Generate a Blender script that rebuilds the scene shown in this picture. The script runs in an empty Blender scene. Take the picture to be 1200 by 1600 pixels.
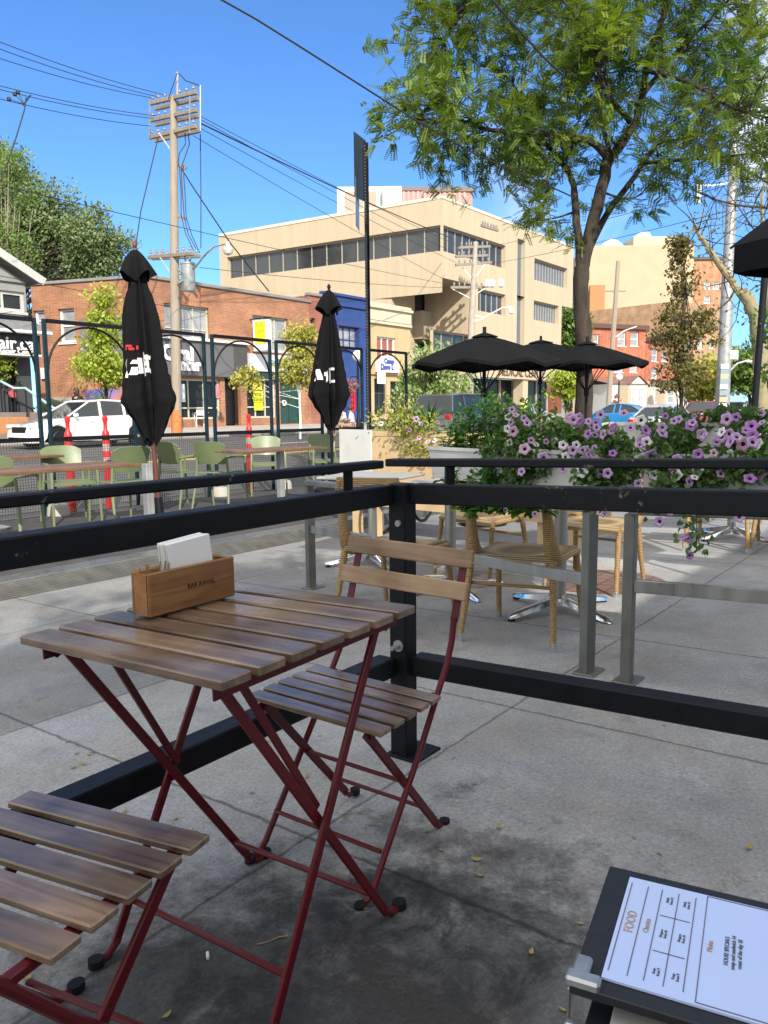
import bpy, bmesh, math, random
import numpy as np
from mathutils import Vector, Matrix
random.seed(7); RNG=np.random.default_rng(5)
SC=bpy.context.scene; COL=SC.collection
V=Vector
# ------------------------------------------------------------------ survey of the photograph (camera solved from vanishing points)
F=1220.;CX,CY=600.,800.;H0=643.;ROLL=math.atan(.010);CAMH=1.15;SL=.025
PITCH=math.atan((CY-H0)*math.cos(ROLL)/F)
def ray0(px,py):
    dx,dy=px-CX,py-CY; s,c=math.sin(ROLL),math.cos(ROLL)
    x=(c*dx-s*dy)/F; y=-(s*dx+c*dy)/F
    return math.cos(PITCH)+y*math.sin(PITCH), x, -math.sin(PITCH)+y*math.cos(PITCH)
_f,_x,_u=ray0(1540,634); AZ=math.atan2(_x,_f)
def ray(px,py):
    f,x,u=ray0(px,py)
    return V((f*math.cos(AZ)+x*math.sin(AZ), f*math.sin(AZ)-x*math.cos(AZ), u))
CAM=V((0,0,CAMH))
def plane(px,py,z,s=0):
    r=ray(px,py); return CAM+r*((z-CAMH)/(r.z+s*r.y))
def sw(px,py,dz=0): return plane(px,py,dz,SL)
def atY(px,py,Y): r=ray(px,py); return CAM+r*(Y/r.y)
def atX(px,py,X): r=ray(px,py); return CAM+r*(X/r.x)
def atZ(px,py,Z): f,x,u=ray0(px,py); return CAM+ray(px,py)*(Z/f)   # Z = horizontal distance in front
def gz(y): # height of the ground across the street
    P=[(-60,.6),(-8,.2),(0,0),(5.4,-.135),(5.7,-.2),(8.9,-.2),(14,-.02),(22.5,.12),(25.2,.16),(25.3,.32),(29,.5),(60,.9),(400,1.0)]
    for (a,b),(c,d) in zip(P,P[1:]):
        if y<=c: return b+(d-b)*(y-a)/(c-a)
    return 1.0
# ------------------------------------------------------------------ materials
MATS={}
def N(nt,t,**k):
    n=nt.nodes.new(t)
    for a,b in k.items(): setattr(n,a,b)
    return n
def mat(name,col,rough=.6,metal=0,var=.15,scale=8,bump=0,bscale=None,spec=None,trans=0,alpha=1,emit=None,coat=0,hue=None,stretch=None,island=0):
    if name in MATS: return MATS[name]
    m=bpy.data.materials.new(name); m.use_nodes=True; nt=m.node_tree; L=nt.links
    b=nt.nodes['Principled BSDF']
    b.inputs['Roughness'].default_value=rough; b.inputs['Metallic'].default_value=metal
    if spec is not None: b.inputs['Specular IOR Level'].default_value=spec
    if coat: b.inputs['Coat Weight'].default_value=coat; b.inputs['Coat Roughness'].default_value=.08
    if emit: b.inputs['Emission Color'].default_value=(*col,1); b.inputs['Emission Strength'].default_value=emit
    tc=N(nt,'ShaderNodeTexCoord'); mp=N(nt,'ShaderNodeMapping'); L.new(tc.outputs['Object'],mp.inputs[0])
    if stretch: mp.inputs['Scale'].default_value=stretch
    no=N(nt,'ShaderNodeTexNoise'); no.inputs['Scale'].default_value=scale; no.inputs['Detail'].default_value=6
    no.inputs['Roughness'].default_value=.6
    L.new(mp.outputs[0],no.inputs['Vector'])
    mr=N(nt,'ShaderNodeMapRange'); mr.inputs[1].default_value=.25; mr.inputs[2].default_value=.75
    mr.inputs[3].default_value=1-var; mr.inputs[4].default_value=1+var; L.new(no.outputs[0],mr.inputs[0])
    vm=N(nt,'ShaderNodeVectorMath',operation='SCALE')
    if hue:
        mx=N(nt,'ShaderNodeMix',data_type='RGBA'); mx.inputs[6].default_value=(*col,1); mx.inputs[7].default_value=(*hue,1)
        if island:
            ge=N(nt,'ShaderNodeNewGeometry'); L.new(ge.outputs['Random Per Island'],mx.inputs[0])
        else:
            n2=N(nt,'ShaderNodeTexNoise'); n2.inputs['Scale'].default_value=scale*.35; n2.inputs['Detail'].default_value=3; L.new(mp.outputs[0],n2.inputs['Vector'])
            m3=N(nt,'ShaderNodeMapRange'); m3.inputs[1].default_value=.35; m3.inputs[2].default_value=.65; L.new(n2.outputs[0],m3.inputs[0]); L.new(m3.outputs[0],mx.inputs[0])
        L.new(mx.outputs[2],vm.inputs[0])
    else: vm.inputs[0].default_value=col
    L.new(mr.outputs[0],vm.inputs['Scale']); L.new(vm.outputs[0],b.inputs['Base Color'])
    rr=N(nt,'ShaderNodeMapRange'); rr.inputs[1].default_value=.3; rr.inputs[2].default_value=.7; rr.inputs[3].default_value=max(.02,rough-.08); rr.inputs[4].default_value=min(1,rough+.08)
    L.new(no.outputs[0],rr.inputs[0]); L.new(rr.outputs[0],b.inputs['Roughness'])
    if bump:
        n4=N(nt,'ShaderNodeTexNoise'); n4.inputs['Scale'].default_value=bscale or scale*3; n4.inputs['Detail'].default_value=5; L.new(mp.outputs[0],n4.inputs['Vector'])
        bp=N(nt,'ShaderNodeBump'); bp.inputs['Strength'].default_value=bump; bp.inputs['Distance'].default_value=.01
        L.new(n4.outputs[0],bp.inputs['Height']); L.new(bp.outputs[0],b.inputs['Normal'])
    if trans: # thin leaf: mix in translucency
        tr=N(nt,'ShaderNodeBsdfTranslucent'); ms=N(nt,'ShaderNodeMixShader'); ms.inputs[0].default_value=trans
        v2=N(nt,'ShaderNodeVectorMath',operation='MULTIPLY'); v2.inputs[1].default_value=(1.5,1.6,.6); L.new(vm.outputs[0],v2.inputs[0]); L.new(v2.outputs[0],tr.inputs[0])
        L.new(b.outputs[0],ms.inputs[1]); L.new(tr.outputs[0],ms.inputs[2]); L.new(ms.outputs[0],nt.nodes['Material Output'].inputs[0])
    MATS[name]=m; return m
def wear(m,col,thr=.66,sc=35,amt=1.0):
    nt=m.node_tree; L=nt.links; b=nt.nodes['Principled BSDF']; src=b.inputs['Base Color'].links[0].from_socket
    tc=N(nt,'ShaderNodeTexCoord'); n=N(nt,'ShaderNodeTexNoise'); n.inputs['Scale'].default_value=sc; n.inputs['Detail'].default_value=8; n.inputs['Roughness'].default_value=.75; L.new(tc.outputs['Object'],n.inputs['Vector'])
    n2=N(nt,'ShaderNodeTexNoise'); n2.inputs['Scale'].default_value=sc*.12; n2.inputs['Detail'].default_value=4; L.new(tc.outputs['Object'],n2.inputs['Vector'])
    a=N(nt,'ShaderNodeMath',operation='MULTIPLY'); L.new(n.outputs[0],a.inputs[0]); 
    m2=N(nt,'ShaderNodeMapRange'); m2.inputs[1].default_value=.4; m2.inputs[2].default_value=.65; m2.inputs[3].default_value=.85; m2.inputs[4].default_value=1.12; L.new(n2.outputs[0],m2.inputs[0]); L.new(m2.outputs[0],a.inputs[1])
    r=N(nt,'ShaderNodeMapRange'); r.inputs[1].default_value=thr; r.inputs[2].default_value=thr+.05; r.inputs[4].default_value=amt; L.new(a.outputs[0],r.inputs[0])
    mx=N(nt,'ShaderNodeMix',data_type='RGBA'); L.new(r.outputs[0],mx.inputs[0]); L.new(src,mx.inputs[6]); mx.inputs[7].default_value=(*col,1); L.new(mx.outputs[2],b.inputs['Base Color'])
def brickmat(name,c1,c2,mortar,patch=None,sc=1.0,bw=.22,bh=.075):
    m=mat(name,c1,.85,var=.1); nt=m.node_tree; L=nt.links; b=nt.nodes['Principled BSDF']
    g=N(nt,'ShaderNodeNewGeometry'); s=N(nt,'ShaderNodeSeparateXYZ'); L.new(g.outputs['Position'],s.inputs[0])
    ad=N(nt,'ShaderNodeMath',operation='ADD'); L.new(s.outputs[0],ad.inputs[0]); L.new(s.outputs[1],ad.inputs[1])
    cb=N(nt,'ShaderNodeCombineXYZ'); L.new(ad.outputs[0],cb.inputs[0]); L.new(s.outputs[2],cb.inputs[1])
    bt=N(nt,'ShaderNodeTexBrick'); bt.inputs['Scale'].default_value=1/sc; bt.inputs['Brick Width'].default_value=bw; bt.inputs['Row Height'].default_value=bh
    bt.inputs['Mortar Size'].default_value=.008; bt.inputs['Color1'].default_value=(*c1,1); bt.inputs['Color2'].default_value=(*c2,1); bt.inputs['Mortar'].default_value=(*mortar,1)
    L.new(cb.outputs[0],bt.inputs['Vector'])
    no=N(nt,'ShaderNodeTexNoise'); no.inputs['Scale'].default_value=.9; no.inputs['Detail'].default_value=7; L.new(g.outputs['Position'],no.inputs['Vector'])
    mr=N(nt,'ShaderNodeMapRange'); mr.inputs[1].default_value=.3; mr.inputs[2].default_value=.7; mr.inputs[3].default_value=.72; mr.inputs[4].default_value=1.22; L.new(no.outputs[0],mr.inputs[0])
    vm=N(nt,'ShaderNodeVectorMath',operation='SCALE'); L.new(bt.outputs[0],vm.inputs[0]); L.new(mr.outputs[0],vm.inputs['Scale']); L.new(vm.outputs[0],b.inputs['Base Color'])
    bp=N(nt,'ShaderNodeBump'); bp.inputs['Strength'].default_value=.4; bp.inputs['Distance'].default_value=.01; bp.invert=True; L.new(bt.outputs['Fac'],bp.inputs['Height']); L.new(bp.outputs[0],b.inputs['Normal'])
    return m
def woodmat(name,c1,c2,axis='Y',rough=.4,sc=1.0,knots=True,coat=.15):
    if name in MATS: return MATS[name]
    m=bpy.data.materials.new(name); m.use_nodes=True; nt=m.node_tree; L=nt.links; b=nt.nodes['Principled BSDF']
    tc=N(nt,'ShaderNodeTexCoord'); mp=N(nt,'ShaderNodeMapping'); L.new(tc.outputs['Object'],mp.inputs[0])
    st={'X':(2,28,28),'Y':(28,2,28),'Z':(28,28,2)}[axis]; mp.inputs['Scale'].default_value=[q*sc for q in st]
    g=N(nt,'ShaderNodeNewGeometry')
    off=N(nt,'ShaderNodeMath',operation='MULTIPLY'); off.inputs[1].default_value=37; L.new(g.outputs['Random Per Island'],off.inputs[0])
    va=N(nt,'ShaderNodeVectorMath',operation='ADD'); L.new(mp.outputs[0],va.inputs[0]); L.new(off.outputs[0],va.inputs[1])
    no=N(nt,'ShaderNodeTexNoise'); no.inputs['Scale'].default_value=1.3; no.inputs['Detail'].default_value=8; no.inputs['Distortion'].default_value=1.2; L.new(va.outputs[0],no.inputs['Vector'])
    n2=N(nt,'ShaderNodeTexNoise'); n2.inputs['Scale'].default_value=7; n2.inputs['Detail'].default_value=4; L.new(tc.outputs['Object'],n2.inputs['Vector'])
    a=N(nt,'ShaderNodeMath',operation='ADD'); L.new(no.outputs[0],a.inputs[0]); L.new(n2.outputs[0],a.inputs[1])
    r=N(nt,'ShaderNodeMapRange'); r.inputs[1].default_value=.7; r.inputs[2].default_value=1.3; L.new(a.outputs[0],r.inputs[0])
    mx=N(nt,'ShaderNodeMix',data_type='RGBA'); mx.inputs[6].default_value=(*c1,1); mx.inputs[7].default_value=(*c2,1); L.new(r.outputs[0],mx.inputs[0])
    vr=N(nt,'ShaderNodeMapRange'); vr.inputs[3].default_value=.7; vr.inputs[4].default_value=1.3; L.new(g.outputs['Random Per Island'],vr.inputs[0])
    vm=N(nt,'ShaderNodeVectorMath',operation='SCALE'); L.new(mx.outputs[2],vm.inputs[0]); L.new(vr.outputs[0],vm.inputs['Scale'])
    L.new(vm.outputs[0],b.inputs['Base Color'])
    rr=N(nt,'ShaderNodeMapRange'); rr.inputs[3].default_value=rough-.1; rr.inputs[4].default_value=rough+.2; L.new(n2.outputs[0],rr.inputs[0]); L.new(rr.outputs[0],b.inputs['Roughness'])
    b.inputs['Coat Weight'].default_value=coat; b.inputs['Coat Roughness'].default_value=.25
    bp=N(nt,'ShaderNodeBump'); bp.inputs['Strength'].default_value=.25; bp.inputs['Distance'].default_value=.003; L.new(no.outputs[0],bp.inputs['Height']); L.new(bp.outputs[0],b.inputs['Normal'])
    MATS[name]=m; return m
# ------------------------------------------------------------------ mesh builder
class MB:
    def __init__(s): s.v=[]; s.f=[]; s.sm=[]; s.mi=[]; s.cur=0
    def add(s,vs,fs,smooth=False,mtx=None):
        o=len(s.v)
        for p in vs:
            p=V(p)
            if mtx is not None: p=mtx@p
            s.v.append((p.x,p.y,p.z))
        for f in fs: s.f.append(tuple(o+i for i in f)); s.sm.append(smooth); s.mi.append(s.cur)
        return s
    def box(s,c,d,rz=0,mtx=None,bev=0,R=None):
        c=V(c); x,y,z=[q/2 for q in d]
        M=Matrix.Translation(c)@(R.to_4x4() if R is not None else Matrix.Rotation(rz,4,'Z'))
        if mtx is not None: M=mtx@M
        b=min(bev,x*.9,y*.9,z*.9)
        if b<=0:
            vs=[(i*x,j*y,k*z) for i in(-1,1) for j in(-1,1) for k in(-1,1)]
            fs=[(0,1,3,2),(4,6,7,5),(0,4,5,1),(2,3,7,6),(0,2,6,4),(1,5,7,3)]
            return s.add(vs,fs,False,M)
        vs=[];idx={}
        for i in(-1,1):
            for j in(-1,1):
                for k in(-1,1):
                    for a in range(3):
                        p=[i*x,j*y,k*z]; 
                        for q in range(3):
                            if q!=a: p[q]-= (i,j,k)[q]*b
                        idx[(i,j,k,a)]=len(vs); vs.append(p)
        fs=[]
        def face(ax,sg):
            o=[q for q in range(3) if q!=ax]
            r=[]
            for (u,w) in((-1,-1),(1,-1),(1,1),(-1,1)):
                t=[0,0,0]; t[ax]=sg; t[o[0]]=u; t[o[1]]=w; r.append(idx[(*t,ax)])
            flip=(sg<0)^(ax==1)
            fs.append(tuple(r[::-1] if flip else r))
        for ax in range(3):
            for sg in(-1,1): face(ax,sg)
        for ax in range(3):   # edges along ax
            o=[q for q in range(3) if q!=ax]
            for u in(-1,1):
                for w in(-1,1):
                    def g(e,a):
                        t=[0,0,0]; t[ax]=e; t[o[0]]=u; t[o[1]]=w; return idx[(*t,a)]
                    fs.append((g(-1,o[0]),g(1,o[0]),g(1,o[1]),g(-1,o[1])))
        for i in(-1,1):
            for j in(-1,1):
                for k in(-1,1): fs.append(tuple(idx[(i,j,k,a)] for a in range(3)))
        return s.add(vs,fs,False,M)
    def bar(s,a,b,w,h,up=(0,0,1),bev=0):   # rectangular bar from a to b; w sideways, h along up
        a,b=V(a),V(b); d=b-a; L=d.length
        if L<1e-6: return s
        d.normalize(); up=V(up)
        if abs(d.dot(up))>.98: up=V((1,0,0)) if abs(d.x)<.9 else V((0,1,0))
        sd=d.cross(up).normalized(); u=sd.cross(d)
        R=Matrix((d,sd,u)).transposed()
        return s.box((a+b)/2,(L,w,h),R=R,bev=bev)
    def tube(s,pts,r,n=8,cap=True,smooth=True):
        pts=[V(p) for p in pts]; m=len(pts)
        rs=r if isinstance(r,(list,tuple)) else [r]*m
        t0=(pts[1]-pts[0]).normalized(); ref=V((0,0,1)) if abs(t0.z)<.9 else V((1,0,0))
        u=t0.cross(ref).normalized(); vs=[]
        for i,p in enumerate(pts):
            t=(pts[min(i+1,m-1)]-pts[max(i-1,0)])
            if t.length<1e-9: t=t0
            t.normalize(); u=(u-t*u.dot(t))
            if u.length<1e-6: u=t.orthogonal()
            u.normalize(); w=t.cross(u)
            for k in range(n):
                an=2*math.pi*k/n; vs.append(p+(u*math.cos(an)+w*math.sin(an))*rs[i])
        fs=[(i*n+k,i*n+(k+1)%n,(i+1)*n+(k+1)%n,(i+1)*n+k) for i in range(m-1) for k in range(n)]
        if cap: fs+= [tuple(range(n))[::-1],tuple((m-1)*n+k for k in range(n))]
        return s.add(vs,fs,smooth)
    def lathe(s,prof,c=(0,0,0),n=16,smooth=True,mtx=None):
        vs=[];c=V(c)
        for r,z in prof:
            for k in range(n):
                a=2*math.pi*k/n; vs.append((c.x+r*math.cos(a),c.y+r*math.sin(a),c.z+z))
        m=len(prof)
        fs=[(i*n+k,i*n+(k+1)%n,(i+1)*n+(k+1)%n,(i+1)*n+k) for i in range(m-1) for k in range(n)]
        fs+=[tuple(range(n))[::-1],tuple((m-1)*n+k for k in range(n))]
        return s.add(vs,fs,smooth,mtx)
    def cyl(s,a,b,r,n=12,smooth=True): return s.tube([a,b],r,n,True,smooth)
    def prism(s,poly,n,depth):  # poly: 3D points, extruded along n*depth
        poly=[V(p) for p in poly]; nn=V(n)*depth; k=len(poly)
        vs=poly+[p+nn for p in poly]
        fs=[tuple(range(k)),tuple(range(2*k-1,k-1,-1))]+[(i,i+k,(i+1)%k+k,(i+1)%k) for i in range(k)]
        return s.add(vs,fs)
    def loft(s,rings,closed=True,smooth=True,cap=True):
        n=len(rings[0]); vs=[p for r in rings for p in r]; fs=[]
        for i in range(len(rings)-1):
            for k in range(n if closed else n-1):
                fs.append((i*n+k,i*n+(k+1)%n,(i+1)*n+(k+1)%n,(i+1)*n+k))
        if cap and closed: fs+=[tuple(range(n))[::-1],tuple((len(rings)-1)*n+k for k in range(n))]
        return s.add(vs,fs,smooth)
    def grid(s,fn,nu,nv,smooth=True,thick=0):
        P=[[V(fn(i/nu,j/nv)) for j in range(nv+1)] for i in range(nu+1)]
        vs=[p for r in P for p in r]; W=nv+1
        fs=[(i*W+j,(i+1)*W+j,(i+1)*W+j+1,i*W+j+1) for i in range(nu) for j in range(nv)]
        if not thick: return s.add(vs,fs,smooth)
        ns=[]
        for i in range(nu+1):
            for j in range(nv+1):
                du=P[min(i+1,nu)][j]-P[max(i-1,0)][j]; dv=P[i][min(j+1,nv)]-P[i][max(j-1,0)]
                ns.append(du.cross(dv).normalized())
        o=len(vs); vs2=vs+[p-n*thick for p,n in zip(vs,ns)]
        fs2=fs+[tuple(q+o for q in f[::-1]) for f in fs]
        bd=[i*W for i in range(nu+1)]+[nu*W+j for j in range(1,W)]+[i*W+nv for i in range(nu-1,-1,-1)]+[j for j in range(nv-1,0,-1)]
        for a,b in zip(bd,bd[1:]+bd[:1]): fs2.append((b,a,a+o,b+o))
        return s.add(vs2,fs2,smooth)
    def build(s,name,m,parent=None,loc=None,**tags):
        me=bpy.data.meshes.new(name); me.from_pydata(s.v,[],s.f)
        me.polygons.foreach_set('use_smooth',s.sm)
        if isinstance(m,(list,tuple)):
            for q in m: me.materials.append(q)
            me.polygons.foreach_set('material_index',s.mi)
        else: me.materials.append(m)
        me.update(); 
        if any(s.sm) and not all(s.sm) or (s.sm and all(s.sm)):
            try: me.set_sharp_from_angle(angle=math.radians(42))
            except Exception: pass
        o=bpy.data.objects.new(name,me); COL.objects.link(o)
        if parent is not None: o.parent=parent
        if loc is not None: o.location=loc
        for k,v in tags.items(): o[k]=v
        return o
def thing(name,label,cat,loc=(0,0,0),rz=0,group=None):
    o=bpy.data.objects.new(name,None); COL.objects.link(o); o.location=loc; o.rotation_euler=(0,0,rz)
    o.empty_display_size=.1; o['label']=label; o['category']=cat
    if group: o['group']=group
    return o
def lab(label,cat,group=None):
    d=dict(label=label,category=cat)
    if group: d['group']=group
    return d
def rebase(root,loc):   # parts written in world coordinates: put the empty at the base of its thing
    loc=V(loc); root.location=loc
    for ch in root.children: ch.location=ch.location-loc
def dup(root,loc,rz,label,group=None,scale=None):
    def cp(o,par):
        c=o.copy(); COL.objects.link(c)
        if par: c.parent=par; c.matrix_parent_inverse=o.matrix_parent_inverse.copy()
        for ch in o.children: cp(ch,c)
        return c
    r=cp(root,None); r.location=loc; r.rotation_euler=(0,0,rz); r['label']=label
    if group: r['group']=group
    if scale: r.scale=(scale,)*3
    return r
def text(body,name,m,size,M,parent=None,ext=.004,align='CENTER',bold=0):
    cu=bpy.data.curves.new(name,'FONT'); cu.body=body; cu.size=size; cu.extrude=ext; cu.align_x=align; cu.align_y='CENTER'; cu.offset=bold; cu.resolution_u=3
    o=bpy.data.objects.new('tmp',cu); COL.objects.link(o)
    dg=bpy.context.evaluated_depsgraph_get(); me=bpy.data.meshes.new_from_object(o.evaluated_get(dg))
    bpy.data.objects.remove(o); me.name=name; me.transform(M); me.materials.clear(); me.materials.append(m)
    q=bpy.data.objects.new(name,me); COL.objects.link(q)
    if parent is not None: q.parent=parent
    return q
def frame(o,xd,yd):  # matrix with x along xd, y along yd
    x=V(xd).normalized(); y=V(yd).normalized(); z=x.cross(y).normalized(); y=z.cross(x)
    M=Matrix((x,y,z)).transposed().to_4x4(); M.translation=V(o); return M
# ------------------------------------------------------------------ palette
black_metal=mat('black_metal',(.006,.007,.010),.5,0,.3,20,.06,60,spec=.22)
wear(black_metal,(.16,.15,.14),.66,22)
steel=mat('brushed_steel',(.42,.42,.41),.32,.9,.15,14,.05,stretch=(1,1,.1))
dull_steel=mat('dull_steel',(.20,.20,.185),.5,.75,.2,9)
chrome=mat('chrome',(.75,.76,.78),.1,1,.05,8)
galv=mat('galvanised_steel',(.34,.35,.36),.5,.5,.25,6,.05)
red_metal=mat('red_metal',(.10,.0035,.008),.38,.0,.18,25,spec=.35)
wear(red_metal,(.05,.02,.02),.66,60,.7)
rubber=mat('black_rubber',(.012,.012,.014),.7,spec=.2)
oak=woodmat('oak_box',(.36,.17,.055),(.17,.07,.022),'X',.42,1.6)
slat_wood=woodmat('slat_wood',(.30,.20,.125),(.065,.036,.022),'Y',.25,1.0,coat=.6)
slat_pale=woodmat('slat_wood_pale',(.38,.255,.15),(.19,.115,.06),'Y',.48,1.0,coat=.05)
table_wood=woodmat('table_wood',(.22,.115,.06),(.11,.055,.03),'X',.4)
white_paper=mat('white_paper',(.82,.82,.80),.8,0,.04,12)
green_plastic=mat('green_plastic',(.135,.175,.085),.42,0,.1,5)
teal_metal=mat('teal_metal',(.003,.018,.028),.45,0,.3,9,spec=.3)
black_cloth=mat('black_cloth',(.006,.006,.007),.9,0,.35,9,.25,200,spec=.15)
glass=mat('dark_glass',(.018,.022,.025),.07,0,.5,1.2,spec=.25)
glass_blue=mat('pale_glass',(.16,.2,.24),.12,.3,.3,.8)
white_paint=mat('white_paint',(.72,.72,.70),.5,0,.08,4)
bark=mat('bark',(.085,.062,.045),.9,0,.35,14,.9,30,stretch=(3,3,.8),hue=(.15,.12,.09))
bark_dark=mat('bark_dark',(.045,.036,.028),.9,0,.3,14,.8,30)
pole_wood=mat('pole_wood',(.30,.255,.205),.85,0,.25,5,.5,30,stretch=(4,4,.3))
wire_m=mat('wire_black',(.015,.015,.015),.6)
# ================================================================== GROUND
def concrete():
    m=bpy.data.materials.new('concrete_pavement'); m.use_nodes=True; nt=m.node_tree; L=nt.links; b=nt.nodes['Principled BSDF']
    g=N(nt,'ShaderNodeNewGeometry'); P=g.outputs['Position']
    s=N(nt,'ShaderNodeSeparateXYZ'); L.new(P,s.inputs[0])
    def noise(sc,det=6,ro=.6,dist=0):
        n=N(nt,'ShaderNodeTexNoise'); n.inputs['Scale'].default_value=sc; n.inputs['Detail'].default_value=det; n.inputs['Roughness'].default_value=ro; n.inputs['Distortion'].default_value=dist; L.new(P,n.inputs['Vector']); return n.outputs[0]
    def mr(x,a,b_,c,d,cl=True):
        n=N(nt,'ShaderNodeMapRange'); n.clamp=cl
        for i,q in enumerate((a,b_,c,d)): n.inputs[i+1].default_value=q
        L.new(x,n.inputs[0]); return n.outputs[0]
    def ma(op,x,y):
        n=N(nt,'ShaderNodeMath',operation=op)
        for i,q in enumerate((x,y)):
            if isinstance(q,(int,float)): n.inputs[i].default_value=q
            else: L.new(q,n.inputs[i])
        return n.outputs[0]
    base=ma('MULTIPLY',mr(noise(1.1,8),.3,.7,.72,1.2),mr(noise(90,3,.8),.3,.7,.68,1.3))
    base=ma('MULTIPLY',base,mr(noise(7,6,.7),.3,.7,.9,1.1))
    sp=N(nt,'ShaderNodeTexVoronoi'); sp.inputs['Scale'].default_value=75; L.new(P,sp.inputs['Vector'])
    base=ma('MULTIPLY',base,mr(sp.outputs[0],.06,.16,.78,1.0))
    # grime where people sit: blotches with broken edges
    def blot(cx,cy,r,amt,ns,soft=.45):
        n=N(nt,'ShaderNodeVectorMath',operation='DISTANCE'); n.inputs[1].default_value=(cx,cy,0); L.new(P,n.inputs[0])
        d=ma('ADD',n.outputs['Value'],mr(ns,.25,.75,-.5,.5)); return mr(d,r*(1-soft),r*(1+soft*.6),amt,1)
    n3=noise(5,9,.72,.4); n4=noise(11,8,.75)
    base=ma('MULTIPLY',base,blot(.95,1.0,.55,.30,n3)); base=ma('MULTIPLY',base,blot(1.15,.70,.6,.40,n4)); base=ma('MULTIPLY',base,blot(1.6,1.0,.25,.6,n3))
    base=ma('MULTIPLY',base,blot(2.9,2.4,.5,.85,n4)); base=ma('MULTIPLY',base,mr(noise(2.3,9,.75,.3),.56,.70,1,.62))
    gum=N(nt,'ShaderNodeTexVoronoi'); gum.inputs['Scale'].default_value=3.2; L.new(P,gum.inputs['Vector']); base=ma('MULTIPLY',base,mr(gum.outputs[0],.035,.05,.5,1))
    base=ma('MULTIPLY',base,mr(noise(38,5,.8),.60,.68,1,.72))
    # joints
    wob=mr(noise(14,5),.3,.7,-.005,.005)
    J=None
    def line(c,period,off,w,amt):
        t=ma('ADD',ma('ADD',c,wob),-off+200*period); t=ma('MODULO',t,period); t=ma('ABSOLUTE',ma('SUBTRACT',t,period/2),0)
        return mr(t,period/2-w,period/2-w*.35,1,amt)
    j1=line(s.outputs[0],1.2,1.5,.009,.42); j2=line(s.outputs[1],1.5,2.93,.008,.5)
    jn=mr(noise(3,4),.35,.55,.55,0); jm=ma('MAXIMUM',ma('MULTIPLY',j1,j2),jn)
    base=ma('MULTIPLY',base,jm)
    base=ma('MULTIPLY',base,mr(ma('ADD',s.outputs[1],mr(noise(1.5,4),.3,.7,-.03,.03)),2.92,2.95,1,.70))
    col=N(nt,'ShaderNodeMix',data_type='RGBA'); col.inputs[6].default_value=(.30,.305,.31,1); col.inputs[7].default_value=(.32,.29,.25,1); L.new(mr(noise(2,5),.4,.75,0,.6),col.inputs[0])
    vm=N(nt,'ShaderNodeVectorMath',operation='SCALE'); L.new(col.outputs[2],vm.inputs[0]); L.new(base,vm.inputs['Scale']); L.new(vm.outputs[0],b.inputs['Base Color'])
    L.new(mr(noise(4,5),.3,.7,.72,.95),b.inputs['Roughness'])
    bp=N(nt,'ShaderNodeBump'); bp.inputs['Strength'].default_value=.6; bp.inputs['Distance'].default_value=.004
    hh=ma('ADD',ma('MULTIPLY',noise(120,4,.7),.6),ma('MULTIPLY',jm,2.0)); L.new(hh,bp.inputs['Height']); L.new(bp.outputs[0],b.inputs['Normal'])
    return m
conc=concrete()
asphalt=mat('asphalt',(.075,.075,.075),.9,0,.25,1.3,.5,90,hue=(.10,.095,.09))
far_conc=mat('far_pavement_concrete',(.36,.34,.31),.9,0,.15,1.5,.2,30)
deckm=mat('deck_tile',(.055,.052,.05),.75,0,.3,7,.3,40)
grass_ground=mat('ground_earth',(.09,.10,.05),.95,0,.3,.5)
def strip(name,ys,x0,x1,m,dz=0,nx=1):
    b=MB()
    for ya,yb in zip(ys,ys[1:]):
        b.add([(x0,ya,gz(ya)+dz),(x1,ya,gz(ya)+dz),(x1,yb,gz(yb)+dz),(x0,yb,gz(yb)+dz)],[(0,1,2,3)])
    return b.build(name,m,kind='structure')
b=MB(); 
YS=[-400,-60,-8,0,5.4,5.7,8.9,14,22.5,25.2,25.3,29,60,400]
for ya,yb in zip(YS,YS[1:]):
    za,zb=(gz(max(ya,-60))-.25,gz(yb)-.25)
    b.add([(-400,ya,za),(900,ya,za),(900,yb,zb),(-400,yb,zb)],[(0,1,2,3)])
b.build('ground',grass_ground,kind='structure')
strip('pavement',[-8,0,5.40],-60,500,conc)
b=MB(); b.box((220,5.46,gz(5.4)-.16),(560,.12,.32),bev=.015); b.build('kerb',far_conc,kind='structure')
strip('road',[5.53,5.7,8.9,14,22.5,25.2],-60,500,asphalt,.004)
strip('far_pavement',[25.3,29,60],-60,500,far_conc,0)
b=MB(); b.box((220,25.28,gz(25.2)+.03),(560,.14,.27),bev=.02); b.build('far_kerb',far_conc,kind='structure')
yl=mat('road_marking_paint',(.65,.45,.08),.8,0,.2,6); wl=mat('road_marking_white',(.6,.6,.58),.8,0,.2,6)
b=MB()
for yy in (15.6,15.85): b.box((220,yy,gz(yy)+.008),(560,.11,.006))
b.build('centre_line',yl,kind='structure')
b=MB()
for k in range(60): b.box((-40+k*6,19.6,gz(19.6)+.008),(2.6,.1,.006))
b.build('lane_line',wl,kind='structure')
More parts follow.
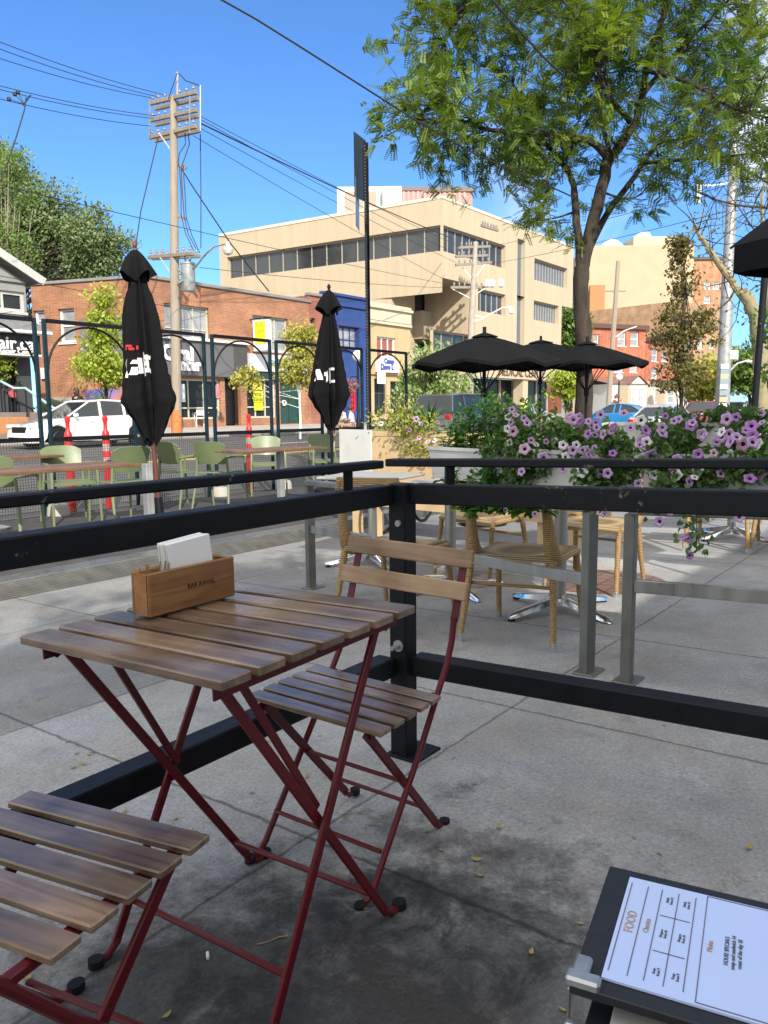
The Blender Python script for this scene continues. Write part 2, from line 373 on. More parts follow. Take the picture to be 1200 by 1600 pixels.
# ================================================================== PARKLET PLATFORM
DZ=-.04
brick_walk=brickmat('brick_paver',(.20,.075,.05),(.14,.06,.045),(.2,.19,.17),sc=1)
pk=thing('parklet_platform','dark tiled patio deck with ribbed metal edge beside the kerb','deck')
b=MB()
x=-3.0
while x<12.6:
    for j in range(6): b.box((x+.3,5.75+j*.5+.25,DZ-.02),(.592,.492,.04),bev=.003)
    x+=.6
b.build('deck_tiles',deckm,pk)
b=MB()
E_=[V((-3,5.36,gz(5.3)+.002)),V((12.6,5.36,gz(5.3)+.002))]
for k in range(9):
    t=k/9; b.bar((-3,5.37+t*.16,-.125+t*.085),(12.6,5.37+t*.16,-.125+t*.085),.012,.010,bev=.002)
b.add([(-3,5.36,-.132),(12.6,5.36,-.132),(12.6,5.53,-.04),(-3,5.53,-.04)],[(0,1,2,3)])
b.build('ribbed_edge',dull_steel,pk)
b=MB(); b.box((4.8,5.64,DZ-.012),(15.6,.22,.024),bev=.004); b.build('edge_trim',steel,pk)
rebase(pk,(4.8,7,-.2))
# ================================================================== BLACK FENCE
fz=gz(1.5)
def post_frame(root,a,b_,posts,riser_t,dirn):
    a=V(a); b_=V(b_); d=(b_-a).normalized()
    def P(t,z): p=a.lerp(b_,t); return V((p.x,p.y,gz(p.y)+z))
    m=MB(); m.bar(P(0,.325),P(1,.325),.07,.068,bev=.004); m.build('bottom_rail',black_metal,root)
    m=MB(); m.bar(P(0,.915),P(1,.915),.065,.066,bev=.004); m.build('middle_rail',black_metal,root)
    m=MB(); m.bar(P(riser_t[2],1.018),P(1,1.018),.05,.026,bev=.004); m.build('top_rail',black_metal,root)
    for t in riser_t[:2]:
        m=MB(); m.cyl(P(t,.95),P(t,1.005),.02,4,False); m.build('riser',black_metal,root)
CORN=V((2.10,1.53,0))
fr=thing('patio_fence','black steel patio fence running off to the right behind the folding chair','fence')
post_frame(fr,(2.13,1.50,0),(2.36,-2.2,0),None,(.036,.52,-.028),0)
rebase(fr,(2.2,0,0))
fl=thing('patio_fence','black steel patio fence running off to the left behind the slatted table','fence')
post_frame(fl,(2.06,1.57,0),(-2.6,1.52,0),None,(.042,.6,.008),0)
rebase(fl,(0,1.55,0))
cp=thing('fence_post','square black corner post where the two black fences meet','post',(CORN.x,CORN.y,gz(1.53)))
m=MB(); m.box((0,0,.475),(.068,.068,.95),bev=.004); m.build('post',black_metal,cp)
m=MB(); m.box((.03,-.02,.006),(.15,.13,.010),bev=.002); m.build('base_plate',black_metal,cp)
m=MB(); m.cyl((-.033,-.01,.82),(-.043,-.01,.82),.011,8); m.build('bolt',galv,cp)
m=MB(); m.cyl((-.033,-.005,.40),(-.038,-.005,.40),.02,16); m.cyl((-.036,-.005,.40),(-.075,-.005,.40),.008,8); m.build('bolt',galv,cp)
# ================================================================== STEEL BARRIERS (grey frames beyond)
def barrier(label,A,B,double):
    r=thing('steel_barrier',label,'barrier'); A=V(A);B=V(B)
    for p in (A,B):
        g0=gz(p.y)
        m=MB(); m.box((p.x,p.y,g0+.37),(.045,.06,.74),math.atan2(B.y-A.y,B.x-A.x),bev=.003); m.build('post',dull_steel,r)
        m=MB(); m.box((p.x+.02,p.y,g0+.005),(.14,.10,.01),bev=.002); m.build('foot_plate',dull_steel,r)
    def Q(p,z): return V((p.x,p.y,gz(p.y)+z))
    m=MB(); m.bar(Q(A,.43),Q(B,.43),.03,.055,bev=.003); m.build('middle_rail',steel,r)
    m=MB(); m.bar(Q(A,.755),Q(B,.755),.10,.032,bev=.003); m.build('top_rail',dull_steel,r)
    rebase(r,((A.x+B.x)/2,(A.y+B.y)/2,gz((A.y+B.y)/2)))
barrier('brushed steel barrier with a low rail running behind the folding chair towards the parklet',(3.26,1.35,0),(4.0,3.72,0),1)
barrier('brushed steel barrier with a low rail under the trailing petunias at right',(3.24,1.16,0),(3.5,-1.6,0),1)
# ================================================================== BISTRO TABLE
tb=thing('bistro_table','square folding bistro table with brown wooden slats and dark red legs','table',(1.18,1.34,gz(1.34)))
tb.rotation_euler=(math.atan(-SL),0,math.radians(-2.2+2.0))
# local: slats along Y (0.63), across X (0.66); use measured corners
def L2W_corner():
    A=V((.770,1.482));B=V((.785,.910));C_=V((1.382,.972));D=V((1.370,1.543)); return A,B,C_,D
A_,B_,C_,D_=L2W_corner(); cen=(A_+B_+C_+D_)/4
tb.location=(cen.x,cen.y,gz(cen.y)); ang=math.atan2((C_-B_+D_-A_).y,(C_-B_+D_-A_).x)
tb.rotation_euler=(math.atan(-SL),0,ang*.55)
TX,TY=.605,.575; n=7; pit=TX/n
m=MB()
for k in range(n):
    m.box((-TX/2+pit*(k+.5),0,.738),(pit-.017,TY,.018),bev=.003)
m.build('tabletop',slat_wood,tb)
for s_ in(-1,1):
    m=MB()
    m.bar((-TX/2+.03,s_*(TY/2-.045),.714),(TX/2-.02,s_*(TY/2-.045),.714),.004,.030)
    m.bar((-TX/2+.03,s_*(TY/2-.045),.7275),(TX/2-.02,s_*(TY/2-.045),.7275),.028,.003)
    for e in (-1,1):
        m.prism([(e*(TX/2-.02),s_*(TY/2-.045),.728),(e*(TX/2-.06),s_*(TY/2-.045),.694),(e*(TX/2-.12),s_*(TY/2-.045),.728)],(0,1,0),.004)
    m.build('top_frame',red_metal,tb)
xr,xl=.245,-.165
for s_ in(-1,1):
    y=s_*(TY/2-.06); 
    m=MB(); m.bar((-.245,y-s_*.012,.725),(xr,y-s_*.012,.02),.010,.021,up=(1,0,0),bev=.002); m.tube([(xr-.01,y-s_*.012,.03),(xr+.02,y-s_*.012,.008),(xr+.05,y-s_*.012,.006)],.009,8); m.build('leg',red_metal,tb)
    m=MB(); m.bar((.225,y+s_*.006,.725),(xl,y+s_*.006,.02),.010,.022,up=(1,0,0),bev=.002); m.tube([(xl+.01,y+s_*.006,.03),(xl-.02,y+s_*.006,.008),(xl-.045,y+s_*.006,.006)],.009,8); m.build('leg',red_metal,tb)
    for xx,yy in ((xr+.055,y-s_*.012),(xl-.05,y+s_*.006)):
        m=MB(); m.cyl((xx,yy,.0),(xx,yy,.018),.017,12); m.build('foot_cap',rubber,tb)
m=MB(); m.cyl((xr-.055,-TY/2+.07,.095),(xr-.055,TY/2-.07,.095),.007,8); m.build('cross_bar',red_metal,tb)
m=MB(); m.cyl((xl+.055,-TY/2+.06,.095),(xl+.055,TY/2-.06,.095),.007,8); m.build('cross_bar',red_metal,tb)
for s_ in (-1,1): m=MB(); m.bar((-.175,s_*(TY/2-.10),.72),(.02,s_*(TY/2-.078),.375),.008,.015,up=(1,0,0)); m.build('brace',red_metal,tb)
m=MB(); m.cyl((-.17,-TY/2+.1,.705),(-.17,TY/2-.1,.705),.007,8); m.build('cross_bar',red_metal,tb)
# ================================================================== FOLDING CHAIRS
def folding_chair(label):
    r=thing('folding_chair',label,'chair',group=None)
    # faces +X ; seat front x=+.13, back x=-.2
    W=.40
    m=MB(); nS=5; D=.30; p=D/nS
    for k in range(nS):
        x=-.155+p*(k+.5); m.box((x,0,.452),(p-.014,.44,.014),bev=.0025)
    m.build('seat',slat_wood,r)
    m=MB()
    for z,x,hh in ((.805,-.325,.052),(.718,-.292,.052)):
        m.box((x+.012,0,z),(.013,.44,hh),R=Matrix.Rotation(math.radians(-16),3,'Y'),bev=.003)
    m.build('backrest',slat_pale,r)
    for s_ in(-1,1):
        y=s_*.185
        m=MB()   # long leg: top of back to front foot
        m.bar((-.335,y,.828),(-.272,y,.63),.005,.024,up=(0,1,0),bev=.001)
        m.tube([(-.273,y,.64),(-.262,y,.575),(-.238,y,.515),(-.20,y,.46),(-.10,y,.31),(.11,y,.03),(.13,y,.012),(.165,y,.008)],[.010,.0095,.009,.009,.009,.009,.009,.008],8)
        m.build('leg',red_metal,r)
        y2=s_*.165
        m=MB(); m.bar((.125,y2,.44),(-.235,y2,.025),.010,.024,up=(1,0,0),bev=.002); m.tube([(-.228,y2,.03),(-.25,y2,.01),(-.275,y2,.008)],.008,8); m.build('leg',red_metal,r)
        m=MB(); m.bar((-.19,s_*.175,.436),(.13,s_*.175,.436),.018,.016,bev=.002)
        m.prism([(.155,s_*.175,.444),(.13,s_*.175,.415),(.09,s_*.175,.444)],(0,1,0),.004); m.build('seat_frame',red_metal,r)
        for xx,yy in ((.17,y),(-.28,y2)):
            m=MB(); m.cyl((xx,yy,0),(xx,yy,.018),.016,12); m.build('foot_cap',rubber,r)
    for (x,z,w) in ((.075,.105,.18),(-.17,.105,.16),(-.045,.24,.16)):
        m=MB(); m.cyl((x,-w,z),(x,w,z),.006,8); m.build('cross_bar',red_metal,r)
    return r
fc=folding_chair('slatted wooden folding chair with red frame standing upright against the black corner post')
fc.location=(1.495,1.297,gz(1.29)); fc.rotation_euler=(-math.atan(SL),0,math.pi+math.radians(4))
fc.scale=(1.0,.96,.97)
f2=dup(fc,(.62,1.19,gz(1.19)),math.radians(11),'slatted wooden folding chair cropped by the bottom left corner, seat side only')
f2.rotation_euler=(-math.atan(SL)*.9,0,math.radians(12)); f2.scale=(1.2,1,.98)
# ================================================================== NAPKIN BOX ON TABLE
zt=gz(1.35)+.7485
pa=V((.977,1.434,0)); pc=V((.986,1.386,0)); pr=V((1.235,1.396,0))
bxang=math.atan2(pr.y-pc.y,pr.x-pc.x); bl=(pr-pc).length; cb=(pc+pr)/2
nb=thing('napkin_box','open topped oak box stamped with small dark letters, standing on the slatted table','box',(cb.x-math.sin(bxang)*.03,cb.y+math.cos(bxang)*.03,zt+.002),bxang)
HB=.096; Wb=.062; m=MB()
m.box((0,-Wb/2+.005,HB/2),(bl,.010,HB),bev=.003); m.box((0,Wb/2-.005,HB/2),(bl,.010,HB),bev=.003)
m.box((-bl/2+.006,0,HB/2-.001),(.011,Wb-.021,HB-.006)); m.box((bl/2-.006,0,HB/2-.001),(.011,Wb-.021,HB-.006)); m.box((0,0,.004),(bl-.024,Wb-.021,.007)); m.box((-bl/2+.075,0,HB/2-.006),(.006,Wb-.022,HB-.02))
m.build('box_body',oak,nb)
text('BAR RAVAL','stamped_lettering',mat('burnt_letter',(.035,.014,.008),.8),.016,frame((.02,-Wb/2-.0005,HB*.52),(1,0,0),(0,0,1)),nb,.0004)
nk=thing('napkin_stack','stack of folded white paper napkins standing up in the oak box','napkins',nb.location+V((0,0,.012)),bxang); nk.rotation_euler=(math.radians(-4),math.radians(-4),bxang)
m=MB()
for k in range(9):
    y=-.017+k*.0042; m.box((.018+random.uniform(-.004,.004),y,.076+random.uniform(-.0015,.0015)),(.125,.0032,.125),bev=.0012)
m.build('napkins',white_paper,nk)
tp=thing('stir_stick_bundle','loose pale wooden stir sticks poking out of the left end of the oak box','sticks',nb.location+V((0,0,.01)),bxang)
for k in range(9):
    m=MB(); a=random.uniform(-.35,.35); a2=random.uniform(-.3,.3); x0=-bl/2+.03+random.uniform(-.01,.025); y0=random.uniform(-.012,.012)
    m.cyl((x0,y0,0),(x0+math.sin(a)*.1,y0+math.sin(a2)*.035,.094+random.uniform(0,.01)),.0013,5); m.build('stick',slat_pale,tp)
# ================================================================== MENU
mz=.72
q=[plane(*p,mz) for p in ((953,1352),(890,1538))]
u=(q[1]-q[0]); uu=V((u.x,u.y,0)); hgt=.215; ud=uu.normalized(); rd=V((-ud.y,ud.x,0))
if (plane(1200,1400,mz)-q[0]).dot(rd)<0: rd=-rd
wdt=.34
T0=q[0]; 
menu_black=mat('menu_cover_black',(.008,.010,.014),.55,0,.2,30,.1)
Mm=frame((T0.x,T0.y,mz),rd,-ud)   # x to the right in the picture, y upward
hh_=(q[1]-q[0]).length
mn=thing('menu','open black menu folder with silver corner showing a printed food page','menu'); 
def mbx(c,d,bev=.0): return Mm@V(c)
R3=Mm.to_3x3()
def mb(name,m_,boxes,bev=.001):
    k=MB()
    for c,d in boxes: k.box(Mm@V(c),d,R=R3,bev=bev)
    return k.build(name,m_,mn)
mb('back_cover',menu_black,[((wdt/2+.012,-hh_/2-.012,-.030),(wdt,hh_,.004))])
mb('inner_pages',mat('menu_inner_card',(.45,.44,.42),.7),[((wdt/2+.020,-hh_/2-.009,-.0245),(wdt-.02,hh_-.014,.006))])
mb('front_cover',menu_black,[((wdt/2,-hh_/2,-.004),(wdt,hh_,.008))])
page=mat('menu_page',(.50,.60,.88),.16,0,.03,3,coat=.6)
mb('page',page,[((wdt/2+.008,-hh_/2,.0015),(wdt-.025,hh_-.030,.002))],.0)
mb('corner',mat('corner_metal',(.45,.46,.46),.42,.9,.1,30),[((.009,-hh_+.0055,.0022),(.026,.013,.0085)),((.0055,-hh_+.017,.0022),(.013,.026,.0086)),((.0155,-hh_-.008,-.029),(.034,.008,.011)),((-.001,-hh_+.012,-.02),(.003,.02,.03))],.002)
ink=mat('menu_ink',(.12,.12,.16),.6); ink2=mat('menu_ink_tan',(.42,.30,.22),.6)
k=MB()
for x in (.024,.038,.050,.064,.078): k.box(Mm@V((x,-hh_*.5,.0029)),(.0007,hh_*.72,.0004),R=R3)
for x0,x1,ys in ((.050,.078,(.36,.64)),):
    for yy in ys: k.box(Mm@V(((x0+x1)/2,-hh_*yy,.0029)),(.024,.0006,.0004),R=R3)
k.box(Mm@V((.087,-hh_*.5,.0029)),(.0007,hh_*.80,.0004),R=R3); k.box(Mm@V((.150,-hh_*.5,.0029)),(.0007,hh_*.80,.0004),R=R3)
k.box(Mm@V((.1185,-hh_*.10,.0029)),(.063,.0006,.0004),R=R3); k.box(Mm@V((.1185,-hh_*.90,.0029)),(.063,.0006,.0004),R=R3)
k.build('page_rules',ink,mn)
def mt(s_,x,y,size,mm): return text(s_,'page_lettering',mm,size,frame(Mm@V((x,-hh_*y,.0030)),-ud,-rd),mn,.0002)
mt('FOOD',.031,.47,.0105,ink2); mt('Classics',.044,.47,.0062,ink2); mt('Mains',.093,.5,.0062,ink2)
for x in (.054,.068):
    for y,t in ((.22,'Salads\nfrom 12'),(.5,'Burgers\nfrom 16'),(.78,'Soup\nfrom 9')): mt(t,x+.0035,y,.0033,ink)
mt('HOUSE SPECIALS\nsoup and sandwich 14\nroast of the day 18',.110,.5,.0048,ink)
rebase(mn,(T0.x,T0.y,mz-.032))
# table the menu lies on
tw=thing('wooden_table','corner of a brown wooden table just under the menu folder at bottom right','table')
c0=plane(1000,1583,mz-.034); 
k=MB(); ctr=c0+rd*.30-V(ud)*-.40
Mt=frame((c0.x,c0.y,mz-.0345),rd,-ud)
k.box(Mt@V((.33,-.30,-.0135)),(.66,.60,.025),R=Mt.to_3x3(),bev=.006); k.build('tabletop',table_wood,tw)
k=MB()
for x in (.06,.6):
    for y in (-.06,-.54): 
        p=Mt@V((x,y,-.027)); k.cyl(p,(p.x,p.y,gz(p.y)),.018,8)
for i,(x,y) in enumerate(((.06,-.06),(.6,-.06),(.06,-.54),(.6,-.54))):
    k=MB(); p=Mt@V((x,y,-.027)); k.cyl(p,(p.x,p.y,gz(p.y)),.018,10); k.build('leg',black_metal,tw)
rebase(tw,(c0.x,c0.y,0))
# ================================================================== LITTER
leafm=mat('dry_leaf',(.36,.27,.07),.8,0,.3,50,hue=(.25,.22,.1))
lf=MB(); lf.grid(lambda u,v:((u-.5)*.026,(v-.5)*.012*math.sin(math.pi*max(.04,min(.96,u))),.003+.004*(u-.5)**2*4+.002*v),5,2)
first=None
spots=[(120,1178),(140,1180),(115,1200),(195,1270),(275,1280),(415,1160),(500,1150),(540,1280),(430,1185),(570,1420),(625,1222),(742,1226),(780,1295),(668,1300),(745,1345),(750,1370),(907,1445),(1170,1327),(1030,1335),(880,1580),(105,1160),(300,1300),(360,1090),(340,1085),(260,1590),(45,1530),(225,1460),(130,1195),(170,1225),(520,1105),(480,1215),(690,1330),(710,1185),(1080,1250),(990,1310),(830,1490),(930,1545),(560,1085)]
for i,(px,py) in enumerate(spots):
    p=sw(px,py)
    if first is None:
        o=first=lf.build('fallen_leaf',leafm,**lab('tiny dry yellow leaf lying on the grey pavement','leaf','dry leaves scattered over the pavement'))
    else: o=first.copy(); COL.objects.link(o)
    o.location=(p.x,p.y,gz(p.y)+.001); s_=random.uniform(.6,1.2); o.scale=(s_,s_,s_); o.rotation_euler=(0,0,random.uniform(0,6.28))
p=sw(186,899); k=MB()
k.lathe([(.0,.0),(.045,.004),(.05,.02),(.03,.04),(.0,.045)],n=14); kv=[]
k.v=[(x*(1+random.uniform(-.25,.25)),y*.7*(1+random.uniform(-.25,.25)),z*(1+random.uniform(-.3,.3))) for x,y,z in k.v]; k.sm=[False]*len(k.f)
k.build('crumpled_napkin',white_paper,loc=(p.x,p.y,gz(p.y)),**lab('crumpled white paper napkin lying by the ribbed parklet edge','litter'))
p=sw(325,1500); k=MB(); k.cyl((0,0,.004),(.012,.016,.004),.0035,6); k.build('cigarette_butt',white_paper,loc=(p.x,p.y,gz(p.y)),**lab('tiny white cigarette butt on the dark stained pavement','litter'))
p=sw(403,1478); k=MB(); k.tube([(0,0,.004),(.02,-.014,.005),(.045,-.02,.004),(.06,-.035,.005)],.0016,5); k.build('twig',slat_pale,loc=(p.x,p.y,gz(p.y)),**lab('thin pale curved twig on the dark stained pavement','twig'))
# ================================================================== RATTAN CHAIRS
def weave(name,col,dark,sc=60):
    m=mat(name,col,.55,0,.12,30); nt=m.node_tree; L=nt.links; b=nt.nodes['Principled BSDF']
    tc=N(nt,'ShaderNodeTexCoord'); 
    w1=N(nt,'ShaderNodeTexWave',wave_type='BANDS',bands_direction='X'); w2=N(nt,'ShaderNodeTexWave',wave_type='BANDS',bands_direction='Y'); w3=N(nt,'ShaderNodeTexWave',wave_type='BANDS',bands_direction='Z')
    for w in (w1,w2,w3): w.inputs['Scale'].default_value=sc*.5; L.new(tc.outputs['Object'],w.inputs['Vector'])
    a=N(nt,'ShaderNodeMath',operation='MULTIPLY'); L.new(w1.outputs['Fac'],a.inputs[0]); L.new(w2.outputs['Fac'],a.inputs[1])
    a2=N(nt,'ShaderNodeMath',operation='MAXIMUM'); L.new(a.outputs[0],a2.inputs[0]); L.new(w3.outputs['Fac'],a2.inputs[1])
    mx=N(nt,'ShaderNodeMix',data_type='RGBA'); mx.inputs[6].default_value=(*dark,1); mx.inputs[7].default_value=(*col,1); L.new(a2.outputs[0],mx.inputs[0]); L.new(mx.outputs[2],b.inputs['Base Color'])
    bp=N(nt,'ShaderNodeBump'); bp.inputs['Strength'].default_value=.8; bp.inputs['Distance'].default_value=.003; L.new(a2.outputs[0],bp.inputs['Height']); L.new(bp.outputs[0],b.inputs['Normal'])
    return m
rat=weave('rattan_weave',(.42,.275,.11),(.16,.09,.035))
rat2=weave('rattan_seat_weave',(.42,.31,.17),(.12,.08,.04))
def rattan(label):
    r=thing('rattan_chair',label,'chair',group='woven rattan chairs')
    def seat(u,v):
        x=-.22+.44*u; y=(v-.5)*.46*(1-.06*(1-u)); z=.43-.012*math.sin(math.pi*u)*math.sin(math.pi*v)-(.02 if u>.97 else 0)+.0; return (x,y,z)
    m=MB(); m.grid(lambda u,v:seat(v,u),14,14,thick=.03); m.build('seat',rat2,r)
    m=MB(); 
    for e in(-1,1): m.tube([(-.21,e*.225,.43),(.2,e*.235,.43)],.016,8)
    m.tube([(.205,-.235,.43),(.205,.235,.43)],.016,8); m.tube([(-.2,-.225,.30),(-.2,.225,.30)],.010,8); m.build('seat_frame',rat,r)
    for e in(-1,1):
        m=MB(); m.tube([(.2,e*.225,.43),(.225,e*.235,.22),(.25,e*.245,.035)],[.019,.017,.015],10); m.build('leg',rat,r)
        l2=m=MB(); m.tube([(-.2,e*.22,.44),(-.25,e*.235,.22),(-.30,e*.25,.035)],[.021,.018,.015],10); m.build('leg',rat,r)
        m=MB(); m.tube([(-.13,e*.21,.435),(-.185,e*.215,.47),(-.215,e*.21,.54),(-.235,e*.205,.66),(-.262,e*.20,.80),(-.275,e*.18,.845)],[.045,.042,.034,.026,.024,.022],12); m.build('back_upright',rat,r)
        for x,y in ((.25,.245),(-.30,.25)):
            m=MB(); m.cyl((x,e*y,0),(x,e*y,.045),.0155,10); m.build('foot_cap',chrome,r)
    m=MB(); m.grid(lambda u,v:(-.243-.02*v-.03*math.sin(math.pi*u)*.6,(u-.5)*.40,.71+.15*v),10,6,thick=.02); m.build('backrest',rat,r)
    return r
rc=rattan('honey rattan chair with its flared upright nearest the fence, right of the folding chair')
def put(o,p,rz): o.location=(p[0],p[1],gz(p[1])); o.rotation_euler=(-math.atan(SL),0,rz)
put(rc,(3.74,1.905),math.radians(8))
for (x,y,rz,l) in [(3.60,2.66,4,'honey rattan chair directly behind the folding chair backrest, seen from its back'),
    (5.02,2.05,182,'rattan chair facing the camera across the chrome table base'),(5.05,2.95,176,'brown rattan chair facing the camera behind the left chrome table leg'),
    (7.05,1.72,3,'rattan chair in the far row left of the silver star base'),(7.1,1.18,-4,'rattan chair in the far row cut by the right picture edge'),(8.35,2.0,180,'rattan chair beyond the far silver star base')]:
    d=dup(rc,(0,0,0),0,l); put(d,(x,y),math.radians(rz))
# pedestal tables
def ped(label,x,y,rz,s_=1.0):
    r=thing('pedestal_table',label,'table',(x,y,gz(y)),rz,'pedestal tables with star bases')
    m=MB(); m.box((0,0,.725),(.66,.66,.022),bev=.006); m.build('tabletop',mat('grey_top',(.30,.30,.29),.5,0,.12,5),r)
    m=MB(); m.cyl((0,0,.08),(0,0,.71),.038,16); m.build('column',steel,r)
    for k in range(4):
        a=math.pi/4+k*math.pi/2; c,s2=math.cos(a),math.sin(a)
        m=MB(); 
        rings=[]
        for t,w,h0,h1 in ((.03,.034,.045,.105),(.12,.036,.04,.085),(.22,.036,.028,.062),(.31,.034,.016,.045),(.345,.022,.014,.034)):
            rings.append([V((1.18*t*c-w*.75*s2*q,1.18*t*s2+w*.75*c*q,z)) for q,z in ((-1,h0),(1,h0),(.8,h1-.008),(.3,h1),(-.3,h1),(-.8,h1-.008))])
        m.loft(rings); m.build('foot_arm',chrome,r)
        m=MB(); m.cyl((.38*c,.38*s2,0),(.38*c,.38*s2,.02),.022,10); m.build('foot_pad',rubber,r)
    return r
ped('pedestal table whose chrome star base stands in front of the round mosaic',4.27,1.95,math.radians(25))
ped('pedestal table with a chrome star base half hidden behind the folding chair',4.42,2.82,math.radians(15))
ped('pedestal table with a silver star base in the far row at right',7.66,1.80,math.radians(20))
ped('pedestal table at the left end of the row next to the beige planter',5.0,3.95,math.radians(10))
# round mosaic set in the pavement
p=sw(900,922); m=MB(); m.lathe([(0,.001),(.42,.001),(.42,.004),(0,.004)],n=36)
mo=m.build('pavement_mosaic',brickmat('mosaic_brick',(.22,.12,.09),(.16,.10,.08),(.08,.07,.06),bw=.12,bh=.12),loc=(p.x+.35,p.y-.05,gz(p.y)),kind='structure')
mnt=mo.data.materials[0].node_tree; 
for l in list(mnt.links):
    if l.from_node.type=='SEPXYZ' and l.to_node.type=='COMBXYZ': mnt.links.remove(l)
sx=[n for n in mnt.nodes if n.type=='SEPXYZ'][0]; cbn=[n for n in mnt.nodes if n.type=='COMBXYZ'][0]; mnt.links.new(sx.outputs[0],cbn.inputs[0]); mnt.links.new(sx.outputs[1],cbn.inputs[1]); 
mo.rotation_euler=(-math.atan(SL),0,0)
# ================================================================== PLANTS
leaf_g=mat('petunia_leaf',(.065,.14,.035),.5,0,.25,12,trans=.25,hue=(.10,.17,.045),island=1)
leaf_l=mat('tall_plant_leaf',(.09,.24,.03),.45,0,.25,12,trans=.3,hue=(.035,.10,.02),island=1)
leaf_y=mat('yellowing_leaf',(.36,.34,.06),.6,0,.25,12,trans=.3,hue=(.16,.22,.05),island=1)
stem_m=mat('green_stem',(.09,.13,.04),.6)
pet_p=mat('petunia_purple',(.52,.34,.62),.5,0,.12,30,trans=.3); pet_w=mat('petunia_white',(.80,.76,.86),.5,0,.05,30,trans=.3)
pet_d=mat('petunia_mauve',(.42,.20,.55),.5,0,.12,30,trans=.3); pet_c=mat('petunia_throat',(.09,.02,.14),.6); pet_k=mat('petunia_pink',(.62,.40,.56),.5,0,.1,30,trans=.3)
def leafshape(m,p,d,up,L,W,fold=.25,n=4):
    d=V(d).normalized(); s_=d.cross(V(up)); 
    if s_.length<.05: s_=d.orthogonal()
    s_.normalize(); u=s_.cross(d)
    prof=[0,.62,1,.78,0] if n==4 else [0,1,0]
    k=len(prof)-1; vs=[]
    for i,w in enumerate(prof):
        t=i/k; c=V(p)+d*(L*t)-u*(L*.25*t*t)
        if w==0: vs.append(c)
        else: vs+= [c-s_*W*.5*w+u*W*fold*w, c, c+s_*W*.5*w+u*W*fold*w]
    if n==4:
        fs=[(0,2,1),(0,3,2),(1,2,5,4),(2,3,6,5),(4,5,8,7),(5,6,9,8),(7,8,10),(8,9,10)]
    else: fs=[(0,2,1),(0,3,2),(1,2,4),(2,3,4)]
    m.add(vs,fs,True)
def rdir(up=.3):
    v=V((random.gauss(0,1),random.gauss(0,1),random.gauss(0,1)+up)); return v.normalized()
def flower_mesh(name,pm,r=.035):
    m=MB(); n=20; rings=[]
    prof=[(.004,-.042),(.006,-.02),(.011,-.006),(.018,.002),(.028,.004),(.036,-.001)]
    for i,(rr,z) in enumerate(prof):
        ring=[]
        for k in range(n):
            a=2*math.pi*k/n; lob=1+ (0.13*math.cos(5*a) if i>=4 else .03*math.cos(5*a)); q=rr*lob
            ring.append(V((q*math.cos(a),q*math.sin(a),z+(.004*math.sin(10*a) if i==5 else 0))))
        rings.append(ring)
    m.loft(rings,cap=False)
    me_mi=[1 if f//n<=1 else 0 for f in range(len(m.f))]
    m.mi=me_mi
    o=m.build(name,[pm,pet_c]); me=o.data; bpy.data.objects.remove(o); return me
FL={'p':flower_mesh('petunia_flower',pet_p),'w':flower_mesh('petunia_flower',pet_w),'d':flower_mesh('petunia_flower',pet_d),'k':flower_mesh('petunia_flower',pet_k)}
def flower(parent,p,kind,s_=1.0,face=None):
    o=bpy.data.objects.new('flower',FL[kind]); COL.objects.link(o); o.parent=parent; o.location=p
    d=face or (CAM-V(p)).normalized()+V((random.uniform(-.7,.7),random.uniform(-.7,.7),random.uniform(-.2,.7))); 
    o.rotation_euler=V(d).to_track_quat('Z','Y').to_euler(); s_*=random.uniform(.46,.72); o.scale=(s_,s_,s_)
def petunia(label,pts_region,nleaf,flowers,leafmat,trails=(),dens=1,cat='flowers',name='petunia_plant',leafsize=.035):
    """pts_region: list of world boxes (cx,cy,cz,rx,ry,rz)"""
    r=thing(name,label,cat); m=MB(); st=MB()
    for (cx,cy,cz,rx,ry,rz_) in pts_region:
        cl=[V((cx+random.gauss(0,.5)*rx,cy+random.gauss(0,.5)*ry,cz+random.gauss(0,.45)*rz_)) for _ in range(14)]
        for _ in range(nleaf//len(pts_region)):
            c=random.choice(cl); p=c+V((random.gauss(0,rx*.25),random.gauss(0,ry*.16),random.gauss(0,rz_*.25)))
            leafshape(m,p,rdir(.2),rdir(1.5),leafsize*random.uniform(.6,1.3),leafsize*random.uniform(.45,.75))
        base=V((cx,cy,cz-rz_*.6))
        for c in cl: st.tube([base+V((random.uniform(-.3,.3)*rx,(c.y-base.y)*.7,0)),(base+c)/2+V((random.gauss(0,.03),0,.03)),c],.0025,4)
    for tr in trails:
        tr=[V(p) for p in tr]; st.tube(tr,.0025,4)
        for a,b in zip(tr,tr[1:]):
            for _ in range(int(14*dens)):
                t=random.random(); p=a.lerp(b,t)+V((random.gauss(0,.022),random.gauss(0,.03),random.gauss(0,.02)))
                leafshape(m,p,rdir(-.3),rdir(1),leafsize*random.uniform(.6,1.1),leafsize*.6)
    m.build('foliage',leafmat,r); st.build('stems',stem_m,r)
    for p,kind,s_ in flowers: flower(r,p,kind,s_)
    b0=pts_region[0]; rebase(r,(b0[0],b0[1],b0[2]-b0[5]))
    return r
XT=3.42  # trough plane
trough_m=mat('trough_white',(.55,.55,.52),.7,0,.15,6,.15,40)
def frameline(px): # point where the barrier line 1 is seen at column px
    r=ray(px,700); A=V((3.26,1.35));B=V((4.0,3.72)); d=B-A
    # CAM + r t on line
    t=(A.x*d.y-A.y*d.x)/(r.x*d.y-r.y*d.x); return V((r.x*t,r.y*t))
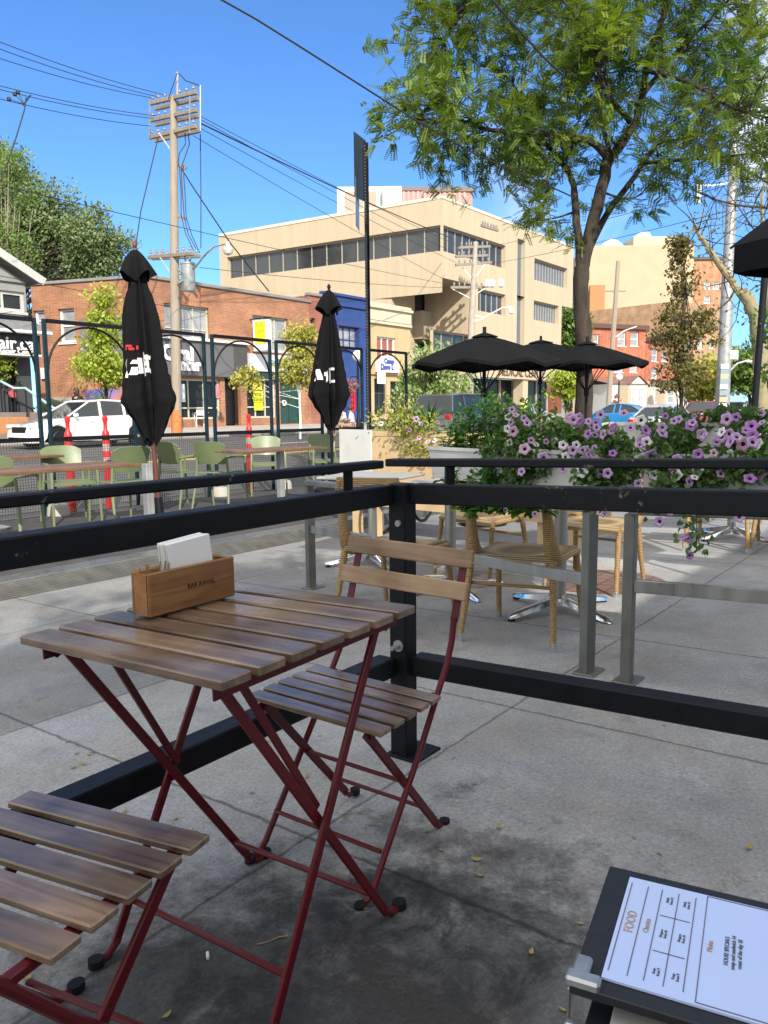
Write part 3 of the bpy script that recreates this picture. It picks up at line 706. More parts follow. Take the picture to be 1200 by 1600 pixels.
def trough(label,ya,yb,x,z0,h,w=.17,xb=None):
    xb=x if xb is None else xb
    r=thing('planter_trough',label,'planter',group='white planter troughs')
    L_=math.hypot(yb-ya,xb-x); a=math.atan2(yb-ya,xb-x); M=Matrix.Translation(((x+xb)/2,(ya+yb)/2,z0))@Matrix.Rotation(a,4,'Z')
    m=MB()
    rings=[]
    for (z,ww,ll) in ((0,w*.8,L_-.03),(h*.9,w*.97,L_-.005),(h*.9,w*1.06,L_+.01),(h,w*1.06,L_+.01),(h,w*.9,L_-.02),(h*.8,w*.86,L_-.03)):
        rings.append([M@V((i*ll/2,j*ww/2,z)) for i,j in ((-1,-1),(1,-1),(1,1),(-1,1))])
    m.loft(rings,smooth=False,cap=False); m.f.append((0,1,2,3)); m.sm.append(False); m.mi.append(0)
    m.build('trough',trough_m,r)
    m=MB(); m.box((0,0,h*.82),(L_-.04,w*.84,.01),mtx=M); m.build('soil',mat('potting_soil',(.03,.022,.016),.95,0,.4,30,.8,40),r)
    rebase(r,((x+xb)/2,(ya+yb)/2,z0))
    return r
trough('pale trough on the steel barrier under the tall leafy plant',1.95,2.36,3.47,.79,.17,xb=3.60)
trough('pale trough with purple petunias on the steel barrier above the twin posts',1.20,1.88,3.30,.78,.19,xb=3.45)
trough('pale trough with white and purple petunias right of the twin posts',.40,1.12,3.36,.78,.19,xb=3.27)
trough('pale trough at the right edge on the second barrier',-.45,.34,3.45,.78,.19,xb=3.37)
# upper row further behind
trough('white trough in the back row left of the black umbrella pole, at far right',.95,2.1,5.35,.84,.22,w=.2)
trough('white trough in the back row at the right picture edge',-.4,.85,5.35,.84,.22,w=.2)
def PX(px,py,dx=0): return atX(px,py,XT+dx)
def FPs(lst,X): return [(atX(px,py,X),k,s_) for px,py,k,s_ in lst]
def vol(px0,py0,px1,py1,X,rx):
    a=atX(px0,py0,X); b=atX(px1,py1,X); return ((a.x),(a.y+b.y)/2,(a.z+b.z)/2,rx,abs(a.y-b.y)/2,abs(a.z-b.z)/2)
r1=petunia('purple petunias spilling over the trough right of the locust trunk foot',[vol(858,655,960,735,3.33,.10),vol(900,680,1010,750,3.26,.12),vol(900,720,1000,765,3.2,.06)],2600,
  FPs([(905,650,'p',.9),(938,648,'p',1),(960,668,'d',1.1),(975,645,'p',.8),(890,650,'k',.8),(945,695,'p',1),(955,710,'p',.9),(880,695,'w',.9),(918,745,'p',.9),(942,737,'p',1),(930,752,'p',.8),(985,668,'p',.9),(1005,690,'d',1.1),(1010,742,'d',1.15),(1030,755,'d',1.0),(1047,740,'w',1.1),(1060,748,'w',.9),(955,672,'k',.9),(925,665,'p',.8)],3.22),leaf_g)
r2=petunia('lilac petunias trailing far below the fence rail in front of the right steel post',[vol(1010,665,1105,730,3.34,.10),vol(1040,690,1150,755,3.24,.12),vol(1010,725,1110,770,3.18,.06)],2800,
  FPs([(1078,753,'d',1.1),(1057,742,'w',.9),(1000,695,'p',.9),(1035,668,'p',.8),(1082,660,'p',.9),(1100,680,'p',.8),(1140,690,'p',1),(1172,747,'d',1.1),(1030,815,'p',1.0),(1075,840,'p',.9),(1068,838,'p',.9),(1083,800,'d',.9),(1078,868,'d',.8),(1155,808,'p',.9),(1048,800,'p',.8),(945,803,'p',.8),(938,800,'k',.7)],3.12),leaf_g,
  trails=[[atX(1060,760,3.2),atX(1075,790,3.14),atX(1085,825,3.12),atX(1095,855,3.12)],[atX(1040,765,3.2),atX(1030,790,3.14),atX(1005,800,3.14)],[atX(1065,770,3.2),atX(1098,795,3.14)],[atX(930,765,3.2),atX(945,795,3.15)],[atX(1090,770,3.2),atX(1088,860,3.13)]],dens=1.6)
r3=petunia('petunias at the right picture edge in front of the white back trough',[vol(1110,665,1200,740,3.36,.10),vol(1130,700,1230,760,3.2,.06)],1500,
  FPs([(1135,655,'p',1),(1165,672,'p',.9),(1190,660,'p',.8),(1120,690,'p',.9),(1150,652,'d',.8),(1180,700,'w',.9),(1060,655,'p',.9),(1185,692,'w',.8)],3.25),leaf_g)
r4=petunia('white petunias at the left end of the pale troughs beside the tall leafy plant',[vol(770,650,880,740,3.42,.12),vol(775,700,860,760,3.3,.06)],2000,
  FPs([(793,670,'w',.9),(800,640,'p',.8),(794,652,'w',.8),(797,692,'w',.9),(838,694,'w',1),(866,687,'w',.9),(790,797,'p',.8),(836,803,'p',.8),(806,648,'k',.7),(898,710,'p',.8),(854,690,'p',.8)],3.3),leaf_g)
rs_=random.Random(77)
for r_pl,n_,bx_ in ((r1,30,(862,648,985,742)),(r2,26,(985,655,1110,760)),(r3,18,(1105,655,1198,745)),(r4,9,(785,645,870,740))):
    for _ in range(n_):
        px_=rs_.triangular(bx_[0],bx_[2],(bx_[0]+bx_[2])/2-15); py_=rs_.uniform(bx_[1],bx_[3]); q_=atX(px_,py_,rs_.uniform(3.12,3.24)); flower(r_pl,q_-r_pl.location,rs_.choice('ppppddkw'),rs_.uniform(.8,1.2),face=(CAM-q_).normalized()+V((rs_.uniform(-.6,.6),rs_.uniform(-.6,.6),rs_.uniform(-.2,.7))))
# back row plants
r5=petunia('dark leaved petunias along the white back troughs at far right',[vol(1020,650,1110,690,5.3,.15),vol(1100,640,1200,665,5.3,.15)],1600,
  FPs([(1085,650,'p',1),(1040,650,'d',1),(1135,648,'p',1),(1190,645,'p',1)],5.15),leaf_g,leafsize=.05)
# tall leafy plant
def leafy(label,px0,px1,pytop,pybot,X,n=26):
    r=thing('leafy_plant',label,'plant'); m=MB(); st=MB()
    for k in range(n):
        t=(k+.5)/n; px=px0+(px1-px0)*t; top=pytop+abs(t-.55)*70+random.uniform(-10,35)
        a=atX(px+random.uniform(-10,10),pybot,X+random.uniform(-.1,.12)); b_=atX(px+random.uniform(-25,25),top,X+random.uniform(-.15,.15))
        mid=(a+b_)/2+V((random.gauss(0,.02),random.gauss(0,.03),0)); st.tube([a,mid,b_],[.004,.003,.0015],5)
        nl=24
        for i in range(nl):
            q=i/nl; c=(a.lerp(mid,q*2) if q<.5 else mid.lerp(b_,q*2-1)); s_=.09*(1-.5*q)*random.uniform(.7,1.15)
            d=V((random.gauss(0,1),random.gauss(0,1),random.uniform(-.1,.5))); leafshape(m,c,d,(0,0,1),s_,s_*.52,fold=.18)
        for i in range(6): leafshape(m,b_+V((random.gauss(0,.02),random.gauss(0,.02),random.uniform(0,.03))),rdir(.6),(0,0,1),.035,.018)
    m.build('foliage',leaf_l,r); st.build('stems',stem_m,r); c=atX((px0+px1)/2,pybot,X); rebase(r,c); return r
leafy('tall bright green leafy plant growing out of the trough left of the petunias',700,840,622,755,3.66,60)
leafy('low green bushy plant hanging beneath the rail under the tall leafy plant',715,855,690,800,3.42,40)
# beige planter box with fading flowers
XPL=6.0
pa_=plane(532,722,.55); 
pb=thing('planter_box','large beige wooden planter box with a white end panel at the parklet end','planter')
P0=V((6.35,5.30)); P1=V((6.05,4.85)); dd=V((4.6,4.2))
bx=[atZ(532,672,8.4),atZ(581,672,7.95)]
c_l=V((bx[0].x,bx[0].y)); c_m=V((bx[1].x,bx[1].y)); r_=V((c_m-c_l)); ln=V((r_.y,-r_.x)).normalized()
far=atZ(760,690,7.0); fx=V((far.x,far.y))-c_m
zt_=bx[0].z; 
def P3(v,z): return V((v.x,v.y,z))
fdir=V((fx.x,fx.y)).normalized(); back=V((fdir.y*-1,fdir.x)); 
if back.dot(V((c_m)))<0: back=-back
zb_=gz(5)+.02; e_=c_m+fdir*2.6; W_=.5
m=MB(); m.prism([P3(c_m,zb_+.30),P3(c_m,zt_),P3(e_,zt_),P3(e_,zb_+.30)],P3(back,0),.02); m.build('side_panel',mat('beige_panel',(.50,.36,.20),.7,0,.15,3,.1,20),pb)
c_w=c_m+(c_l-c_m); m=MB(); m.prism([P3(c_m,zb_+.30),P3(c_l,zb_+.30),P3(c_l,zt_+.01),P3(c_m,zt_+.01)],P3(-fdir,0),.02); m.build('end_panel',mat('planter_white_panel',(.62,.62,.58),.7,0,.12,4),pb)
m=MB(); off=(c_l-c_m); m.prism([P3(c_l,zb_+.30),P3(c_l+fdir*2.6,zb_+.30),P3(c_l+fdir*2.6,zt_),P3(c_l,zt_)],P3(back,0),.02); m.prism([P3(e_,zb_+.3),P3(e_+off,zb_+.3),P3(e_+off,zt_),P3(e_,zt_)],P3(fdir,0),.02); m.build('back_panel',mat('beige_panel',(0,0,0)),pb)
m=MB(); m.prism([P3(c_m+fdir*.03,zt_-.06),P3(c_l+fdir*.03,zt_-.06),P3(c_l+fdir*2.57,zt_-.06),P3(c_m+fdir*2.57,zt_-.06)],(0,0,1),.01); m.build('soil',MATS['potting_soil'],pb)
for q_ in (c_m+fdir*.15+off*.2,c_m+fdir*2.4+off*.2,c_m+fdir*.15+off*.8,c_m+fdir*2.4+off*.8):
    m=MB(); m.box((q_.x,q_.y,(zb_+.30+gz(5))/2),(.08,.08,zb_+.30-gz(5))); m.build('leg',mat('beige_panel',(0,0,0)),pb)
rebase(pb,P3(c_m,gz(5)))
def onpl(px,py,f=.0): # on the planter's front line plane, pushed back f
    r=ray(px,py); A=c_m+back*f; d=fdir; t=(A.x*d.y-A.y*d.x)/(r.x*d.y-r.y*d.x); return CAM+r*t
def fade(label,px0,py0,px1,py1,nl,fls,f,lm,ls=.05):
    r=thing('flower_clump',label,'flowers'); m=MB(); st=MB()
    for k in range(18):
        c=onpl(random.uniform(px0,px1),random.uniform(py0,py1),f+random.uniform(-.12,.2)); a=onpl((px0+px1)/2+random.uniform(-20,20),max(py0,min(py1,672)),f); st.tube([a,(a+c)/2+V((0,0,.04)),c],.003,4)
        for _ in range(nl//18): leafshape(m,c+V((random.gauss(0,.07),random.gauss(0,.07),random.gauss(0,.05))),rdir(.1),rdir(1),ls*random.uniform(.5,1.2),ls*.5)
    m.build('foliage',lm,r); st.build('stems',stem_m,r)
    for px,py,k,s_ in fls: flower(r,onpl(px,py,f-.12),k,s_)
    rebase(r,onpl((px0+px1)/2,py1,f)); return r
fade('yellowing foliage with pale pink flowers spilling over the left of the beige planter',590,628,650,680,600,[(600,650,'k',1),(612,642,'w',1),(632,668,'p',1.1),(622,655,'w',1),(640,650,'p',1.2),(596,662,'w',.9)],.1,leaf_y)
fade('yellow green foliage with lilac flowers hanging over the right of the beige planter',625,640,692,712,900,[(650,655,'p',1.2),(658,662,'p',1.2),(668,690,'k',1.3),(678,688,'w',1.3),(655,684,'k',1.1),(685,660,'p',1.1),(690,700,'k',1.1),(640,672,'d',1.1)],.02,leaf_y)
# spiky green grass plant
r=thing('spiky_plant','spiky dark green grassy plant standing behind the lilac flowers of the beige planter','plant'); m=MB()
b0=onpl(668,668,.2)
for k in range(70):
    a=random.uniform(0,6.28); l=random.uniform(.25,.45); d=V((math.cos(a),math.sin(a),random.uniform(.4,1.6))).normalized(); leafshape(m,b0,d,(0,0,1),l,.016,.1)
m.build('foliage',mat('grass_blade',(.05,.13,.03),.5,0,.2,10,trans=.2),r); rebase(r,b0)
# ================================================================== PARKLET FURNITURE
def green_chair(label):
    r=thing('green_armchair',label,'chair',group='green plastic armchairs on the parklet')  # faces +X
    m=MB(); m.grid(lambda u,v:(-.22+.44*v+0,(u-.5)*.44,.445-.018*math.sin(math.pi*u)*math.sin(math.pi*v)-.02*v**6),10,10,thick=.018); m.build('seat',green_plastic,r)
    def back(u,v):
        y=(u-.5)*(.45-.05*(1-v)); z=.56+.28*v; z-= .05*(abs(2*u-1)**4)*v; x=-.25-.09*v+.05*(2*u-1)**2; return (x,y,z)
    m=MB(); m.grid(back,14,8,thick=-.014); m.build('backrest',green_plastic,r)
    for e in(-1,1):
        m=MB(); m.tube([(.20,e*.235,.63),(.215,e*.24,.60),(.225,e*.245,.40),(.25,e*.255,0)],[.014,.016,.016,.013],8); m.build('leg',green_plastic,r)
        m=MB(); m.tube([(-.225,e*.205,.62),(-.22,e*.215,.46),(-.25,e*.23,.25),(-.31,e*.25,0)],[.016,.018,.017,.013],8); m.build('leg',green_plastic,r)
        m=MB(); m.tube([(-.25,e*.21,.64),(-.10,e*.245,.655),(.10,e*.245,.65),(.20,e*.235,.63)],[.012,.018,.019,.014],8); m.build('armrest',green_plastic,r)
    return r
GC=green_chair('green armchair at the left table with its back turned, before the red bollard')
def pg(o,x,y,deg): o.location=(x,y,DZ); o.rotation_euler=(0,0,math.radians(deg))
def onDeck(px,py): return plane(px,py,DZ)
def chair_at(o,px,Yb,deg):
    r_=ray(px,700); x,y=r_.x*Yb/r_.y,Yb; a=math.radians(deg); pg(o,x+.29*math.cos(a),y+.29*math.sin(a),deg)
chair_at(GC,206,7.35,85)
for px,Yb,deg,l in [(258,8.15,2,'green armchair between the two tables facing right, beside the reddish umbrella pole'),
   (326,7.6,22,'dark shaded green armchair at the left end of the right table'),
   (415,8.55,-130,'sunlit pale green armchair behind the right table'),(502,8.3,-125,'sunlit yellow green armchair at the right end of the right table beside the planter'),
   (94,8.3,-105,'bright lime armchair behind the left table facing the camera'),(-22,6.9,40,'green armchair at the left picture edge with only an armrest and two legs showing')]:
    d=dup(GC,(0,0,0),0,l); chair_at(d,px,Yb,deg)
def deck_table(label,a,b_,yc,w,legs):
    r=thing('patio_table',label,'table',((a+b_)/2,yc,DZ),0,None)
    m=MB(); n=5
    for k in range(n): m.box((0,-w/2+w*(k+.5)/n,.735),(b_-a,w/n-.006,.028),bev=.003)
    m.build('tabletop',table_wood,r)
    for x in legs:
        m=MB(); m.box((x-(a+b_)/2,0,.37),(.075,.075,.70),bev=.004); m.build('column',galv,r)
        m=MB(); m.box((x-(a+b_)/2,0,.012),(.42,.42,.02),bev=.004); m.build('base_plate',galv,r)
    return r
ta=plane(188,722,DZ+.75)
deck_table('patio table with brown plank top at far left of the parklet',ta.x-1.25,ta.x,ta.y,.62,[4.55])
tb2=plane(484,697,DZ+.75)
deck_table('patio table with brown plank top between the shaded and sunlit green chairs',tb2.x-1.35,tb2.x,tb2.y+.0,.62,[tb2.x-.55])
deck_table('second brown plank table end behind the left one at the picture edge',3.3,4.75,8.35,.5,[3.9])
# arch fence
arch=thing('arched_fence','dark teal fence of arched bays with wire mesh along the road side','fence')
YA=8.87; zb=-.2; zt2=2.27
xs=[]; 
def xat(px): r=ray(px,640); return r.x*(YA/r.y)
cols=[(-120,-105),(62,77),(209,222),(322,335),(424,434),(503,513),(566,575),(635,None)]
posts=[]
for a_,b_ in cols:
    posts.append((xat(a_),xat(b_) if b_ else None))
for pa2,pb2 in posts:
    for x in (pa2,pb2):
        if x is None: continue
        m=MB(); m.box((x,YA,(zb+zt2)/2),(.042,.045,zt2-zb),bev=.004); m.build('post',teal_metal,arch)
for (l,r2),(l2,_) in zip(posts,posts[1:]):
    a,b_=r2,l2; c=(a+b_)/2; R_=(b_-a)/2
    m=MB(); m.bar((a+.0275,YA,zt2-.02),(b_-.0275,YA,zt2-.02),.05,.045); m.build('top_rail',black_metal,arch)
    m=MB(); m.tube([(c+R_*.97*math.cos(t),YA,zt2-.06-R_*.95+R_*.95*math.sin(t)) for t in [math.pi*k/20 for k in range(21)]],.014,6); m.build('arch_hoop',black_metal,arch)
    for z in (.86,zb+.12):
        m=MB(); m.bar((a+.0275,YA,z),(b_-.0275,YA,z),.045,.05); m.build('rail',black_metal,arch)
    # mesh panel
    m=MB(); st_=.033
    nx=int((b_-a)/st_); nz=int((.86-zb-.12)/st_)
    for i in range(nx): 
        x=a+.03+i*(b_-a-.06)/max(1,nx-1); m.box((x,YA,(.86+zb+.12)/2),(.004,.003,.86-zb-.16))
    for j in range(nz): 
        z=zb+.15+j*(.86-zb-.2)/max(1,nz-1); m.box(((a+b_)/2,YA+.003,z),(b_-a-.05,.003,.004))
    m.build('wire_mesh',mat('mesh_wire',(.05,.05,.05),.5),arch)
rebase(arch,(7,YA,zb))
# bollards
def bollard(label,p):
    r=thing('flexible_bollard',label,'bollard',(p.x,p.y,gz(p.y)),0,'red flexible bollards in the road')
    rb=mat('bollard_red',(.55,.02,.02),.4,0,.15,7); rf=mat('bollard_band',(.42,.28,.27),.5,0,.3,8)
    r.scale=(.82,.82,1); m=MB(); m.lathe([(.11,0),(.11,.03),(.075,.05),(.062,.06),(.062,.98),(.06,1.0)],n=20); m.build('post_body',rb,r)
    m=MB(); m.lathe([(.062,1.0),(.085,1.005),(.085,1.045),(.06,1.06),(.055,1.10),(.032,1.13),(.03,1.22),(.045,1.26),(.042,1.30),(.02,1.315)],n=18); m.build('cap',rb,r)
    for z in (.66,.84):
        m=MB(); m.lathe([(.0638,z),(.0638,z+.10)],n=20); m.build('reflective_band',rf,r)
    return r
for px,py,l in ((163,818,'red bollard seen through the second fence arch left of the near umbrella'),(104,828,'red bollard at left seen over the lime chair'),(388,783,'red bollard between the two closed umbrellas, behind the right table')):
    q_=plane(px,py,-.2); Y_=9.35; t=Y_/q_.y; bollard(l,V((xat(px)*Y_/YA,Y_,0)))
# concrete feet of the arch fence
for i,(pa2,pb2) in enumerate(posts[1:5]):
    m=MB(); m.lathe([(.13,0),(.12,.1),(.10,.13),(.0,.14)],n=14); 
    m.build('concrete_foot',far_conc,loc=((pa2+pb2)/2,YA-.16,DZ),**lab('round concrete weight at the foot of an arched fence post','weight','concrete weights at the arched fence'))
# ================================================================== CLOSED UMBRELLAS
letter=mat('umbrella_letter_white',(.72,.72,.72),.8); letter_r=mat('umbrella_letter_red',(.5,.02,.03),.8)
def closed_umb(label,px,Z,ytip,ybot,prof,marks,pole_m,seed,pyground,lean=0):
    random.seed(seed)
    top=atZ(px,ytip,Z); f,x_,u_=ray0(px,600); 
    base=V((top.x,top.y,0)); gzv=DZ
    ppm=F/Z
    r=thing('closed_umbrella',label,'umbrella',(base.x,base.y,gzv))
    Zs=lambda py: atZ(px,py,Z).z-gzv
    nf=7; ph=random.uniform(0,6)
    table=[(Zs(py),w/2/ppm) for py,w in prof]
    table.sort()
    def rad(z):
        if z<=table[0][0]: return table[0][1]
        for (a,b_),(c,d) in zip(table,table[1:]):
            if z<=c: t=(z-a)/(c-a); return b_+(d-b_)*t
        return table[-1][1]
    zt3,zb3=table[-1][0],table[0][0]
    sk=[random.uniform(.8,1.0) for _ in range(nf)]
    neck=Zs(prof[3][0]) if len(prof)>3 else 0
    def S(th,z,o=0):
        t=(zt3-z)/(zt3-zb3)
        R=rad(z); fold=.75*math.cos(nf*th+ph+1.1*math.sin(2.5*t)+.5*math.sin(3*th))+.3*math.cos(13*th+2*t+ph); amp=.30+.12*t
        k=R*(1-amp+amp*fold+.035*math.sin(13*t*6+th*2)*t)+o
        return V((k*math.cos(th),k*math.sin(th),z))
    toc=math.atan2(-base.y,-base.x)
    m=MB(); nu,nv=84,46; rings=[]
    for j in range(nv+1):
        rings.append([S(2*math.pi*k/nu,zb3+(zt3-zb3)*j/nv + (0 if j else 0)) for k in range(nu)])
    # ragged hem
    for k in range(nu):
        th=2*math.pi*k/nu; rings[0][k].z+= .05*math.cos(nf*th+ph)
    m.loft(rings,cap=False); m.build('canopy',black_cloth,r)
    # top vent cap: square skirt over the canopy
    zc=Zs(prof[-1][0]) if False else zt3
    def cap(u,v):
        th=u*2*math.pi; c=abs(math.cos(2*(th-toc-.6))); fo_=1+.16*v*math.sin(7*th+2)+.07*v*math.sin(13*th); rr=(.03+capw*(v**.7)*(.55+.6*c**3))*fo_*(1-.25*max(0,v-.75)*4*(1-c)); return V((rr*math.cos(th),rr*math.sin(th),zt3+.01-caph*v*(.98-.30*c**2)))
    capw=marks['capw']; caph=marks['caph']
    m=MB(); m.grid(lambda u,v:cap(u,v),72,10,thick=0); m.build('top_vent',black_cloth,r)
    m=MB(); m.lathe([(.02,zt3-.02),(.022,zt3+.02),(.016,zt3+.03),(.026,zt3+.055),(.024,zt3+.08),(.008,zt3+.10)],n=14); m.build('finial',pole_m,r)
    m=MB(); m.cyl((0,0,.03),(0,0,zt3),.024,12); m.build('pole',pole_m,r)
    m=MB(); m.lathe([(.28,0),(.28,.05),(.25,.07),(.05,.08),(.04,.3),(0,.3)],n=24); m.build('base_weight',black_metal,r)
    if lean: r.rotation_mode='QUATERNION'; r.rotation_quaternion=Matrix.Rotation(math.radians(lean),3,V((math.cos(AZ),math.sin(AZ),0))).to_quaternion()
    # printed letters as patches hugging the cloth
    right=V((math.sin(AZ),-math.cos(AZ),0))
    def patch(x0,y0,x1,y1,skew,mm,name):
        """pixel box -> patch on cloth"""
        def fn(u,v):
            py=y0+(y1-y0)*v; z=Zs(py); lat=((x0+(x1-x0)*u+skew*(1-v))-px)/ppm
            R=rad(z); a=max(-.97,min(.97,lat/max(R*.94,.01))); th=toc+math.asin(a)
            return S(th,z,.006)
        m=MB(); m.grid(fn,max(2,int(abs(x1-x0)/1.5)),max(2,int(abs(y1-y0)/3))); m.build(name,mm,r)
    for bxx in marks['white']: patch(*bxx,letter,'printed_lettering')
    for bxx in marks['red']: patch(*bxx,letter_r,'printed_lettering')
    # camera-independent: lettering repeated nowhere else
    return r
pole_red=mat('umbrella_pole_brown',(.10,.03,.02),.45)
closed_umb('tall closed black umbrella with white and red lettering, left of the utility pole',231,8.35,392,700,
  [(392,6),(410,26),(440,30),(452,34),(462,44),(490,58),(520,64),(560,68),(600,80),(628,92),(645,72),(665,50),(690,30)],
  dict(capw=.165,caph=.33,white=[(190,557,202,564,0),(201,557,205,590,0),(195,584,205,590,0),(204,580,211,586,6),(208,563,217,569,2),(214,560,221,584,0),(206,574,211,584,2),
     (225,552,230,589,0),(230,557,246,563,0),(230,567,244,573,0),(228,577,246,584,0),(233,562,237,582,-2)],
   red=[(202,540,205,548,1),(206,540,208,548,0),(208,540,211,543,0),(209,544,212,548,0),(214,541,217,547,1)]),pole_red,3,800,-2.6)
closed_umb('smaller closed black umbrella with white lettering, left of the sign post',514,11.6,455,690,
  [(455,5),(470,18),(490,20),(500,24),(520,34),(550,46),(590,62),(615,74),(630,60),(650,34),(668,20)],
  dict(capw=.17,caph=.36,white=[(483,590,488,594,3),(487,584,491,589,1),(490,580,493,596,0),(494,578,497,594,0),(498,582,501,588,1),(500,584,503,598,0),(503,580,506,596,0),
     (510,576,524,580,0),(510,580,514,600,0),(512,595,524,599,0)],red=[(492,566,495,570,1)]),black_metal,9,760)
# ================================================================== SIGN POST (back of no stopping signs)
sp=atZ(577,655,13.2); r=thing('sign_post','tall perforated steel sign post with two sign plates seen nearly edge on','sign',(sp.x,sp.y,gz(sp.y)))
zt4=atZ(574,222,13.2).z-gz(sp.y); m=MB()
for sx_ in (-1,1): m.box((sx_*.028,0,zt4/2),(.006,.05,zt4))
m.box((0,.024,zt4/2),(.055,.006,zt4)); m.cur=1
for k in range(int(zt4/.05)): m.box((-.0315,0,.03+k*.05),(.002,.012,.018))
m.build('post',[mat('post_dark_steel',(.03,.03,.032),.5,.4,.2,10),mat('hole_light',(.22,.22,.22),.7)],r)
M_=frame((0,0,0),(1,0,0),(0,0,1))
def plate(pz,h_,w_,yaw,col,dx):
    m=MB(); rg=V((math.sin(AZ),-math.cos(AZ),0)); fd=V((math.cos(AZ),math.sin(AZ),0)); dd_=(rg*yaw+fd).normalized(); a_=rg*dx-dd_*w_*.5; m.bar(a_+V((0,0,pz)),a_+dd_*w_+V((0,0,pz)),.004,h_,bev=.0015); return m.build('sign_plate',col,r)
z1=atZ(568,262,13.2).z-gz(sp.y); z2=atZ(565,320,13.2).z-gz(sp.y)
plate(z1,.98,.46,.42,mat('sign_back_dark',(.03,.04,.04),.5,.3,.3,8),-.10)
plate(z2,.75,.44,.10,mat('sign_back_blue',(.16,.24,.33),.45,.2,.25,8),-.15)
# ================================================================== OPEN UMBRELLAS
def open_umb(label,x,y,ztop,zedge,R,seg=8,yaw=0,pole_r=.02,tilt=None,vent=True,ground=None,val=.035):
    g_=gz(y) if ground is None else ground
    r=thing('open_umbrella',label,'umbrella',(x,y,g_)); zt=ztop-g_; ze=zedge-g_
    def S(th,t,dz=0):
        k=(th-yaw)/(2*math.pi/seg); fr=abs((k%1)-.5)*2  # 1 at ribs
        rib=math.cos(math.pi/seg)/math.cos((((th-yaw)%(2*math.pi/seg))-math.pi/seg))
        rr=R*t*rib; z=zt-(zt-ze)*(t**1.25)-.05*(1-fr)*t*1.0; return V((rr*math.cos(th),rr*math.sin(th),z+dz))
    m=MB(); nu=seg*8
    m.grid(lambda u,v:S(u*2*math.pi,.04+.96*v),nu,8,thick=0); m.build('canopy',black_cloth,r)
    m=MB()
    for k in range(nu):
        a=2*math.pi*k/nu;b=2*math.pi*(k+1)/nu
        p,q=S(a,1),S(b,1); m.add([p,q,q+V((0,0,-val)),p+V((0,0,-val))],[(0,1,2,3)])
    m.build('valance',black_cloth,r)
    m=MB(); m.grid(lambda u,v:S(u*2*math.pi,.03+.15*v,.03-.012*v),nu,3); m.build('top_vent',black_cloth,r)
    for k in range(seg):
        th=yaw+2*math.pi*k/seg; m=MB(); m.tube([S(th,t,-.015) for t in (.03,.3,.6,.98)],.008,5); m.tube([S(th,.5,-.02),V((0,0,zt-.62))],.006,5); m.build('rib',black_metal,r)
    m=MB(); m.cyl((0,0,.02),(0,0,zt+.09),pole_r,12); m.lathe([(.035,zt-.66),(.035,zt-.58)],n=12); m.build('pole',black_metal,r)
    m=MB(); m.lathe([(.26,0),(.26,.06),(.05,.08),(.035,.3),(0,.3)],n=20); m.build('base_weight',black_metal,r)
    return r
def umb_at(label,px,pyt,pye,Z,halfw,yaw,**k):
    t=atZ(px,pyt,Z); e=atZ(px,pye,Z); return open_umb(label,t.x,t.y,t.z,e.z,halfw/(F/Z),yaw=yaw,**k)
umb_at('large open black patio umbrella nearest, above the dark grey car',757,524,566,8.6,118,.3)
umb_at('open black patio umbrella in the middle, half hidden behind the nearest one',845,534,566,12.5,110,.1)
umb_at('open black patio umbrella right of the tree trunk',918,537,567,10.2,92,.25)
c_=atZ(1390,380,4.1)
open_umb('black patio umbrella cut off by the right picture edge, high up',c_.x,c_.y,2.50,2.06,.80,seg=4,yaw=AZ+math.radians(48),val=.15)
a_=atZ(1177,660,8.5); b_=atZ(1192,470,8.5); m=MB(); g_=V((a_.x-(b_.x-a_.x)*1.5,a_.y,gz(a_.y))); g_=a_+(a_-b_)*((a_.z-gz(a_.y))/(b_.z-a_.z)); m.cyl(g_,b_+(b_-a_)*.35,.036,10); m.build('umbrella_pole',black_metal,loc=(0,0,0),**lab('slim leaning black pole at the right picture edge in front of the pale leaning tree','pole'))
# ================================================================== TREES
def limb(m,pts,r0,r1,n=8):
    pts=[V(p) for p in pts]; P=[]; 
    for i in range(len(pts)-1):  # catmull
        p0=pts[max(i-1,0)];p1=pts[i];p2=pts[i+1];p3=pts[min(i+2,len(pts)-1)]
        for k in range(4):
            t=k/4; P.append(.5*((2*p1)+(p2-p0)*t+(2*p0-5*p1+4*p2-p3)*t*t+(-p0+3*p1-3*p2+p3)*t**3)+V((random.gauss(0,r0*.10),random.gauss(0,r0*.10),0)))
    P.append(pts[-1]); L=len(P)-1
    m.tube(P,[(r0+(r1-r0)*(i/L)**.8)*(1+random.uniform(-.07,.07)) for i in range(L+1)],n)
    return P
def frond(m,p,d,L,nl,lw):
    """a drooping compound leaf made of many small leaflets"""
    d=V(d).normalized(); side=d.cross(V((0,0,1)))
    if side.length<.1: side=V((1,0,0))
    side.normalize(); roll=random.uniform(-.7,.7)
    pts=[]; c=V(p); dd=d.copy()
    for i in range(nl+1):
        pts.append(c.copy()); c=c+dd*(L/nl); dd=(dd+V((0,0,-.055))).normalized()
    for i in range(1,nl+1):
        c=pts[i]; t=(pts[i]-pts[i-1]).normalized(); s_=(side*math.cos(roll)+t.cross(side)*math.sin(roll)).normalized()
        w=lw*(1-.35*i/nl)
        for e in(-1,1):
            q=c+s_*e*w+t*w*.35; nrm=t*.3*w
            m.add([c,(c+q)/2+nrm,q,(c+q)/2-nrm],[(0,1,2,3)])
random.seed(21)
locust_leaf=mat('locust_leaf',(.055,.12,.02),.5,0,.3,2.5,trans=.32,hue=(.19,.25,.03),island=0)
bark=mat('bark_locust',(.026,.019,.014),.9,0,.4,12,.9,30,stretch=(3,3,.8),hue=(.055,.04,.028)); lt=thing('honey_locust_tree','honey locust tree with a forked dark trunk and feathery leaves rising behind the petunias','tree')
ZT=12.0
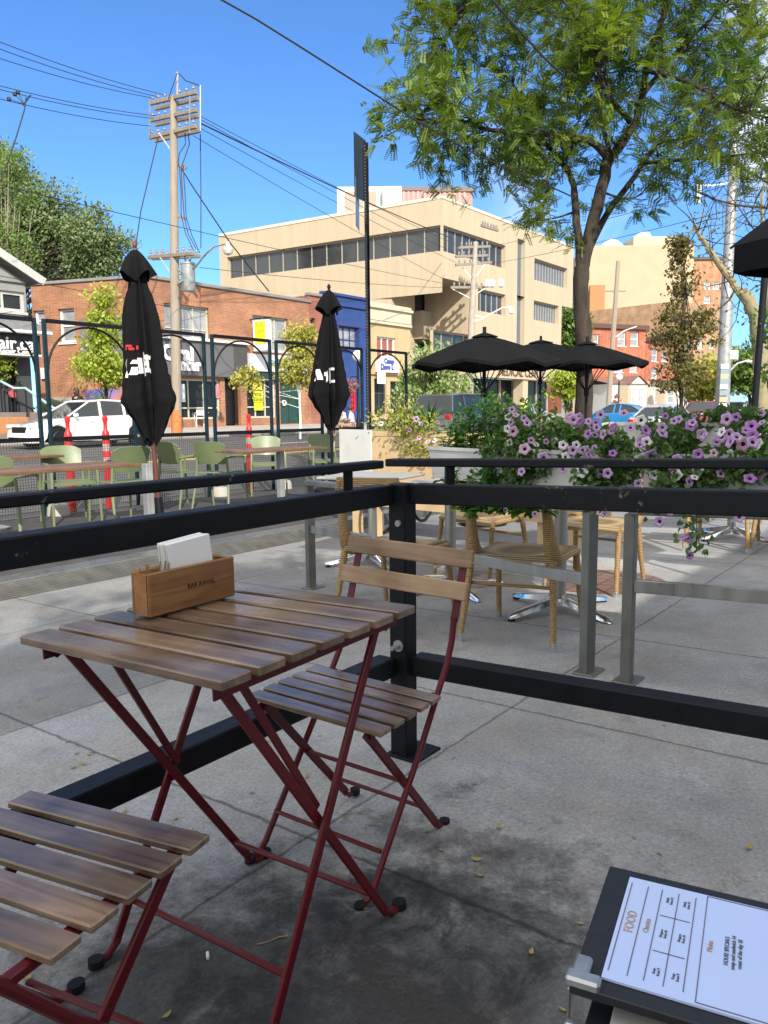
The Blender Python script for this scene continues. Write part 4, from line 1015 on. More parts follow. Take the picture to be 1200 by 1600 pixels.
def W(px,py,dz=0): return atZ(px,py,ZT+dz)
m=MB(); base=W(911,668); bz=V((base.x,base.y,gz(base.y)))
L_T=[]
trunk=limb(m,[bz+V((0,0,-.1)),W(912,640),W(913,580),W(911,520),W(909,460),W(908,415)],.135,.112,12)
A1=limb(m,[W(908,425),W(921,370,.1),W(936,310,.1),W(950,250,.2)],.10,.085,10)
A2=limb(m,[W(950,250,.2),W(975,220,.1),W(1000,170,0),W(1008,110,-.2),W(1024,60,-.4),W(1040,10,-.5),W(1060,-90,-.6)],.08,.03)
A3=limb(m,[W(950,250,.2),W(930,225,0),W(880,212,-.3),W(820,207,-.5),W(765,203,-.8),W(715,185,-1.0),W(685,160,-1.1),W(640,195,-1.3)],.06,.014)
A4=limb(m,[W(908,420,0),W(902,350,.2),W(896,290,.4),W(880,255,.5),W(850,222,.7),W(815,180,.8),W(800,120,.9)],.075,.018)
A5=limb(m,[W(915,400,.1),W(948,335,.3),W(985,285,.4),W(1015,240,.4),W(1060,190,.5),W(1110,160,.5),W(1200,120,.4)],.06,.014)
A6=limb(m,[W(1003,255,.4),W(1060,250,0),W(1130,245,-.4),W(1210,235,-.6)],.035,.012)
A7=limb(m,[W(985,190,0),W(950,150,-.4),W(935,110,-.6),W(930,60,-.8),W(880,0,-1.0),W(850,-80,-1.1)],.045,.014)
A8=limb(m,[W(1003,150,0),W(1050,90,.2),W(1100,40,.4),W(1160,-20,.5)],.05,.015)
A9=limb(m,[W(955,245,.2),W(938,180,1.0),W(930,120,1.6),W(900,60,2.0),W(860,0,2.2)],.04,.012)
A10=limb(m,[W(900,330,.3),W(870,340,.2),W(835,345,0)],.02,.006); A11=limb(m,[W(940,300,.2),W(990,310,0),W(1030,270,-.2)],.02,.006)
A12=limb(m,[W(1008,110,-.2),W(1080,130,-1),W(1150,170,-1.5),W(1230,190,-1.8)],.035,.01)
A13=limb(m,[W(1010,-60,-.4),W(900,-60,0),W(780,-20,.3),W(720,20,.2),W(690,70,0)],.04,.01)
m.build('trunk',bark,lt)
tw=MB(); fo=MB()
def twigs(P,n,ln,rr,start=.2,dens=12,drop=-.1,fl=.20,lw=.052,skip=None):
    for _ in range(n):
        i=int(len(P)*(start+(1-start)*random.random())); i=min(i,len(P)-2); p=V(P[i]); d=(V(P[i+1])-p).normalized()
        dr=(d*.5+rdir(.15)*1.0).normalized(); l=ln*random.uniform(.5,1.2)
        q=[p]; dd=dr.copy()
        for k in range(4): dd=(dd+rdir(0)*.35+V((0,0,drop*.6))).normalized(); q.append(q[-1]+dd*l/4)
        tw.tube(q,[rr,rr*.8,rr*.6,rr*.45,rr*.3],5)
        for j in range(2):
            k=random.choice([1,2,3]); q2=[q[k]]; d2=(dd+rdir(0)*.9).normalized()
            for s_ in range(3): d2=(d2+rdir(0)*.35+V((0,0,drop))).normalized(); q2.append(q2[-1]+d2*l*.2)
            tw.tube(q2,[rr*.6,rr*.45,rr*.3,rr*.2],4,cap=False); 
            for _f in range(dens):
                c=V(random.choice(q2[1:]))+V((random.gauss(0,.05),)*3); 
                if skip and skip(c): continue
                frond(fo,c,V((1,1,.55))*rdir(-.05)+dr*.4,fl*random.uniform(.6,1.2),8,lw)
        for _f in range(dens//2):
            k=random.choice([2,3,4]); c=q[k]+V((random.gauss(0,.05),)*3)
            if skip and skip(c): continue
            frond(fo,c,rdir(-.1)+dr*.4,fl*random.uniform(.6,1.2),8,lw)
twigs(A3,78,.75,.010,.32,8); twigs(A4,52,.75,.010,.45,9); twigs(A7,66,.9,.010,.2,9); twigs(A2,26,.8,.010,.35,7); twigs(A9,66,.9,.010,.3,9)
twigs(A5,40,.85,.010,.45,6); twigs(A6,26,.8,.009,.3,6); twigs(A8,60,.9,.010,.3,7); twigs(A12,50,.9,.009,.3,8); twigs(A13,84,.95,.010,.15,9)
twigs(A10,9,.4,.006,.2,9); twigs(A11,7,.5,.006,.3,7); twigs(A1,4,.5,.006,.5,5); twigs(A2[-4:],26,1.1,.010,0,8)
tw.build('twigs',bark_dark,lt); fo.build('foliage',locust_leaf,lt)
rebase(lt,bz)
def leafball(m,c,R,n,size,flat=.55,shell=.35):
    for _ in range(n):
        d=rdir(0); rr=R*(shell+(1-shell)*random.random()**.6); p=V(c)+V((d.x*rr,d.y*rr,d.z*rr*.8))
        u=rdir(.2).orthogonal().normalized(); w=u.cross(rdir(.5)).normalized(); s_=size*random.uniform(.5,1.2)
        m.add([p-u*s_,p-w*s_*flat,p+u*s_,p+w*s_*flat],[(0,1,2,3)])
def tree(label,base,height,crown,leafmat,nl,size,trunk_r=.08,barkm=None,nb=10,name='street_tree',cl=None,clump=.3,trunk_top=.35,group=None):
    """crown: list of (centre, rx, ry, rz) ellipsoids in world metres"""
    r=thing(name,label,'tree',group=group); base=V(base); m=MB(); top=V((crown[0][0][0],crown[0][0][1],base.z+height*.75))
    P=limb(m,[base+V((0,0,-.1)),base.lerp(top,.3)+V((random.gauss(0,.05),0,0)),base.lerp(top,.65),top],trunk_r,trunk_r*.25,8); f=MB()
    tot=sum(c[1]*c[2]*c[3] for c in crown)
    for (c,rx,ry,rz_) in crown:
        k=max(3,int(nb*(c is not None)))
        nc=int((cl or 30)*max(.15,rx*ry*rz_/tot)); 
        for _ in range(nc):
            d=rdir(0); t=random.random()**.45; q=V((c[0]+d.x*rx*t,c[1]+d.y*ry*t,c[2]+d.z*rz_*t))
            leafball(f,q,clump*random.uniform(.6,1.3),int(nl/(cl or 30)),size,shell=.1)
            if random.random()<.45:
                s_=P[random.randrange(int(len(P)*trunk_top),len(P))]; s_=V(s_); mid=s_.lerp(q,.5)+V((0,0,-.06*(q-s_).length)); m.tube([s_,mid,q],[trunk_r*.22,trunk_r*.13,trunk_r*.05],5,cap=False)
    m.build('trunk',barkm or bark,r); f.build('crown',leafmat,r); rebase(r,base); return r
def ell(px0,py0,px1,py1,Z,depth):
    c=atZ((px0+px1)/2,(py0+py1)/2,Z); ppm=F/Z; w_=abs(px1-px0)/2/ppm*.86; return ((c.x,c.y,c.z),w_,w_,abs(py1-py0)/2/ppm)
def gb(px,Z,z=None):
    p=atZ(px,640,Z); return V((p.x,p.y,gz(p.y) if z is None else z))
lm_y=mat('leaf_lime',(.22,.30,.03),.5,0,.3,1.5,trans=.3,hue=(.36,.40,.05),island=1)
lm_g=mat('leaf_gold',(.42,.36,.06),.5,0,.3,1.5,trans=.25,hue=(.26,.30,.06),island=1)
lm_m=mat('leaf_mid',(.09,.17,.035),.55,0,.3,1.5,trans=.25,hue=(.17,.24,.05),island=1)
lm_p=mat('leaf_pale',(.17,.26,.08),.5,0,.3,1.5,trans=.3,hue=(.32,.38,.16),island=1)
lm_d=mat('leaf_silver',(.07,.12,.04),.6,0,.35,.8,trans=.2,hue=(.20,.25,.11),island=1)
lm_r=mat('leaf_bronze',(.09,.11,.03),.55,0,.3,1.5,trans=.25,hue=(.20,.14,.04),island=1)
random.seed(33)
tree('lime green young tree on the far pavement behind the white car',gb(172,27.2),5.6,[ell(105,540,215,605,27,1),ell(128,488,200,560,27,1),ell(140,440,185,510,27,.6)],lm_y,5200,.085,.07,cl=75,clump=.42)
tree('gold and yellow leaved young tree on the far pavement between the two closed umbrellas',gb(566-98,31),5.4,[ell(425,520,500,610,31,1),ell(440,490,495,560,31,1),ell(362,575,420,610,30.5,.5)],lm_g,5200,.085,.06,white_paint,cl=80,clump=.45)
tree('pale green feathery tree beside the dark grey car, left of the nearest open umbrella',gb(672,33),4.2,[ell(612,560,740,660,33,1.4),ell(640,535,720,590,33,1)],lm_p,4600,.11,.08,cl=70,clump=.55)
tree('slim young tree with bronze green leaves left of the tall metal lamp pole',gb(1068,15.5),5.4,[ell(1000,480,1130,560,15.5,.3),ell(1025,400,1090,480,15.5,.2),ell(1010,560,1125,615,15.5,.4),ell(1048,370,1076,410,15.5,.1)],lm_r,4600,.048,.055,bark_dark,cl=75,clump=.24,trunk_top=.2)
tree('big silvery green tree filling the sky above the small house at left',gb(95,52),15,[ell(-80,250,60,440,52,6),ell(30,290,150,450,52,5),ell(100,330,205,450,50,4),ell(-60,215,40,330,54,4)],lm_d,60000,.14,.4,cl=260,clump=1.35,name='maple_tree')
tree('thin half bare tree at the far left in front of the big silvery tree',gb(8,44),11,[ell(-60,330,60,440,44,4),ell(-20,230,60,330,44,3)],lm_m,7000,.10,.25,pole_wood,cl=120,clump=.75)
tree('green tree standing behind the tan office building right of its lower corner',gb(890,92),12,[ell(868,470,920,640,92,4)],lm_m,5000,.36,.3,cl=60,clump=1.3)
tree('small light green tree in front of the tan building right of the middle umbrella',gb(884,48),4.5,[ell(850,580,915,622,48,1.5)],lm_y,1800,.16,.08,cl=36,clump=.6)
tree('green street tree at far right behind the lamp pole',gb(1175,60),7,[ell(1120,540,1215,620,60,4)],lm_m,4200,.24,.2,cl=60,clump=1.2)
tree('faded yellow green street tree in front of the red brick houses at right',gb(1098,66),6.5,[ell(1062,560,1130,625,66,3)],lm_g,3000,.24,.15,cl=44,clump=1.1)
tree('feathery green leaves hanging in from the right picture edge beside the black umbrella pole',gb(1215,11),5,[ell(1180,480,1260,560,11,.3),ell(1190,560,1270,600,11,.3)],lm_m,1800,.05,.12,cl=40,clump=.25)
tree('tree showing a few lime leaves at the left picture edge above the house window',gb(-25,30),7,[ell(-50,410,22,460,30,.6),ell(-40,540,30,585,28,.5)],lm_y,1600,.09,.1,cl=40,clump=.4)
# bare dead tree at right
r=thing('leaning_tree','mostly bare leaning tree with a pale trunk right of the tall lamp pole','tree'); m=MB(); Z_=17
Wb_=lambda px,py,d=0: atZ(px,py,Z_+d)
b0=gb(1192,Z_)
limb(m,[b0,Wb_(1190,600),Wb_(1186,540),Wb_(1178,490),Wb_(1160,455)],.18,.13,10); T2=limb(m,[Wb_(1175,485),Wb_(1150,450),Wb_(1115,400),Wb_(1095,370),Wb_(1085,350)],.10,.03)
T3=limb(m,[Wb_(1186,520),Wb_(1200,440),Wb_(1190,330),Wb_(1200,260)],.07,.02)
tw=MB()
for P_ in (T2,T3):
    for _ in range(26):
        i=random.randrange(3,len(P_)); p=V(P_[i]); d=rdir(.1); q=[p]
        for k in range(4): d=(d+rdir(0)*.4).normalized(); q.append(q[-1]+d*.28)
        tw.tube(q,[.014,.011,.008,.006,.004],4)
m.build('trunk',mat('bark_pale',(.26,.22,.13),.85,0,.3,6,.6,20),r); tw.build('twigs',bark_dark,r)
f=MB()
for _ in range(30): 
    i=random.randrange(2,len(T2)); leafball(f,V(T2[i])+rdir(0)*.5,.25,12,.05)
f.build('crown',lm_r,r); rebase(r,b0)
# tangle of bare twigs in front of the sky at right (belongs to a street tree just out of frame)
r=thing('bare_branched_tree','tree with a tangle of thin bare dark branches against the sky at upper right','tree'); m=MB(); ZZ=14
b0=gb(1290,ZZ); Wc=lambda px,py,d=0: atZ(px,py,ZZ+d)
T=limb(m,[b0,Wc(1290,500),Wc(1275,380),Wc(1250,300)],.14,.08); Bs=[limb(m,[Wc(1275,380),Wc(1215,330),Wc(1150,320),Wc(1090,300),Wc(1040,260)],.03,.007),limb(m,[Wc(1260,320),Wc(1190,280),Wc(1130,250),Wc(1060,235)],.03,.006),limb(m,[Wc(1285,430),Wc(1220,400),Wc(1180,360),Wc(1130,290)],.025,.006)]
for B in Bs:
    for _ in range(26):
        i=random.randrange(4,len(B)); p=V(B[i]); d=rdir(0); q=[p]
        for k in range(5): d=(d+rdir(0)*.45).normalized(); q.append(q[-1]+d*.17)
        m.tube(q,[.008,.007,.005,.004,.003,.002],4)
m.build('trunk',bark_dark,r); rebase(r,b0)
# ================================================================== POLES AND WIRES
def wire(label,pts,r=.012,sag=0,group=None):
    P=[V(p) for p in pts]
    if len(P)==2:
        a,b_=P; P=[a.lerp(b_,t/14)+V((0,0,-sag*4*(t/14)*(1-t/14))) for t in range(15)]
    c=P[0]; m=MB(); m.tube([p-c for p in P],r,5); return m.build('overhead_wire',wire_m,loc=c,**lab(label,'wire',group))
ZU=31.
U=lambda px,py,d=0: atZ(px,py,ZU+d)
ub=U(276,672); up=thing('utility_pole','weathered wooden utility pole with three stacked crossarms and a grey transformer','utility pole',(ub.x,ub.y,gz(ub.y)))
m=MB(); tpp=U(271,150); m.tube([(ub.x,ub.y,gz(ub.y)-.2),U(273,450),tpp],[.20,.175,.13],14); m.build('pole',pole_wood,up)
m=MB(); bb=U(276,655); m.tube([(ub.x,ub.y,gz(ub.y)-.05),(bb.x,bb.y,U(276,640).z)],[.212,.206],14); m.build('orange_base_wrap',mat('orange_paint',(.55,.18,.06),.8,0,.3,8),up)
armm=mat('crossarm_wood',(.24,.205,.17),.85,0,.3,6,.4,20)
def arm(y,x0,x1,slope,d,hgt=.26):
    # arm runs roughly across the street: nearer end at right... built in world from two measured ends
    a=U(x0,y+slope,1.0+d); b_=U(x1,y-slope,-1.0+d); m=MB(); m.bar(a,b_,.12,.14,bev=.01); m.build('crossarm',armm,up); 
    for t in (.06,.2,.34,.66,.8,.94):
        p=a.lerp(b_,t); m=MB(); m.lathe([(.012,0),(.012,.06),(.05,.07),(.055,.12),(.03,.16),(.045,.18),(.0,.22)],c=p+V((0,0,.07)),n=10); m.build('insulator',mat('insulator_grey',(.22,.22,.23),.3,0,.2,8),up)
    return a,b_
arms=[]
for (y0,y1) in ((160,145),(198,180),(213,196)): pass
AR=[arm(153,234,307,9,0),arm(162,243,310,8,.5),arm(180,235,308,8,0),arm(188,243,311,7,.5),arm(206,234,307,9,0),arm(212,243,312,8,.5)]
AR2=[arm(399,232,302,3,0),arm(402,238,312,2,.4)]
m=MB(); m.cyl(U(277,150),U(277,113),.05,8); m.cyl(U(313,205,-1),U(313,133,-1),.03,6); m.build('mast',galv,up)
for a_,b_ in ((U(234.5,156,.9),U(234.5,213,.9)),(U(296.5,150,-.8),U(296.5,208,-.8)),(U(248,207),U(268,236)),(U(278,200),U(267,236)),(U(250,402),U(268,428)),(U(280,398),U(268,425))): m=MB(); m.bar(a_,b_,.03,.05); m.build('brace',galv,up)
for y in (258,337):
    m=MB(); m.bar(U(274,y-2),U(291,y+5),.10,.10); m.build('standoff_bracket',armm,up)
m=MB(); c=U(294,432,-.4); m.lathe([(0,-.55),(.24,-.55),(.26,-.5),(.26,.42),(.28,.44),(.28,.5),(.1,.55),(0,.55)],c=c,n=18)
m.lathe([(.03,.55),(.04,.62),(.06,.64),(.03,.7),(.05,.74),(0,.78)],c=c+V((-.1,0,0)),n=8); m.lathe([(.03,.55),(.04,.62),(.06,.64),(.03,.7),(.05,.74),(0,.78)],c=c+V((.12,0,0)),n=8)
m.bar(c+V((-.5,0,.2)),c,.06,.05); m.bar(c+V((-.5,0,-.3)),c,.06,.05); m.build('transformer',galv,up)
m=MB(); m.tube([U(272,428),U(290,428),U(305,418,-.6),U(320,398,-1),U(335,385,-1.3),U(352,381,-1.6)],.035,8); m.bar(U(274,446),U(322,398,-1),.03,.03); m.build('lamp_arm',galv,up)
m=MB(); c=U(356,388,-1.7); m.lathe([(.03,.25),(.07,.22),(.09,.05),(.19,.0),(.2,-.06),(.14,-.2),(0,-.26)][::-1],c=c,n=14); m.build('lamp_head',mat('lamp_glass',(.55,.55,.52),.2,.2,.15,6),up)
for pts in ([(289,208),(290,225),(280,240),(278,258)],[(294,208),(296,225),(290,243),(283,262),(285,300),(288,340),(294,365),(308,392)],[(280,258),(283,300),(283,335),(290,365),(303,392)],[(286,258),(289,300),(291,340),(300,368),(312,395)],[(313,210),(314,300),(314,388)],[(277,114),(268,140),(263,155)],[(279,114),(290,126),(312,134)]):
    m=MB(); m.tube([U(x,y,-.3) for x,y in pts],.02,5); m.build('cable',wire_m,up)
rebase(up,(ub.x,ub.y,gz(ub.y)))
# far pole right (in front of tan building)
ZV=54; Vv=lambda px,py,d=0: atZ(px,py,ZV+d)
vb=Vv(733,660); r=thing('utility_pole','pale distant utility pole with crossarms standing before the tan office building','utility pole')
m=MB(); m.tube([(vb.x,vb.y,gz(vb.y)),Vv(737,500),Vv(743,378)],[.26,.22,.16],10); m.build('pole',mat('pole_pale',(.36,.32,.27),.85,0,.2,4),r)
for (y,x0,x1,s_) in ((356,752,778,-4),(386,716,766,1),(400,712,762,1),(412,712,768,2),(449,704,758,0)):
    a=Vv(x0,y+s_,-.6);b_=Vv(x1,y-s_,.6); m=MB(); m.bar(a,b_,.15,.16); m.build('crossarm',armm,r)
    for t in (.1,.25,.4,.6,.75,.9): m=MB(); m.lathe([(.03,0),(.06,.1),(.07,.2),(0,.3)],c=a.lerp(b_,t)+V((0,0,.06)),n=6); m.build('insulator',MATS['insulator_grey'],r)
m=MB(); m.bar(Vv(704,450),Vv(735,466),.05,.05); m.bar(Vv(758,450),Vv(735,466),.05,.05); m.bar(Vv(720,415),Vv(738,436),.05,.05); m.bar(Vv(758,413),Vv(740,436),.05,.05); m.build('brace',white_paint,r)
for x in (762,769,783):
    m=MB(); m.lathe([(0,-.3),(.2,-.2),(.22,.1),(.1,.25),(0,.3)],c=Vv(x,443),n=8); m.build('floodlight',white_paint,r)
m=MB(); m.tube([Vv(736,502),Vv(752,500),Vv(768,490,-.5),Vv(785,481,-1),Vv(800,480,-1.2)],.06,6); m.tube([Vv(736,493),Vv(748,494),Vv(757,497)],.04,6); m.build('lamp_arm',white_paint,r)
m=MB(); m.lathe([(0,-.3),(.16,-.22),(.2,0),(.08,.2),(0,.25)],c=Vv(799,484,-1.2),n=10); m.build('lamp_head',white_paint,r)
rebase(r,(vb.x,vb.y,gz(vb.y)))
# tall metal lamp pole
ZL=26; Lp=lambda px,py,d=0: atZ(px,py,ZL+d); b0=Lp(1128,655); b0.z=gz(b0.y)
r=thing('lamp_pole','tall grey metal lamp pole with flyers and a small street lamp arm at right','lamp pole')
m=MB(); m.tube([b0,Lp(1130,600),Lp(1137,440),Lp(1149,195)],[.24,.22,.19,.13],16); m.build('pole',galv,r)
m=MB(); m.tube([Lp(1132,595),Lp(1140,580),Lp(1152,568),Lp(1170,563)],.035,6); m.build('lamp_arm',galv,r)
m=MB(); m.box(Lp(1171,565),(.35,.16,.09),bev=.03); m.build('lamp_head',white_paint,r)
fm=[mat('flyer_a',(.6,.6,.55),.8),mat('flyer_b',(.22,.28,.32),.8),mat('flyer_c',(.42,.36,.25),.8)]
for i,(py) in enumerate((573,580,588,604,614,624,634,596)):
    c=Lp(1130+(643-py)*.05-1,py,-.26); m=MB(); m.box(c,(.03,.26,.17),AZ+math.pi); m.build('flyer',fm[i%3],r)
m=MB(); m.box(Lp(1146,555,-.1),(.25,.25,.3),bev=.02); m.build('control_box',white_paint,r)
m=MB(); m.tube([Lp(1146,285),Lp(1115,290,-.3),Lp(1085,290,-.5)],.03,6); m.box(Lp(1092,305,-.5),(.12,.12,.5),bev=.02); m.build('bracket_arm',white_paint,r)
rebase(r,b0)
# mid distance pole at right
ZM=72; b0=atZ(950,640,ZM); b0.z=gz(b0.y); r=thing('utility_pole','thin grey wooden utility pole in front of the red brick corner building','utility pole')
m=MB(); m.tube([b0,atZ(957,540,ZM),atZ(966,408,ZM)],[.27,.24,.2],8); m.build('pole',pole_wood,r); m=MB(); m.bar(atZ(946,455,ZM),atZ(978,455,ZM),.12,.12); m.build('crossarm',armm,r)
m=MB(); m.tube([atZ(960,528,ZM),atZ(975,517,ZM),atZ(995,510,ZM)],.05,5); m.build('lamp_arm',white_paint,r); rebase(r,b0)
# street wires
Q=lambda px,py,Z: atZ(px,py,Z)
W_=[('top wire running left out of the picture from the highest crossarm',(-60,42,23),(256,148,31)),('second wire running left from the highest crossarm',(-60,54,23),(246,151,31)),('third wire running left from the highest crossarm',(-60,71,23),(238,153,31)),
('upper wire of the middle bundle running left from the second crossarm',(-60,118,23),(245,181,31)),('middle wire of the bundle running left from the second crossarm',(-60,124,23),(240,185,31)),('lowest wire of the bundle running left from the third crossarm',(-60,139,23),(236,197,31)),
('heavy twisted cable falling right from the crossarms across the sign plates',(312,192,30),(705,372,54)),('uppermost thin wire falling right from the left utility pole',(314,182,30),(716,384,54)),('second thin wire falling right from the left utility pole',(314,187,30),(716,398,54)),('third thin wire falling right from the left utility pole',(314,201,30),(712,410,54)),('lowest thin wire falling right from the left utility pole',(302,212,30),(712,446,54)),
('thin wire crossing behind the lower crossarm of the left pole',(-60,275,20),(705,445,54)),('wire sagging over the office windows below the lamp head',(312,418,31),(707,450,54)),
('thin wire from the far pole to the right behind the locust trunk',(766,385,54),(1135,290,26)),('second thin wire from the far pole to the right',(766,412,54),(1135,330,26)),
('faint wire low in front of the brick building',(-60,420,26),(640,540,62))]
for l,a,b_ in W_: wire(l,(Q(*a),Q(*b_)),.012 if 'heavy' not in l else .028,.13)
wire('thick dark service cable crossing the whole sky to the locust tree',[Q(320,-15,8),Q(400,30,8.3),Q(480,80,8.6),Q(560,131,9),Q(640,182,9.5),Q(740,240,10),Q(830,278,10.4),Q(900,310,10.8)],.010)
wire('thin black service cable in the top right leaves',[Q(760,-10,9),Q(800,35,9.3),Q(850,90,9.6),Q(880,118,10)],.012)
wire('dark service drop from the left pole down past the street lamp',[Q(280,258,31),Q(300,290,31),Q(330,335,31.5),Q(360,380,32),Q(420,455,34)],.025)
wire('steep double wire from the crossarms down toward the near closed umbrella',[Q(247,215,31),Q(236,262,31),Q(220,330,31),Q(212,385,31)],.022)
wire('guy wire hanging down at the far left from a small black clamp',[Q(41,152,24),Q(38,172,24),Q(22,225,24),Q(4,275,24),Q(-20,330,24)],.02)
m=MB(); c=Q(33,158,24)
for x,y in ((28,144),(23,147),(14,155)): m.lathe([(0,-.07),(.06,-.04),(.06,.04),(0,.07)],c=Q(x,y,24),n=8); m.cyl(Q(x,y,24),Q(38,163,24),.012,5)
m.cyl(Q(48,148,24),Q(36,165,24),.02,6); o=m.build('cable_clamp',wire_m,**lab('small black cable clamp with three insulators on the wires at upper left','clamp'))
# ================================================================== BUILDINGS
class Face:
    """vertical wall plane through A->B (2D) ; n = outward normal (toward viewer)"""
    def __init__(s,A,B):
        s.A=V((A[0],A[1])); s.B=V((B[0],B[1])); s.d=(s.B-s.A).normalized(); s.L=(s.B-s.A).length
        n=V((s.d.y,-s.d.x)); 
        if n.dot(-s.A)<0: n=-n
        s.n=n
    def hit(s,px,py):
        r=ray(px,py); d=s.d; t=(s.A.x*d.y-s.A.y*d.x)/(r.x*d.y-r.y*d.x); p=CAM+r*t; return (V((p.x,p.y))-s.A).dot(d),p.z
    def P(s,u,z,o=0): q=s.A+s.d*u+s.n*o; return V((q.x,q.y,z))
    def rect(s,x0,y0,x1,y1):   # pixel box -> (u0,u1,z0,z1)
        u0,_=s.hit(x0,(y0+y1)/2); u1,_=s.hit(x1,(y0+y1)/2); xm=(x0+x1)/2; z1=s.hit(xm,y0)[1]; z0=s.hit(xm,y1)[1]
        return (min(u0,u1),max(u0,u1),z0,z1)
    def box(s,m,r,o0,o1,bev=0):  # box on face from offset o0 to o1
        u0,u1,z0,z1=r; c=s.P((u0+u1)/2,(z0+z1)/2,(o0+o1)/2); R=Matrix(((s.d.x,s.n.x,0),(s.d.y,s.n.y,0),(0,0,1)))
        if R.determinant()<0: R=Matrix(((-s.d.x,s.n.x,0),(-s.d.y,s.n.y,0),(0,0,1)))
        m.box(c,(u1-u0,abs(o1-o0),z1-z0),R=R,bev=bev)
def wall(face,u0,u1,z0,z1,holes,depth=.15,m=None):
    m=m or MB(); us=sorted({u0,u1}|{min(max(h[i],u0),u1) for h in holes for i in(0,1)}); zs=sorted({z0,z1}|{min(max(h[i],z0),z1) for h in holes for i in (2,3)})
    for a,b_ in zip(us,us[1:]):
        for c,d in zip(zs,zs[1:]):
            cu,cz=(a+b_)/2,(c+d)/2
            if any(h[0]<cu<h[1] and h[2]<cz<h[3] for h in holes): continue
            m.add([face.P(a,c),face.P(b_,c),face.P(b_,d),face.P(a,d)],[(0,1,2,3)])
    for h in holes:
        a,b_,c,d=h; I=lambda u,z:face.P(u,z,-depth)
        for p,q in (((a,c),(b_,c)),((b_,c),(b_,d)),((b_,d),(a,d)),((a,d),(a,c))): m.add([face.P(*p),face.P(*q),I(*q),I(*p)],[(0,1,2,3)])
    return m
def window(root,face,r,mull=1,rows=(),fm=None,gm=None,depth=.15,fw=.05,name='window',sill=True,curtain=None):
    fm=fm or white_paint; gm=gm or glass; a,b_,c,d=r; f=MB(); o=-depth+.03
    face.box(f,(a,b_,c,c+fw),o-.03,o+.03); face.box(f,(a,b_,d-fw,d),o-.03,o+.03)
    face.box(f,(a,a+fw,c+fw,d-fw),o-.03,o+.03); face.box(f,(b_-fw,b_,c+fw,d-fw),o-.03,o+.03)
    for k in range(1,mull): u=a+(b_-a)*k/mull; face.box(f,(u-fw*.35,u+fw*.35,c+fw,d-fw),o-.03,o+.025)
    for t in rows: z=c+(d-c)*t; face.box(f,(a+fw,b_-fw,z-fw*.35,z+fw*.35),o-.03,o+.02)
    w=f.build(name,fm,root)
    g=MB(); g.add([face.P(a+.01,c+.01,-depth),face.P(b_-.01,c+.01,-depth),face.P(b_-.01,d-.01,-depth),face.P(a+.01,d-.01,-depth)],[(0,1,2,3)]); g.build('pane',gm,w)
    if sill: s_=MB(); face.box(s_,(a-.05,b_+.05,c-.09,c),.0,.07); s_.build('sill',fm,w)
    return w
def px_z(px,py,z): return plane(px,py,z)
# ---------- brick building with shops
YF=29.6
brickA=brickmat('orange_brick',(.38,.155,.07),(.28,.105,.05),(.32,.24,.18))
cA=atY(225,430,YF); cB=atY(480,473,YF); zR=(cA.z+cB.z)/2-.05; GB=gz(YF)-.3
X0,X1=cA.x,cB.x+.15
bl_=plane(48,452,zR-.15); LF=Face((X0,YF),(bl_.x,bl_.y)); FF=Face((X0,YF),(X1,YF))
bk=thing('brick_shop_building','two storey orange brick building with grey shop fronts behind the near closed umbrella','building')
H1=[FF.rect(257,477,327,528),FF.rect(395,495,450,548)]
shop=[FF.rect(272,592,345,655),FF.rect(352,588,376,665),FF.rect(386,592,432,653),FF.rect(438,592,470,662)]
m=wall(FF,0,X1-X0,GB,zR,H1+shop,.2)
LH=[LF.rect(97,483,118,505),LF.rect(94,482,115,534)]
LH=[LF.rect(92,482,117,535),LF.rect(53,485,70,516)]
wall(LF,0,LF.L,GB,zR,LH,.2,m)
BK=V((bl_.x+(X1-X0),bl_.y)); 
R_=Face((X1,YF),(BK.x,BK.y)); R_.n=-R_.n if R_.n.dot(V((1,0)))<0 else R_.n; wall(R_,0,R_.L,GB,zR,[],.2,m)
m.build('wall',brickA,bk)
m=MB(); m.add([FF.P(0,zR-.1),FF.P(X1-X0,zR-.1),V((BK.x,BK.y,zR-.1)),V((bl_.x,bl_.y,zR-.1))],[(0,1,2,3)]); rfm=mat('roof_felt',(.12,.11,.11),.9,0,.2,2); m.build('roof',rfm,bk)
m=MB(); FF.box(m,(-.12,X1-X0+.1,zR+.002,zR+.16),-.3,.10,.02); LF.box(m,(.32,LF.L,zR+.004,zR+.14),-.3,.08,.02); m.build('parapet_cap',mat('coping_grey',(.22,.21,.21),.7,0,.15,3),bk)
cur=mat('curtained_glass',(.28,.29,.30),.15,0,.4,1.5)
window(bk,FF,H1[0],3,(.28,),mat('window_frame_cream',(.5,.48,.4),.6),cur,.2,.07); window(bk,FF,H1[1],3,(.3,),mat('window_frame_cream',(0,0,0)),cur,.2,.07)
for h in LH: window(bk,LF,h,1,(.5,),white_paint,cur,.2,.10)
m=MB(); LF.box(m,LF.rect(124,480,200,545)[:2]+(gz(30)+2.6,zR-1.6),.0,.012); m.build('painted_patch',mat('grey_patch_paint',(.16,.15,.15),.85,0,.15,3),bk)
# wall mural low on the side wall
mur=mat('mural_blue',(.05,.10,.45),.7,0,.4,1.2,hue=(.45,.18,.04))
m=MB(); a,b_,c,d=LF.rect(135,608,212,680); LF.box(m,(a,b_,gz(30),d),.0,.03); m.build('mural',mur,bk)
a,b_,c,d=LF.rect(62,606,132,660); m=MB(); LF.box(m,(a,b_,gz(30)-.2,c+1.15),.0,.12); m.build('wall_plinth',mat('plinth_render',(.33,.31,.27),.9,0,.2,2),bk)
